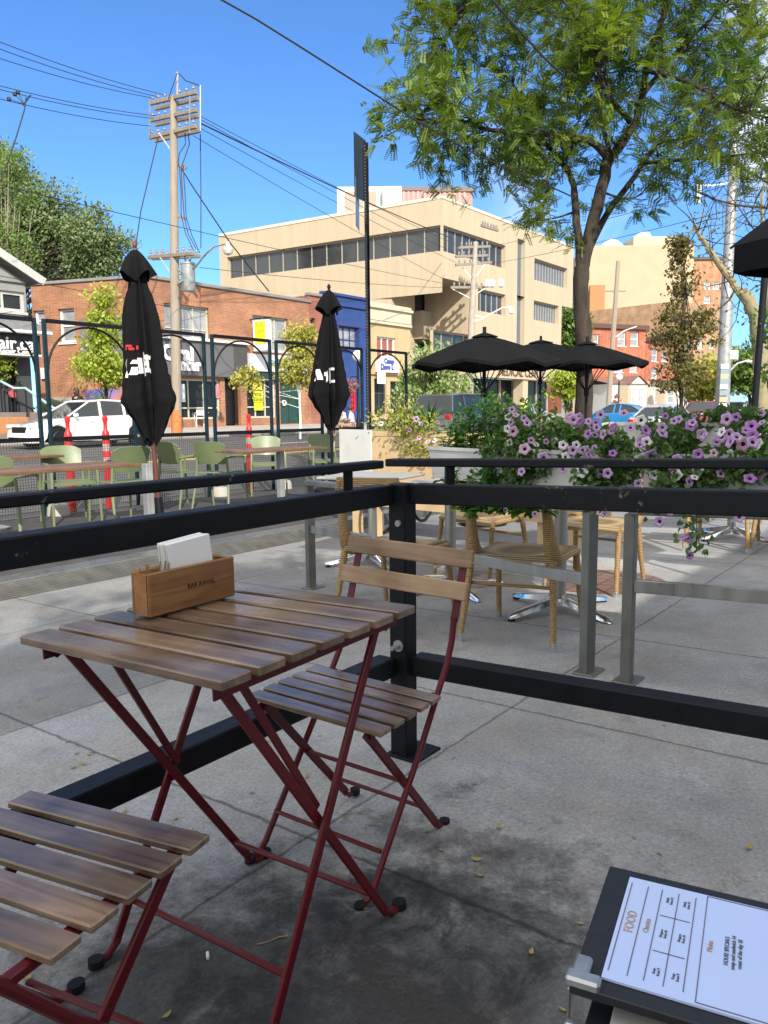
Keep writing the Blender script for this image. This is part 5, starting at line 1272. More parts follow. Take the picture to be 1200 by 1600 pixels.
# fascias
def fascia(root,face,r,m_,o=.22,name='fascia'): m=MB(); face.box(m,r,.0,o,.02); return m.build(name,m_,root)
gfas=mat('fascia_grey',(.115,.115,.125),.6,0,.08,2); dg_=mat('fascia_dark',(.06,.06,.062),.6,0,.1,2)
f1=fascia(bk,FF,FF.rect(240,533,360,588),gfas,.25)
f1b=fascia(bk,FF,FF.rect(360,536,382,592),dg_,.24); 
m=MB(); a,b_,c,d=FF.rect(240,530,383,534); FF.box(m,(a,b_,c,c+.12),.0,.4); m.build('fascia_cap',white_paint,bk)
f2=fascia(bk,FF,FF.rect(385,556,474,582),mat('sign_panel_white',(.66,.67,.70),.5,0,.05,2),.3); fascia(bk,FF,FF.rect(385,583,476,593),mat('awning_green',(.02,.045,.04),.6),.2)
for h,mu in ((shop[0],3),(shop[2],3)): window(bk,FF,h,mu,(.28,),mat('window_frame_cream',(0,0,0)),glass,.2,.09,sill=False)
window(bk,FF,shop[1],1,(),black_metal,mat('door_black',(.012,.012,.014),.4),.5,.08,name='door',sill=False)
window(bk,FF,shop[3],2,(),mat('door_green_frame',(.02,.06,.05),.5),mat('door_green',(.018,.055,.045),.35,0,.2,2),.15,.07,name='door',sill=False)
def ftext(root,face,s_,px,py,size,m_,o,bold=.0): 
    u,z=face.hit(px,py); d=face.d if face.d.dot(V((math.sin(AZ),-math.cos(AZ))))>0 else -face.d
    return text(s_,'sign_lettering',m_,size,frame(face.P(u,z,o),(d.x,d.y,0),(0,0,1)),root,.03,bold=bold)
ws=mat('letter_white',(.8,.8,.8),.5)
ftext(bk,FF,'Oral',272,553,.95,ws,.30,.04); ftext(bk,FF,'enter',286,571,.72,ws,.30,.04); ftext(bk,FF,'D',446,630,.42,ws,-.08)
ftext(bk,FF,'Cafe',418,568,.35,mat('letter_bluegrey',(.25,.4,.5),.6),.34)
ysm=mat('poster_yellow',(.75,.72,.02),.6); ylm=mat('poster_letters',(.30,.34,.03),.7)
for rr in ((397,588,411,609),(398,611,413,628),(399,629,413,641)):
    m=MB(); FF.box(m,FF.rect(*rr),-.10,-.08); m.build('window_poster',ysm,bk)
ftext(bk,FF,'CALL',404,598,.30,ylm,-.06); ftext(bk,FF,'FOR\nLEASE',405,620,.24,ylm,-.06)
m=MB(); FF.box(m,FF.rect(283,600,291,628),-.1,-.07); m.build('window_poster',mat('poster_pale',(.5,.6,.65),.6),bk)
m=MB(); FF.box(m,FF.rect(336,602,345,622),-.1,-.07); m.build('window_poster',mat('poster_red',(.45,.2,.25),.6),bk)
m=MB(); LF.box(m,LF.rect(67,575,72,592),.0,.15); m.build('meter_box',white_paint,bk)
rebase(bk,(X0,YF,gz(YF)))
# projecting lease banner
r=thing('projecting_sign','white projecting box sign with a yellow lease panel on the brick building','sign'); u0,_=FF.hit(389,530); a,b_,c,d=FF.rect(389,504,418,551)
bp_=FF.P(a,0,0); m=MB(); m.box((bp_.x+.1,YF-.85,(c+d)/2),(.28,1.05,d-c),bev=.02); m.build('sign_box',white_paint,r)
m=MB(); m.box((bp_.x-.05,YF-.85,(c+d)/2+.15),(.012,.72,(d-c)*.72)); m.build('yellow_panel',ysm,r)
text('FOR\nLEASE','sign_lettering',ylm,.26,frame((bp_.x-.058,YF-.85,(c+d)/2+.35),(0,-1,0),(0,0,1)),r,.004)
m=MB(); m.bar((bp_.x+.1,YF,d+.1),(bp_.x+.1,YF-1.5,d+.1),.05,.05); m.build('bracket',black_metal,r); rebase(r,(bp_.x,YF-.8,c))
# ---------- narrow red brick + blue building
def simple(name_label,x0,x1,z1,mat_,Yf=YF,depth=14,holes=(),cap=None,name='shop_building'):
    r=thing(name,name_label,'building'); f=Face((x0,Yf),(x1,Yf)); m=wall(f,0,x1-x0,gz(Yf)-.3,z1,list(holes),.18)
    for x in (x0,x1): m.add([(x,Yf,gz(Yf)-.3),(x,Yf+depth,gz(Yf)-.3),(x,Yf+depth,z1),(x,Yf,z1)],[(0,1,2,3)])
    m.add([(x0,Yf+depth,-.3),(x1,Yf+depth,-.3),(x1,Yf+depth,z1),(x0,Yf+depth,z1)],[(0,1,2,3)])
    m.build('wall',mat_,r)
    m=MB(); m.add([(x0,Yf,z1-.08),(x1,Yf,z1-.08),(x1,Yf+depth,z1-.08),(x0,Yf+depth,z1-.08)],[(0,1,2,3)]); m.build('roof',rfm,r)
    if cap: m=MB(); m.box(((x0+x1)/2,Yf+.1,z1+.06),(x1-x0+.1,.42,.16),bev=.02); m.build('parapet_cap',cap,r)
    return r,f
xa,xb_=X1+.02,atY(506,480,YF).x; zn=atY(490,462,YF).z
fN=Face((xa,YF),(xb_,YF)); 
r,f=simple('narrow red brick building squeezed between the orange brick shops and the blue building',xa,xb_-.02,zn,brickmat('red_brick',(.33,.085,.05),(.25,.07,.045),(.3,.22,.18)),cap=MATS['coping_grey'],holes=[fN.rect(485,497,493,545)])
window(r,f,fN.rect(485,497,493,545),1,(.5,),MATS['fascia_dark'],mat('red_dark_glass',(.08,.02,.02),.2),.18,.05); rebase(r,(xa,YF,gz(YF)))
blue=mat('blue_painted_brick',(.02,.055,.20),.7,0,.18,2,.3,30)
xa,xb_=xb_,atY(574,480,YF).x; zb2=(atY(530,462,YF).z+atY(565,469,YF).z)/2; fN=Face((xa,YF),(xb_,YF)); Hh=[fN.rect(529,511,559,547),fN.rect(548,607,558,643),fN.rect(512,600,542,650)]
r,f=simple('bright blue painted building behind the smaller closed umbrella',xa,xb_-.02,zb2,blue,holes=Hh,cap=mat('blue_trim',(.03,.05,.20),.6),name='blue_building')
window(r,f,Hh[0],3,(.45,),MATS['blue_trim'],cur,.18,.08); window(r,f,Hh[1],2,(.25,.5,.75),mat('red_door',(.5,.02,.03),.5),glass,.18,.12,name='door',sill=False); window(r,f,Hh[2],2,(.6,),MATS['blue_trim'],glass,.18,.08)
m=MB(); a,b_,c,d=Hh[0]; f.box(m,(a-.25,b_+.25,d+.02,d+.3),.0,.12); f.box(m,(a-.25,a-.05,c,d),.0,.08); f.box(m,(b_+.05,b_+.25,c,d),.0,.08); f.box(m,(0,xb_-xa-.02,zb2-.55,zb2-.42),0,.12); m.build('trim',MATS['blue_trim'],r); rebase(r,(xa,YF,gz(YF)))
# ---------- yellow building
yel=mat('yellow_stucco',(.46,.36,.20),.8,0,.1,1.5,.1,20); cream=mat('cream_stone',(.56,.49,.36),.8,0,.1,1.5)
xa,xb_=xb_,atY(641,480,YF).x; zy=(atY(600,477,YF).z+atY(630,482,YF).z)/2; fN=Face((xa,YF),(xb_,YF)); Hh=[fN.rect(589,527,618,568),fN.rect(585,592,604,648),fN.rect(610,596,634,648)]
r,f=simple('yellow stucco building with cream cornice and a white framed window right of the sign post',xa,xb_-.02,zy,yel,holes=Hh,name='yellow_building')
window(r,f,Hh[0],3,(.5,),white_paint,mat('terracotta_blind',(.28,.10,.07),.5,0,.2,2),.18,.10); window(r,f,Hh[1],2,(.6,),MATS['fascia_dark'],glass,.18,.08,sill=False); window(r,f,Hh[2],2,(),MATS['fascia_dark'],glass,.18,.08,sill=False)
m=MB(); f.box(m,(0,xb_-xa-.02,zy-.95,zy+.08),.0,.10); f.box(m,(-.0,xb_-xa+.0,zy-.25,zy-.1),.10,.25); f.box(m,(0,xb_-xa-.02,zy-1.15,zy-1.0),.0,.16); m.build('cornice',cream,r)
m=MB(); u1,z1_=f.hit(606,586); f.box(m,(0,u1-(-1.5),z1_,z1_+.5),.0,.14); m.build('shop_lintel',mat('lintel_tan',(.45,.30,.15),.7,0,.1,3),r); rebase(r,(xa,YF,gz(YF)))
r=thing('shop_sign','white arched sign board with blue outlined lettering on the yellow building','sign'); a,b_,c,d=f.rect(583,556,617,582); m=MB(); n=14
poly=[f.P(a,c,.18),f.P(b_,c,.18),f.P(b_,c+(d-c)*.55,.18)]+[f.P(b_-(b_-a)*k/n,c+(d-c)*(.55+.45*math.sin(math.pi*k/n)),.18) for k in range(1,n)]+[f.P(a,c+(d-c)*.55,.18)]
m.prism(poly,P3(f.n,0),.15); m.build('sign_board',ws,r); bl2=mat('letter_blue',(.06,.09,.42),.6)
ftext(r,f,'Camp',601,565,.42,bl2,.34,.02); ftext(r,f,'Dave L',598,574,.46,bl2,.34,.02); rebase(r,f.P(a,c,.2))
r=thing('hanging_sign','blank white hanging sign board below the blue lettered sign','sign'); m=MB(); a,b_,c,d=f.rect(583,581,594,600); f.box(m,(a,b_,c,d),.3,.42,.01); m.build('sign_board',ws,r); m=MB(); m.bar(f.P((a+b_)/2,d+.1,0),f.P((a+b_)/2,d+.1,.6),.04,.04); m.build('bracket',black_metal,r); rebase(r,f.P(a,c,.3))
# ---------- tan office building
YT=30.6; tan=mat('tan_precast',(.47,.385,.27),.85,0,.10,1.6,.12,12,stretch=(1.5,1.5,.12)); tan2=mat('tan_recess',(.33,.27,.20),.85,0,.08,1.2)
cT=atY(691,310,YT); zT=cT.z; pL=plane(342,370,zT); FR=Face((cT.x,YT),(cT.x+90,YT)); FL_=Face((cT.x,YT),(pL.x,pL.y))
zB=FR.hit(692,434)[1]; zo=FL_.hit(500,476)[1]
office=thing('office_building','large tan concrete office building with dark ribbon windows in the centre of the picture','building')
UR,_=FR.hit(805,400)     # corner volume right end
Uend=FR.hit(896,400)[0]
w1=(.25,FR.hit(790,400)[0],FR.hit(700,400)[1],FR.hit(700,360)[1])
zt_w=FR.hit(691,351)[1]; zb_w=FR.hit(691,392)[1]; w1=(.15,FR.hit(790,400)[0],zb_w,zt_w)
slot=(FR.hit(808,450)[0],FR.hit(820,450)[0],FR.hit(814,560)[1],FR.hit(814,374)[1])
w3=FR.rect(835,405,897,448); w3=(FR.hit(835,420)[0],Uend-1.2,FR.hit(835,437)[1],FR.hit(835,403)[1])
ULow=FR.hit(877,520)[0]; w4=(w3[0],ULow-.6,FR.hit(834,500)[1],FR.hit(834,469)[1]); 
w2=(FR.hit(747,470)[0],FR.hit(790,470)[0],FR.hit(770,490)[1],FR.hit(770,456)[1])
w5=(w2[0]-6,w2[1],FR.hit(770,560)[1],FR.hit(770,528)[1])
ucr=FR.hit(737,470)[0]     # right edge of recessed corner
# upper front wall (overhanging corner volume + right part)
m=wall(FR,0,Uend,zB,zT,[w1,(slot[0],slot[1],zB,slot[3]),w3],.35)
zg=FR.hit(800,592)[1]; ug=ucr
wall(FR,ug,ULow,zg,zB,[w2,(slot[0],slot[1],slot[2],zB),w4,w5],.35,m)
# left face upper
LBw=[(.15,FL_.L-.8,zb_w,zt_w)]; wall(FL_,0,FL_.L,zo if zo<zB+.5 else zB,zT,LBw,.35,m)
m.build('wall',tan,office)
def ribbon(root,face,r,nm,gm=glass,depth=.35): return window(root,face,r,nm,(),mat('mullion_tan',(.42,.38,.32),.6,.2),gm,depth,.10,sill=False)
gl2=mat('office_glass',(.045,.05,.055),.06,0,.6,.25,spec=.5)
ribbon(office,FR,w1,9,gl2); ribbon(office,FL_,LBw[0],14,gl2); ribbon(office,FR,w3,12,mat('blue_spandrel',(.13,.155,.19),.25,.1,.12,1)); ribbon(office,FR,w4,10,MATS['blue_spandrel']); ribbon(office,FR,w2,5,gl2); ribbon(office,FR,w5,7,gl2); ribbon(office,FR,slot,1,MATS['blue_spandrel'])
# soffit and recessed corner
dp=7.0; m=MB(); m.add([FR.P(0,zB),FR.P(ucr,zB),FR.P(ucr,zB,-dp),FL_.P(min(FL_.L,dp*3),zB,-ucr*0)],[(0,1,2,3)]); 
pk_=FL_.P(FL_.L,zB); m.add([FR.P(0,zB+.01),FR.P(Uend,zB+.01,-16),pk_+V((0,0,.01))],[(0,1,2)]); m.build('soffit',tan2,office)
# recess walls: back wall set in, bay windows stacked
RF=Face((cT.x-14,YT+4.2),(cT.x+ucr,YT+4.2)); a0=RF.hit(610,500)[0]; 
RFs=RF.hit(612,500)[0]; hs=[RF.rect(648,445,673,492),RF.rect(648,534,673,578)]
m=wall(RF,RFs,RF.L,gz(34),zB,hs,.2); FA=Face((RF.P(RFs,0).x,RF.P(RFs,0).y),(RF.P(RFs,0).x-4+.0,RF.P(RFs,0).y+26)); wall(FA,0,FA.L,gz(34),zB-.05,[],.2,m); RS=Face((cT.x+ucr,YT),(cT.x+ucr,YT+4.2)); m.add([RS.P(0,zg),RS.P(4.2,zg),RS.P(4.2,zB),RS.P(0,zB)],[(0,1,2,3)]); m.build('recess_wall',tan,office)
for h in hs: ribbon(office,RF,h,1 if h[1]-h[0]<6 else 4,gl2,.2)
m=MB(); bx0,bx1=RF.hit(676,500)[0],RF.hit(700,500)[0]
for zz0,zz1,mm in ((RF.hit(685,444)[1],zB,None),): pass
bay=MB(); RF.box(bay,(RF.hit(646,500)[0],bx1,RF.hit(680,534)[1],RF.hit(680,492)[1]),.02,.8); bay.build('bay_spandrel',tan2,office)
bay=MB(); RF.box(bay,(RF.hit(676,500)[0],bx1,RF.hit(680,491)[1],zB-.1),.03,.7); RF.box(bay,(RF.hit(676,500)[0],bx1,gz(34)+2,RF.hit(680,535)[1]),.03,.7); bay.build('bay_glazing',gl2,office)
# ground floor glazing, set back and lit fascia with lettering
m=MB(); FR.box(m,(-14,ULow-.05,zg-.0,zg+1.5),-1.0,.25); m.build('entrance_fascia',tan,office)
GFa=Face((cT.x-14,YT+1.2),(cT.x+ULow-.1,YT+1.2)); m=MB(); GFa.box(m,(0,GFa.L,gz(31)-.2,zg),-.1,0); m.build('shop_glazing',glass,office)
u=0
while u<GFa.L: m=MB(); GFa.box(m,(u,u+.18,gz(31)-.2,zg),.01,.12); m.build('mullion',mat('mullion_tan',(0,0,0)),office); u+=2.2
ftext(office,FR,'MEDICAL CENTRE',812,583,1.0,mat('bronze_letter',(.12,.07,.04),.5),.28)
for ux in (2,12,24,36,48): 
    m=MB(); FR.box(m,(ux,ux+.9,gz(31)-.2,zg-.01),-.8,.1); m.build('column',tan,office)
m=MB(); zr_=zT+.002; m.add([FR.P(0,zT-.3),FR.P(Uend,zT-.3),FR.P(Uend,zT-.3,-30),FL_.P(FL_.L,zT-.3)],[(0,1,2,3)]); m.build('roof',rfm,office)
m=MB(); FL_.box(m,(.45,FL_.L,zT+.002,zT+.22),-.4,.04); FR.box(m,(-.04,Uend,zT+.004,zT+.2),-.4,.04); m.build('parapet_cap',mat('cap_pale',(.6,.55,.45),.6,0,.05,3),office)
def PH(px0,px1,pyt,pyb,Z,m_,name,dep=4):
    a=atZ(px0,pyb,Z);b_=atZ(px1,pyb,Z); t=atZ(px0,pyt,Z); fc_=Face((a.x,a.y),(b_.x,b_.y)); m=MB(); fc_.box(m,(0,fc_.L,zT-.28,t.z),-dep,0); return m.build(name,m_,office),fc_,t.z
pwm=mat('penthouse_white',(.62,.63,.62),.7,0,.1,2); ppm_=mat('penthouse_pink',(.42,.22,.20),.6,0,.1,2)
w0=atZ(529,300,80)
o,f5,zz=PH(527,601,292,325,80,pwm,'plant_room'); 
m=MB(); f5.box(m,(.8,f5.L*.55,zT+1.0,zz-.5),.02,.1); f5.box(m,(f5.L*.6,f5.L-.8,zT+1.0,zz-.5),.02,.1); m.build('louvre',mat('louvre_tan',(.35,.30,.24),.7,0,.1,2,stretch=(1,1,20)),office)
o,f6,zz=PH(598,628,291,312,79,pwm,'plant_room',3)
o,f7,zz=PH(622,668,293,318,86,ppm_,'plant_room',6); m=MB(); 
for k in range(int(f7.L/.5)): f7.box(m,(k*.5,k*.5+.22,zT,zz-.4),.01,.08)
m.build('cladding_rib',mat('rib_pink',(.5,.30,.27),.6),office); m=MB(); f7.box(m,(-.1,f7.L+.1,zz-.35,zz+.02),.01,.15); m.build('plant_cap',mat('cap_brown',(.17,.12,.11),.6),office)
o,f8,zz=PH(662,738,293,330,82,ppm_,'plant_room',6); m=MB()
for k in range(int(f8.L/.5)): f8.box(m,(k*.5,k*.5+.22,zT,zz-.5),.01,.08)
m.build('cladding_rib',MATS['rib_pink'],office); m=MB(); f8.box(m,(-.1,f8.L+.1,zz-.45,zz+.02),.01,.15); m.build('plant_cap',MATS['cap_brown'],office)
m=MB(); 
for k in range(8): f5.box(m,(-2.5+k*.36,-2.47+k*.36,zT-.2,zT+1.6),-.5,-.47)
f5.box(m,(-2.5,0,zT+1.57,zT+1.62),-.5,-.47); m.build('roof_railing',white_paint,office)
rebase(office,(cT.x,YT,gz(YT)))
# ---------- far buildings at right
def block(label,px0,px1,pyt,Z0,Z1,mat_,name='building',dep=18,zt_=None,wins=None,wm=None,left=True,capm=None,top=None):
    a=atZ(px0,pyt,Z0); b_=atZ(px1,pyt,Z1); zt_=top if top is not None else a.z; r=thing(name,label,'building'); f=Face((a.x,a.y),(b_.x,b_.y)); hs=[f.rect(*w) for w in (wins or [])]
    g0=gz(a.y)-.5; m=wall(f,0,f.L,g0,zt_,hs,.25); n3=P3(f.n,0)
    for u in (0,f.L): m.add([f.P(u,g0),f.P(u,g0,-dep),f.P(u,zt_,-dep),f.P(u,zt_)],[(0,1,2,3)])
    m.add([f.P(0,g0,-dep),f.P(f.L,g0,-dep),f.P(f.L,zt_,-dep),f.P(0,zt_,-dep)],[(0,1,2,3)]); m.build('wall',mat_,r)
    m=MB(); m.add([f.P(0,zt_-.2),f.P(f.L,zt_-.2),f.P(f.L,zt_-.2,-dep),f.P(0,zt_-.2,-dep)],[(0,1,2,3)]); m.build('roof',rfm,r)
    if capm: m=MB(); f.box(m,(-.2,f.L+.2,zt_-.3,zt_+.25),.0,.4); m.build('cornice',capm,r)
    for h in hs: window(r,f,h,1,(.5,),wm or white_paint,cur,.25,.14)
    return r,f
pe=mat('peach_render',(.47,.35,.235),.85,0,.08,.5); pe2=mat('peach_light',(.52,.43,.31),.85,0,.08,.5); orb=brickmat('far_orange_brick',(.44,.20,.10),(.38,.17,.08),(.4,.3,.2),sc=2.5)
r,f=block('tall pale peach tower block behind the small bronze tree',921,1085,384,150,150,pe,dep=40,capm=None)
m=MB(); u0=f.hit(940,400)[0]; f.box(m,(f.hit(921,460)[0],f.hit(944,460)[0],f.hit(930,540)[1],f.hit(930,446)[1]),.05,.5); m.build('brick_band',mat('terracotta_band',(.42,.19,.08),.8),r)
m=MB(); f.box(m,(f.hit(995,380)[0],f.hit(1062,380)[0],f.hit(1000,385)[1],f.hit(1000,366)[1]),-14,-2); m.build('roof_block',pe2,r)
m=MB(); f.box(m,(f.hit(1008,370)[0],f.hit(1030,370)[0],f.hit(1015,366)[1],f.hit(1015,354)[1]),-12,-4,.5); m.build('roof_plant',white_paint,r)
m=MB(); c=f.P(f.hit(968,380)[0],f.hit(968,384)[1],-5); m.lathe([(2.2,0),(2.2,1),(1.2,1.8),(.5,2.2),(0,2.3)],c=c,n=12); m.build('roof_vent',white_paint,r)
rebase(r,f.P(0,gz(90)))
r,f=block('orange brick block with a flat roof between the peach tower and the lamp pole',1076,1132,404,170,170,orb,dep=30,capm=MATS['fascia_dark'],wins=[(1100,440,1110,452),(1100,462,1110,474),(1114,440,1124,452)]); rebase(r,f.P(0,.9))
rb_=brickmat('red_corner_brick',(.48,.12,.055),(.38,.09,.045),(.35,.22,.16),sc=2)
r,f=block('red brick corner building with two grey windows below the peach tower',915,1010,508,100,104,rb_,dep=16,capm=mat('cornice_dark',(.10,.05,.04),.7),wins=[(965,519,978,541),(985,519,998,541),(927,522,936,545),(984,560,996,582),(960,562,974,582)]); rebase(r,f.P(0,.9))
r,f=block('brick row house with pale shop front right of the red corner building',1010,1062,530,112,125,rb_,dep=14,capm=MATS['cornice_dark'],wins=[(1018,545,1028,565),(1034,545,1044,565),(1018,575,1028,592)]); rebase(r,f.P(0,.9))
r,f=block('brown brick apartment building behind the tall lamp pole',1062,1145,470,135,150,brickmat('far_brown_brick',(.42,.25,.13),(.36,.2,.1),(.35,.28,.2),sc=2.5),dep=18,wins=[(1072,500,1080,515),(1090,500,1098,515),(1072,530,1080,545),(1090,530,1098,545),(1108,500,1116,515),(1108,530,1116,545)]); rebase(r,f.P(0,.9))
# small white gabled shop
a=atZ(955,592,88); b_=atZ(1010,592,90); r=thing('white_cottage_shop','small white clapboard shop with a gabled end and brown roof before the red brick building','building'); f=Face((a.x,a.y),(b_.x,b_.y))
clap=mat('white_clapboard',(.68,.68,.66),.7,0,.05,3)
g0=gz(a.y)-.4; ze_=f.hit(980,600)[1]; hs=[f.rect(968,608,980,629),f.rect(984,608,993,629),f.rect(998,608,1007,629)]
m=wall(f,0,f.L,g0,ze_,hs,.2); 
for u in (0,f.L): m.add([f.P(u,g0),f.P(u,g0,-9),f.P(u,ze_,-9),f.P(u,ze_)],[(0,1,2,3)])
ug0,ug1=f.hit(984,600)[0],f.hit(1009,600)[0]; zp=f.hit(997,588)[1]; m.add([f.P(ug0,ze_,.05),f.P(ug1,ze_,.05),f.P((ug0+ug1)/2,zp,.05)],[(0,1,2)]); m.build('wall',clap,r)
zr2=f.hit(970,592)[1]+.2; m=MB(); m.add([f.P(-.3,ze_+.02,.3),f.P(f.L+.3,ze_+.02,.3),f.P(f.L+.3,zr2,-4),f.P(-.3,zr2,-4)],[(0,1,2,3)]); m.add([f.P(-.3,zr2,-4),f.P(f.L+.3,zr2,-4),f.P(f.L+.3,ze_,-9),f.P(-.3,ze_,-9)],[(0,1,2,3)])
for s0,s1 in ((ug0-.3,(ug0+ug1)/2),(ug1+.3,(ug0+ug1)/2)): m.add([f.P(s0,ze_-.1,.3),f.P(s1,zp+.1,.3),f.P(s1,zp+.1,-4),f.P(s0,ze_-.1,-4)],[(0,1,2,3)])
m.build('roof',mat('shingle_brown',(.22,.13,.10),.85,0,.2,4),r)
for h in hs: window(r,f,h,2,(.5,),white_paint,cur,.2,.15,sill=False)
rebase(r,f.P(0,g0))
a,b_=atZ(1030,600,100),atZ(1075,600,112); r,f=block('pale two storey shop front row behind the bronze leaved tree',1018,1076,596,96,110,mat('pale_shop',(.55,.50,.44),.8,0,.1,1),dep=3,wins=[(1024,608,1036,630),(1044,608,1056,630)],capm=MATS['cornice_dark']); rebase(r,f.P(0,.9))
# ---------- house at left
hx1=atY(47,560,28.2); r=thing('gabled_shop_house','small dark gabled house with a black repair shop front at the left picture edge','building')
YH=28.2; HF=Face((hx1.x-9,YH),(hx1.x,YH)); g0=gz(YH)-.3; L9=HF.L; zE=HF.hit(30,480)[1]; zPk=HF.hit(-45,380)[1]
hw=HF.rect(-30,455,38,486)
darkst=mat('dark_siding',(.05,.052,.06),.7,0,.15,3); greys=mat('grey_siding',(.26,.26,.25),.8,0,.1,3)
u47=HF.hit(44,470)[0]; zt5=HF.hit(20,444)[1]
m=wall(HF,L9-7,L9,zE-.9,zt5+.1,[(HF.hit(-30,470)[0],HF.hit(39,470)[0],HF.hit(20,487)[1],HF.hit(20,455)[1])],.15); m.build('upper_wall',greys,r)
window(r,HF,(HF.hit(-30,470)[0],HF.hit(39,470)[0],HF.hit(20,487)[1],HF.hit(20,455)[1]),2,(),mat('window_frame_pale',(.45,.45,.43),.6),glass,.15,.12)
m=MB(); zl=zt5+.12; rg=HF.P(L9-5.2,zl+2.6); 
for dp0 in (0,): 
    m.add([HF.P(L9+.5,zl,.5),HF.P(L9-5.2,zl+3.0,.5),HF.P(L9-5.2,zl+3.0,-9),HF.P(L9+.5,zl,-9)],[(0,1,2,3)]); m.add([HF.P(L9-10.9,zl,.5),HF.P(L9-5.2,zl+3.0,.5),HF.P(L9-5.2,zl+3.0,-9),HF.P(L9-10.9,zl,-9)],[(0,1,2,3)])
m.build('roof',mat('shingle_grey',(.17,.17,.17),.9,0,.2,6),r)
m=MB(); m.prism([HF.P(L9,zl-.05,.1),HF.P(L9-5.2,zl+2.7,.1),HF.P(L9-10.4,zl-.05,.1)],P3(-HF.n,0),.1); m.build('gable',greys,r)
m=MB(); m.bar(HF.P(L9+.45,zl,.55),HF.P(L9-5.2,zl+2.95,.55),.06,.28); m.build('bargeboard',mat('window_frame_pale',(0,0,0)),r)
zc1=HF.hit(20,519)[1]; zc2=HF.hit(20,492)[1]; m=MB(); m.add([HF.P(L9-8,zc2,.02),HF.P(L9-.2,zc2,.02),HF.P(L9+.35,zc1,1.1),HF.P(L9-8,zc1,1.1)],[(0,1,2,3)]); m.add([HF.P(L9-.2,zc2,.02),HF.P(L9+.35,zc1,1.1),HF.P(L9+.35,zc1,0)],[(0,1,2)]); m.build('porch_roof',mat('shingle_grey',(0,0,0)),r)
m=MB(); HF.box(m,(L9-8,L9+.3,zc1-.12,zc1-.01),.9,1.15,.02); m.build('eaves_trim',white_paint,r)
zf0=HF.hit(20,555)[1]; m=MB(); HF.box(m,(L9-8,L9,zf0,zc1-.13),.0,.8,.02); m.build('fascia',mat('fascia_black',(.015,.018,.022),.5),r)
m=MB(); HF.box(m,(L9-8,L9,zf0-.06,zf0-.0),.0,.82); m.build('white_line',white_paint,r)
hd=(HF.hit(11,600)[0],HF.hit(27,600)[0],g0+.9,zf0-.25); m=wall(HF,L9-8,L9,g0,zf0-.07,[hd],.2); m.build('shop_wall',darkst,r); window(r,HF,hd,1,(.75,),black_metal,glass,.2,.12,name='door',sill=False)
m=MB(); HF.box(m,HF.rect(15,602,27,621),-.14,-.1); m.build('door_poster',mat('poster_red2',(.45,.1,.12),.6),r)
for x in (L9,): m=MB(); m.add([HF.P(L9,g0),HF.P(L9,g0,-9),HF.P(L9,zt5+.1,-9),HF.P(L9,zt5+.1)],[(0,1,2,3)]); m.build('side_wall',darkst,r)
u_,z_=HF.hit(33,541); text('Repair.ca','sign_lettering',ws,.62,frame(HF.P(u_+.05,z_,.83),(1,0,0),(0,0,1)),r,.02,'RIGHT',.012)
u_,z_=HF.hit(36,552); text('Wellness Repair Centre','sign_lettering',ws,.24,frame(HF.P(u_+.05,z_-.02,.83),(1,0,0),(0,0,1)),r,.02,'RIGHT',.004)
rebase(r,HF.P(L9,g0))
# steps + rail
r=thing('entrance_steps','grey concrete steps with a pale teal handrail in front of the left house','steps'); m=MB(); gS=gz(26)
uS=HF.hit(10,640)[0]
for k in range(5): HF.box(m,(L9-6,L9+1.2,gS-.2,gS+.18*(5-k)),.3+.33*k,.3+.33*(k+1)-.002)
m.build('steps',mat('step_stone',(.20,.16,.14),.9,0,.2,3),r)
m=MB(); pts=[HF.P(HF.hit(-8,600)[0],gS+2.0,.4),HF.P(HF.hit(9,614)[0],gS+1.75,.6),HF.P(HF.hit(20,614)[0],gS+1.75,.9),HF.P(HF.hit(38,634)[0],gS+.95,2.2)]
m.tube(pts,.045,8); m.build('handrail',mat('rail_teal_pale',(.30,.50,.48),.5),r); m=MB()
for p in pts: m.cyl(p,(p.x,p.y,gS),.025,6)
m.build('baluster',black_metal,r); rebase(r,HF.P(L9-3,gS,1))
# red brick walled bed at left
p=atZ(14,672,27); m=MB(); m.box((p.x-2.4,p.y,gz(p.y)+.32),(6,.5,.75),bev=.02); m.build('low_brick_wall',mat('terracotta_band',(0,0,0)),loc=(0,0,0),**lab('low terracotta coloured garden wall in front of the steps at left','wall'))
# hedge bush by wall
r=thing('shrub','dark green shrub growing against the side of the brick building behind the white car','plant'); m=MB(); c=LF.P(LF.L*.55,gz(32)+.8,.8)
for _ in range(16): leafball(m,c+V((random.gauss(0,.25),random.gauss(0,1.8),random.gauss(0,.35))),.45,70,.08)
m.build('foliage',lm_m,r); rebase(r,(c.x,c.y,gz(c.y)))
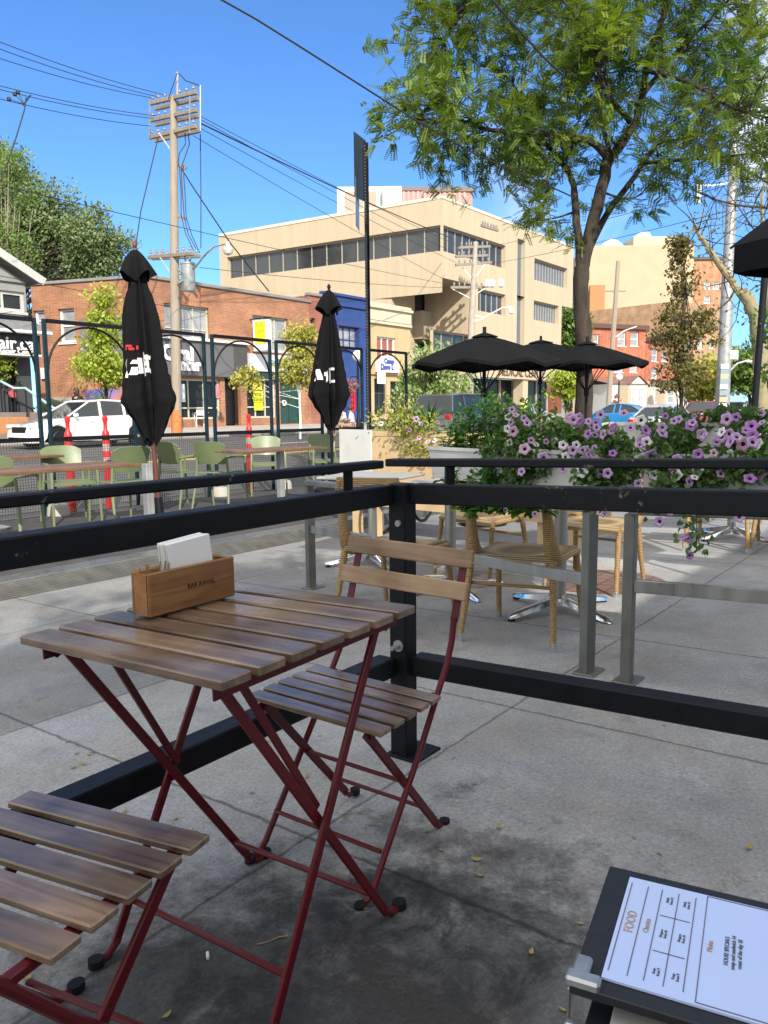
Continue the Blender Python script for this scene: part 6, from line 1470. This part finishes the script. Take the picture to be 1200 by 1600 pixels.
# ================================================================== STREET LAMPS WITH GLOBES
def globe(label,px,pyt,Z,basket=True):
    b0=atZ(px,640,Z); g0=gz(b0.y); t=atZ(px,pyt,Z); r=thing('globe_lamp',label,'street lamp',(b0.x,b0.y,g0)); h=t.z-g0
    m=MB(); m.tube([(0,0,0),(0,0,.4),(0,0,.5),(0,0,h-.3)],[.14,.12,.07,.055],10); m.build('post',black_metal,r)
    m=MB(); m.lathe([(.1,h-.3)]+[(.28*math.sin(a),h-.02-.28*math.cos(a)) for a in [k*math.pi/10 for k in range(1,11)]],n=16); m.build('globe',mat('opal_globe',(.8,.8,.78),.3),r)
    if basket:
        m=MB(); 
        for _ in range(10): leafball(m,V((-.55+random.gauss(0,.16),random.gauss(0,.16),h-1.7+random.gauss(0,.2))),.2,50,.06)
        m.build('flower_basket',mat('pink_blossom',(.50,.08,.16),.6,0,.3,3,hue=(.10,.16,.05),island=1),r); m=MB(); m.cyl((0,0,h-1.1),(-.55,0,h-1.1),.02,6); m.cyl((-.55,0,h-1.1),(-.55,0,h-1.5),.01,5); m.build('bracket',black_metal,r)
    return r
globe('white globe street lamp with a pink flower basket left of the sign post',560,555,41); globe('white globe street lamp with a hanging basket in front of the white gabled shop',966,589,62)
# banner on lamp
# ================================================================== CAFE CHAIRS AND BIKE ON FAR PAVEMENT
def wirechair(label):
    r=thing('cafe_chair',label,'chair',group='white cafe chairs on the far pavement'); m=MB()
    m.tube([(-.2,-.2,0),(-.22,-.2,.45),(-.24,-.18,.8),(-.24,.18,.8),(-.22,.2,.45),(-.2,.2,0)],.022,5); m.tube([(.22,-.2,0),(.2,-.22,.66),(-.2,-.22,.68)],.022,5); m.tube([(.22,.2,0),(.2,.22,.66),(-.2,.22,.68)],.022,5); m.build('frame',white_paint,r)
    m=MB(); m.box((0,0,.45),(.42,.42,.03),bev=.01); m.build('seat',white_paint,r); m=MB()
    for k in range(3): m.box((-.235,0,.58+k*.08),(.02,.38,.05))
    m.build('backrest',white_paint,r); return r
wc=None
for px,Z,rz,l in ((296,37.5,0,'white cafe chair just right of the orange base of the utility pole'),(318,38,170,'white cafe chair left of the paired fence posts, under the shop window'),(312,37,20,'white cafe chair front left of the shop window group'),(357,40,190,'white cafe chair in front of the black shop door'),(395,41,30,'white cafe chair under the yellow window posters')):
    p=atZ(px,640,Z)
    if wc is None: wc=wirechair(l); d=wc
    else: d=dup(wc,(0,0,0),0,l)
    d.location=(p.x,p.y,gz(p.y)); d.rotation_euler=(0,0,math.radians(rz+40))
def bike(label,p,rz,s_=1,groundz=None):
    r=thing('bicycle',label,'bicycle',(p.x,p.y,gz(p.y) if groundz is None else groundz),rz)
    for x in (-.5,.5):
        m=MB(); m.tube([(x+.33*math.cos(a),0,.35+.33*math.sin(a)) for a in [k*math.pi/14 for k in range(29)]],.018,6); m.build('wheel',rubber,r)
        m=MB()
        for k in range(12): a=k*math.pi/6; m.tube([(x,0,.35),(x+.32*math.cos(a),0,.35+.32*math.sin(a))],.003,3)
        m.build('spokes',chrome,r)
    m=MB(); 
    for a,b_ in (((-.5,0,.35),(-.12,0,.33)),((-.5,0,.35),(-.2,0,.8)),((-.12,0,.33),(-.22,0,.88)),((-.12,0,.33),(.34,0,.78)),((-.2,0,.76),(.34,0,.8)),((.34,0,.84),(.5,0,.35))): m.cyl(a,b_,.016,6)
    m.build('frame',mat('bike_red',(.3,.02,.03),.4),r); m=MB(); m.box((-.23,0,.92),(.24,.12,.05),bev=.02); m.build('saddle',rubber,r); m=MB(); m.tube([(.33,-.25,.98),(.34,0,.95),(.33,.25,.98)],.014,6); m.build('handlebar',black_metal,r)
    return r
bike('bicycle parked on the pavement beyond the steel barrier, glimpsed behind the corner post',V((6.9,5.0,0)),math.radians(10))
bike('small bicycle leaning by the orange base of the far utility pole',atZ(258,640,37),math.radians(0))
# ================================================================== CARS
def car(label,loc,rz,body,kind='hatch',group=None,L=4.4,Wd=1.78,H=1.47,name='parked_car'):
    r=thing(name,label,'car',loc,rz,group)
    paint=mat('car_paint_'+body[0],body[1],.28,body[2] if len(body)>2 else .0,.03,1,coat=.9)
    h=L/2
    if kind=='hatch': hood=[(-h,.42),(-h+.03,.62),(-h+.12,.84),(-h+.6,.95)]; 
    # outline stations: x (front=+), top of lower body, half width
    if kind=='suv': ST=[(h,.50,.72),(h-.08,.72,.80),(h-.35,.92,.87),(h-1.1,1.02,.91),(h-1.35,1.05,.92),(0,1.06,.93),(-h+.9,1.07,.92),(-h+.25,1.06,.89),(-h+.06,1.0,.85),(-h,.70,.80)]; RF_=[(h-1.15,1.02,.80),(h-1.95,H-.05,.66),(h-2.5,H,.65),(-h+.9,H,.64),(-h+.35,H-.04,.62),(-h+.10,1.03,.78)]
    elif kind=='sedan': ST=[(h,.45,.68),(h-.08,.62,.78),(h-.4,.80,.84),(h-1.2,.90,.87),(h-1.4,.93,.88),(0,.95,.89),(-h+1.0,.97,.88),(-h+.3,.99,.85),(-h+.05,.92,.80),(-h,.62,.76)]; RF_=[(h-1.25,.92,.76),(h-2.05,H-.05,.60),(h-2.5,H,.59),(-h+1.75,H-.02,.58),(-h+1.3,H-.10,.58),(-h+.65,.98,.74)]
    else: ST=[(h,.42,.66),(h-.07,.60,.77),(h-.35,.76,.83),(h-1.1,.91,.87),(h-1.35,.94,.88),(0,.97,.89),(-h+.8,1.0,.88),(-h+.2,1.02,.84),(-h+.05,.9,.80),(-h,.6,.77)]; RF_=[(h-1.1,.92,.76),(h-2.0,H-.05,.60),(h-2.5,H,.59),(-h+1.1,H-.04,.57),(-h+.5,H-.14,.55),(-h+.12,1.0,.74)]
    sc=Wd/1.8
    ax=(h-.85,-h+.80); wr=.325
    # lower body with wheel arches: resample
    xs_=sorted({round(x,3) for x,_,_ in ST}|{round(a+wr*1.12*math.cos(t),3) for a in ax for t in [k*math.pi/10 for k in range(11)]},reverse=True)
    def itp(T,x,j):
        for p,q in zip(T,T[1:]):
            if q[0]<=x<=p[0]: t=(p[0]-x)/max(1e-6,p[0]-q[0]); return p[j]+(q[j]-p[j])*t
        return T[-1][j]
    rings=[]
    for x in xs_:
        zt=itp(ST,x,1); w=itp(ST,x,2)*sc; zb0=.20
        for a in ax:
            if abs(x-a)<wr*1.12: zb0=max(zb0,.33+math.sqrt(max(0,(wr*1.12)**2-(x-a)**2)))
        e=min(.12,(h-abs(x))*.5+.02); zb0=min(zb0,zt-.08)
        zm=zb0+(zt-zb0)*.55
        half=[(w*.94,zb0),(w,zb0+(zt-zb0)*.3),(w*.995,zm),(w*.97,zt-.05),(w*.90,zt)]
        rings.append([V((x,y,z)) for y,z in half]+[V((x,-y,z)) for y,z in half[::-1]])
    m=MB(); m.loft(rings); m.build('body',paint,r)
    # cabin: glass volume and painted roof/pillars
    def sec(x,z,w,ins=0): return w
    m=MB(); R2=[]
    for (x,z,w) in RF_: 
        zb1=min(z,itp(ST,x,1)-.03); R2.append([V((x,y*sc,zz)) for y,zz in ((itp(ST,x,2)*.87,zb1),(w+(.02 if z>1.2 else 0),z-.03 if z>zb1+.05 else zb1+.012),(w*.85,z+.0),(-w*.85,z),(-w-(.02 if z>1.2 else 0),z-.03 if z>zb1+.05 else zb1+.012),(-itp(ST,x,2)*.87,zb1))])
    m.loft(R2,smooth=False); m.build('windows',mat('car_glass',(.02,.025,.03),.05,0,.1,1,spec=.6),r)
    m=MB(); top=[q for q in RF_[1:-1]]
    rr=[]
    for (x,z,w) in top: rr.append([V((x,y*sc,zz)) for y,zz in ((w*1.04,z-.045),(w*.9,z+.015),(0,z+.03),(-w*.9,z+.015),(-w*1.04,z-.045),(0,z-.02))])
    m.loft(rr)
    for e in(-1,1):
        seq=RF_
        m.tube([V((x,e*(w+.03)*sc,z)) for x,z,w in RF_],.032,5)
        for xx in (h-2.32,RF_[3][0]+.12): m.bar(V((xx,e*itp(ST,xx,2)*.885*sc,itp(ST,xx,1)-.02)),V((xx-.04,e*(.625 if kind!='suv' else .685)*sc,H-.05)),.08,.03,up=(0,1,0))
    m.build('roof',paint,r)
    for a in ax:
        for e in(-1,1):
            m=MB(); m.lathe([(wr*.62,-.1),(wr*.95,-.105),(wr,-.08),(wr,.08),(wr*.95,.105),(wr*.62,.1)],mtx=Matrix.Translation((a,e*(Wd/2-.13),wr))@Matrix.Rotation(math.pi/2,4,'X'),n=24); w_=m.build('wheel',rubber,r)
            m=MB(); M_=Matrix.Translation((a,e*(Wd/2-.035),wr))@Matrix.Rotation(-e*math.pi/2,4,'X')
            m.lathe([(.0,.0),(.04,.012),(.05,0)],mtx=M_,n=12)
            for k in range(9):
                t=2*math.pi*k/9; m.add([M_@V((.03*math.cos(t-.4),.03*math.sin(t-.4),.0)),M_@V((.03*math.cos(t+.4),.03*math.sin(t+.4),.0)),M_@V((.20*math.cos(t+.12),.20*math.sin(t+.12),-.005)),M_@V((.20*math.cos(t-.12),.20*math.sin(t-.12),-.005))],[(0,1,2,3)])
            m.lathe([(.195,-.02),(.21,.008),(.225,-.01)],mtx=M_,n=24); m.build('rim',chrome,w_)
    for e in(-1,1):
        x=RF_[0][0]-.25; m=MB(); m.box((x,e*(itp(ST,x,2)*sc+.09),itp(ST,x,1)+.07),(.11,.17,.12),bev=.03); m.build('wing_mirror',paint,r)
        m=MB(); zz=.68 if kind!='suv' else .82; m.box((h-.20,e*.60*sc,zz),(.30,.34,.13),rz=-e*.42,bev=.03); m.build('headlight',mat('headlight_glass',(.6,.62,.64),.1,.3,.1,4),r)
        m=MB(); m.box((-h+.09,e*.66*sc,zz+.12),(.16,.26,.17),rz=e*.25,bev=.03); m.build('tail_light',mat('tail_red',(.45,.01,.01),.2),r)
        for xx in (.25,-.75):
            m=MB(); m.box((xx,e*(itp(ST,xx,2)*sc+.004),.80 if kind!='suv' else .9),(.16,.02,.03),bev=.005); m.build('door_handle',paint,r)
    m=MB(); m.box((h-.05,0,.58 if kind!='suv' else .68),(.08,.75,.18),bev=.02); m.build('grille',black_metal,r)
    m=MB(); m.box((h-.03,0,.33),(.06,1.2,.10),bev=.02); m.box((-h+.03,0,.33),(.06,1.3,.12),bev=.02); m.box((0,0,.205),(L-1.9,Wd-.12,.05)); m.build('bumper_trim',black_metal,r)
    m=MB(); m.box((-h+.0,0,.62 if kind!='suv' else .75),(.015,.32,.15)); m.build('number_plate',white_paint,r)
    return r
pF=atZ(20,697,23.2); pR=atZ(246,690,26.8); c=(pF+pR)/2
car('white hatchback parked across the road at left, its nose to the left',(c.x,22.9,gz(22.9)),math.pi,('white',(.75,.75,.74)),'hatch')
def cpx(px,Y): r_=ray(px,640); return V((r_.x*Y/r_.y,Y,gz(Y)))
p=atZ(672,640,27); car('dark grey sport utility car seen from behind beyond the beige planter',(p.x+2.35,p.y,gz(p.y)),0,('graphite',(.10,.105,.115),.5),'suv',L=4.7,Wd=1.88,H=1.72)
for px,Z,kind,bd,l,hh,yaw in ((965,42,'sedan',('blue',(.01,.18,.45)),'bright blue car right of the locust tree trunk',1.42,90),(1040,33,'sedan',('silver',(.55,.56,.58),.4),'silver sedan seen from behind with red tail lights at right',1.45,0),
    (1097,50,'suv',('maroon',(.28,.02,.04)),'dark red car behind the bronze leaved tree',1.6,180),(1149,60,'suv',('pearl',(.70,.70,.70)),'white sport utility car right of the lamp pole',1.65,180),(1215,40,'suv',('navy',(.03,.05,.15)),'dark blue car cut by the right picture edge',1.6,0),(812,46,'sedan',('silverblue',(.40,.45,.52),.3),'pale silver car glimpsed under the nearest open umbrella',1.4,180)):
    p=atZ(px,640,Z); car(l,(p.x,p.y,gz(p.y)),math.radians(yaw),bd,kind,L=4.5,H=hh)
# traffic cones, barrier
p=atZ(993,650,30); 
r=thing('traffic_cone','orange traffic cone standing in the road right of the blue car','cone',(p.x,p.y,gz(p.y))); m=MB(); m.lathe([(.2,.04),(.17,.06),(.03,.95),(0,.96)],n=14); m.box((0,0,.02),(.46,.46,.04)); m.build('cone',mat('cone_orange',(.75,.14,.02),.5),r)
m=MB(); m.lathe([(.128,.4),(.098,.56)],n=14); m.build('band',ws,r)
# ================================================================== PEOPLE
def person(label,loc,rz,pose,top,bottom,skin=(.42,.25,.17),hair=(.05,.03,.02),long=False,group=None):
    r=thing('person',label,'person',loc,rz,group); sk=mat('skin_'+str(round(skin[0],2)),skin,.6)
    if pose=='walk':
        J=dict(pel=(0,0,.95),ch=(.02,0,1.28),nk=(.03,0,1.48),hd=(.05,0,1.58),ht=(.05,0,1.72),ls=(0,.18,1.42),le=(-.06,.24,1.14),lh=(.06,.24,.92),rs=(0,-.18,1.42),re=(-.05,-.23,1.15),rh=(.16,-.2,1.02),lk=(.16,.10,.52),lf=(.22,.10,.07),rk=(-.02,-.10,.50),rf=(-.24,-.10,.10),lt=(.34,.1,.03),rt=(-.14,-.1,.03),lp=(0,.09,.92),rp=(0,-.09,.92))
    else:
        J=dict(pel=(0,0,.50),ch=(.03,0,.85),nk=(.07,0,1.05),hd=(.10,0,1.15),ht=(.10,0,1.29),ls=(.03,.18,.99),le=(.08,.26,.74),lh=(.30,.16,.70),rs=(.03,-.18,.99),re=(.08,-.26,.74),rh=(.30,-.16,.72),lk=(.42,.12,.50),lf=(.42,.12,.07),rk=(.42,-.12,.50),rf=(.45,-.12,.07),lt=(.54,.12,.03),rt=(.57,-.12,.03),lp=(.02,.09,.49),rp=(.02,-.09,.49))
    names=list(J); idx={n:i for i,n in enumerate(names)}
    E=[('pel','ch'),('ch','nk'),('nk','hd'),('hd','ht'),('ch','ls'),('ls','le'),('le','lh'),('ch','rs'),('rs','re'),('re','rh'),('pel','lp'),('lp','lk'),('lk','lf'),('lf','lt'),('pel','rp'),('rp','rk'),('rk','rf'),('rf','rt')]
    R=dict(pel=.13,ch=.135,nk=.055,hd=.085,ht=.07,ls=.06,le=.042,lh=.03,rs=.06,re=.042,rh=.03,lk=.06,lf=.04,rk=.06,rf=.04,lt=.03,rt=.03,lp=.09,rp=.09)
    def grow(name,keep,inf,m_,parent):
        me=bpy.data.meshes.new(name); ns=[n for n in names if n in keep]; ii={n:i for i,n in enumerate(ns)}
        me.from_pydata([J[n] for n in ns],[(ii[a],ii[b]) for a,b in E if a in ii and b in ii],[]); o=bpy.data.objects.new(name,me); COL.objects.link(o); o.parent=parent
        o.modifiers.new('s','SKIN'); su=o.modifiers.new('b','SUBSURF'); su.levels=2; su.render_levels=2
        if not me.skin_vertices: me.skin_vertices.new() if hasattr(me.skin_vertices,'new') else None
        sv=me.skin_vertices[0].data
        for n in ns: q=R[n]*inf if n not in ('nk',) else R[n]; sv[ii[n]].radius=(q,q)
        sv[0].use_root=True; me.materials.append(m_)
        dg=bpy.context.evaluated_depsgraph_get(); dg.update(); m2=bpy.data.meshes.new_from_object(o.evaluated_get(dg)); m2.materials.clear(); m2.materials.append(m_); o.modifiers.clear(); o.data=m2
        for pz in m2.polygons: pz.use_smooth=True
        return o
    grow('body',set(names),1.0,sk,r)
    grow('shirt',{'pel','ch','ls','le','rs','re'},1.12,mat('cloth_'+top[0],top[1],.85,0,.15,8),r)
    grow('trousers',{'pel','lp','lk','rp','rk','lf','rf'} if bottom[2] else {'pel','lp','lk','rp','rk'},1.14,mat('cloth_'+bottom[0],bottom[1],.85,0,.15,8),r)
    h_=V(J['hd']); m=MB(); n=12
    m.lathe([(0,.12),(.06,.11),(.10,.05),(.108,0),(.10,-.04)]+([(.09,-.2),(.05,-.24)] if long else [(.075,-.09)]),c=h_+V((-.022,0,.055)),n=n); m.build('hair',mat('hair_'+str(hair[0]),hair,.6,0,.2,20),r)
    m=MB(); m.box(h_+V((.088,0,.03)),(.035,.025,.045),bev=.01); m.build('nose',sk,r)
    m=MB()
    for e in (-1,1): m.box(h_+V((.082,e*.033,.05)),(.012,.02,.012),bev=.003)
    m.box(h_+V((.082,0,-.012)),(.01,.04,.01),bev=.003); m.build('face_features',mat('eye_dark',(.03,.02,.02),.5),r)
    return r
p=HF.P(HF.hit(72,650)[0]+.3,gz(26.5),1.7); person('pedestrian in a black top walking past the house steps behind the paired fence posts',(p.x,p.y,gz(p.y)),math.radians(200),'walk',('black',(.015,.015,.018)),('denim',(.06,.09,.16),True),long=True)
for px,Z,l,tp_,bt,rz in ((537,34,'seated person in a white top left of the sign post',('white',(.65,.63,.6)),('khaki',(.3,.22,.14),True),150),(550,33,'seated person in a pale shirt with bare legs next to the red seat',('pale',(.5,.48,.5)),('shorts',(.35,.2,.15),False),120),
    (829,20,'person in a coral pink top seated at the parklet behind the umbrella pole',('coral',(.60,.14,.14)),('denim2',(.08,.1,.2),True),200),(817,42,'distant person in a yellow top under the open umbrella',('yellow',(.7,.6,.05)),('denim',(0,0,0),True),90),(846,22,'person in a red checked shirt next to the umbrella pole',('red',(.45,.06,.10)),('denim2',(0,0,0),True),160)):
    p=atZ(px,640,Z); person(l,(p.x,p.y,gz(p.y)+(.0)),math.radians(rz),'sit' if 'yellow' not in l else 'walk',tp_,bt)
    if 'yellow' not in l:
        k=thing('stool','low red seat under the '+l.split(' left')[0].split(' seated at')[0].split(' next')[0].split(' with')[0],'seat',(p.x,p.y,gz(p.y))); m=MB(); m.lathe([(.16,.36),(.18,.37),(.18,.40),(0,.41)],n=14); m.build('seat',mat('stool_red',(.5,.04,.03),.5),k)
        for a in range(4): m=MB(); m.cyl((.12*math.cos(a*1.57+.8),.12*math.sin(a*1.57+.8),.36),(.17*math.cos(a*1.57+.8),.17*math.sin(a*1.57+.8),0),.012,6); m.build('leg',black_metal,k)
# low dark railing of the far patio under the open umbrellas
r=thing('low_railing','thin black patio railing under the open umbrellas','railing'); m=MB(); a=atZ(755,663,13);b_=atZ(930,660,13)
m.bar(a,b_,.03,.04); m.bar(a+V((0,0,-.5)),b_+V((0,0,-.5)),.03,.04); m.build('rail',black_metal,r)
for t in (0,.25,.5,.75,1): p=a.lerp(b_,t); m=MB(); m.cyl((p.x,p.y,p.z+.05),(p.x,p.y,gz(p.y)),.02,6); m.build('post',black_metal,r)
rebase(r,(a.x,a.y,gz(a.y)))
# ================================================================== SHADE BLOCK BEHIND THE CAMERA (out of frame; added and shaped to shade the patio)
r=thing('shade_block','pale unseen block added behind the viewer to shade the near patio','building')
m=MB(); m.box((-5.75,-4.15,2.65),(8.7,1.5,6.3)); m.box((2.5,-4.15,1.8),(7.79,1.5,4.6)); m.build('wall',mat('shade_block_pale',(.62,.60,.55),.8,0,.08,1),r)
m=MB(); m.box((-5.75,-4.15,5.9),(8.8,1.7,.2)); m.build('roof',rfm,r)
m=MB()
for k in range(3): m.box((-9+k*4.2,-3.38,4.0),(1.6,.05,1.8))
m.build('window',glass,r); rebase(r,(-2.5,-5,0))
tree('unseen leafy tree added behind the viewer to dapple the near pavement',V((-5,-6.2,.3)),8,[((-5,-4.6,6.5),3.2,1.2,.65),((-2.2,-4.4,6.5),2.2,1,.55)],lm_m,3600,.11,.16,cl=60,clump=.5)  # unseen crown added above the block's roof edge to break up its shadow
# ================================================================== LIGHT, SKY, CAMERA
CLOUD_FILL=8.8; SKYS=.10  # brightness of the wisp and of the fill cloud added behind the viewer
SUN_EL=33.; SUN_AZ=SUNAZ=-128.   # direction to the sun in the XY plane, degrees from +X
w=bpy.data.worlds.new("World"); SC.world=w; w.use_nodes=True; nt=w.node_tree; bg=nt.nodes['Background']
sky=nt.nodes.new('ShaderNodeTexSky'); sky.sky_type='NISHITA'; sky.sun_disc=False; sky.sun_elevation=math.radians(SUN_EL); sky.sun_rotation=math.radians(90-SUN_AZ)
sky.air_density=1.0; sky.dust_density=.4; sky.ozone_density=3.0; sky.altitude=300
LW=nt.links
def wn(t,**k): return N(nt,t,**k)
tcw=wn('ShaderNodeTexCoord'); Dv=tcw.outputs['Generated']
tint=wn('ShaderNodeVectorMath',operation='MULTIPLY'); tint.inputs[1].default_value=(.53,.82,1.14); LW.new(sky.outputs[0],tint.inputs[0])
def wdot(v):
    n=wn('ShaderNodeVectorMath',operation='DOT_PRODUCT'); n.inputs[1].default_value=v; LW.new(Dv,n.inputs[0]); return n.outputs['Value']
def wmr(x,a,b,c=0,d=1):
    n=wn('ShaderNodeMapRange',interpolation_type='SMOOTHSTEP'); 
    for q_,v_ in enumerate((a,b,c,d)): n.inputs[q_+1].default_value=v_
    LW.new(x,n.inputs[0]); return n.outputs[0]
def wmul(a,b):
    n=wn('ShaderNodeMath',operation='MULTIPLY'); LW.new(a,n.inputs[0])
    if isinstance(b,float): n.inputs[1].default_value=b
    else: LW.new(b,n.inputs[1])
    return n.outputs[0]
# broken white cloud added out of view behind and above the viewer to lift the shade, a wisp low at the right
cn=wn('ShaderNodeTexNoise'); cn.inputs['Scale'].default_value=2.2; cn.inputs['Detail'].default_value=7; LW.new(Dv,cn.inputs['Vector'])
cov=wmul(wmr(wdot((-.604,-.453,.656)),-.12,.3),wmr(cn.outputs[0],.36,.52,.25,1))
cn2=wn('ShaderNodeTexNoise'); cn2.inputs['Scale'].default_value=5; cn2.inputs['Detail'].default_value=8; cn2.inputs['Distortion'].default_value=.4; LW.new(Dv,cn2.inputs['Vector'])
dr=ray(1130,230).normalized(); wisp=wmul(wmul(wmr(wdot(tuple(dr)),.955,.998),wmr(cn2.outputs[0],.42,.62)),.55)
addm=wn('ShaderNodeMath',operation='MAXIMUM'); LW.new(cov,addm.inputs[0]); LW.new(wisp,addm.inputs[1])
mxw=wn('ShaderNodeMix',data_type='RGBA'); LW.new(addm.outputs[0],mxw.inputs[0]); LW.new(tint.outputs[0],mxw.inputs[6]); mxw.inputs[7].default_value=(CLOUD_FILL*1.0,CLOUD_FILL*.985,CLOUD_FILL*.95,1)
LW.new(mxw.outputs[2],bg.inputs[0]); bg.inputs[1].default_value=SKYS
sl=bpy.data.lights.new('sun','SUN'); sl.energy=3.4; sl.angle=math.radians(.53); sl.color=(1,.93,.82); so=bpy.data.objects.new('sun',sl); COL.objects.link(so)
d=V((math.cos(math.radians(SUN_AZ))*math.cos(math.radians(SUN_EL)),math.sin(math.radians(SUN_AZ))*math.cos(math.radians(SUN_EL)),math.sin(math.radians(SUN_EL))))
so.rotation_euler=d.to_track_quat('Z','Y').to_euler(); so.location=(0,0,40)
cd=bpy.data.cameras.new('camera'); co=bpy.data.objects.new('camera',cd); COL.objects.link(co); SC.camera=co
cd.sensor_fit='VERTICAL'; cd.sensor_height=36; cd.lens=36*F/1600; cd.clip_start=.05; cd.clip_end=3000
fw=ray(600,800).normalized(); rt=(ray(1600,800)-ray(600,800)).normalized(); upv=rt.cross(fw)
Mc=Matrix((rt,upv,-fw)).transposed().to_4x4(); Mc.translation=CAM; co.matrix_world=Mc
SC.view_settings.view_transform='Standard'; SC.view_settings.look='None'; SC.view_settings.exposure=.92; SC.view_settings.gamma=1
SC.cycles.max_bounces=8; SC.cycles.transparent_max_bounces=8
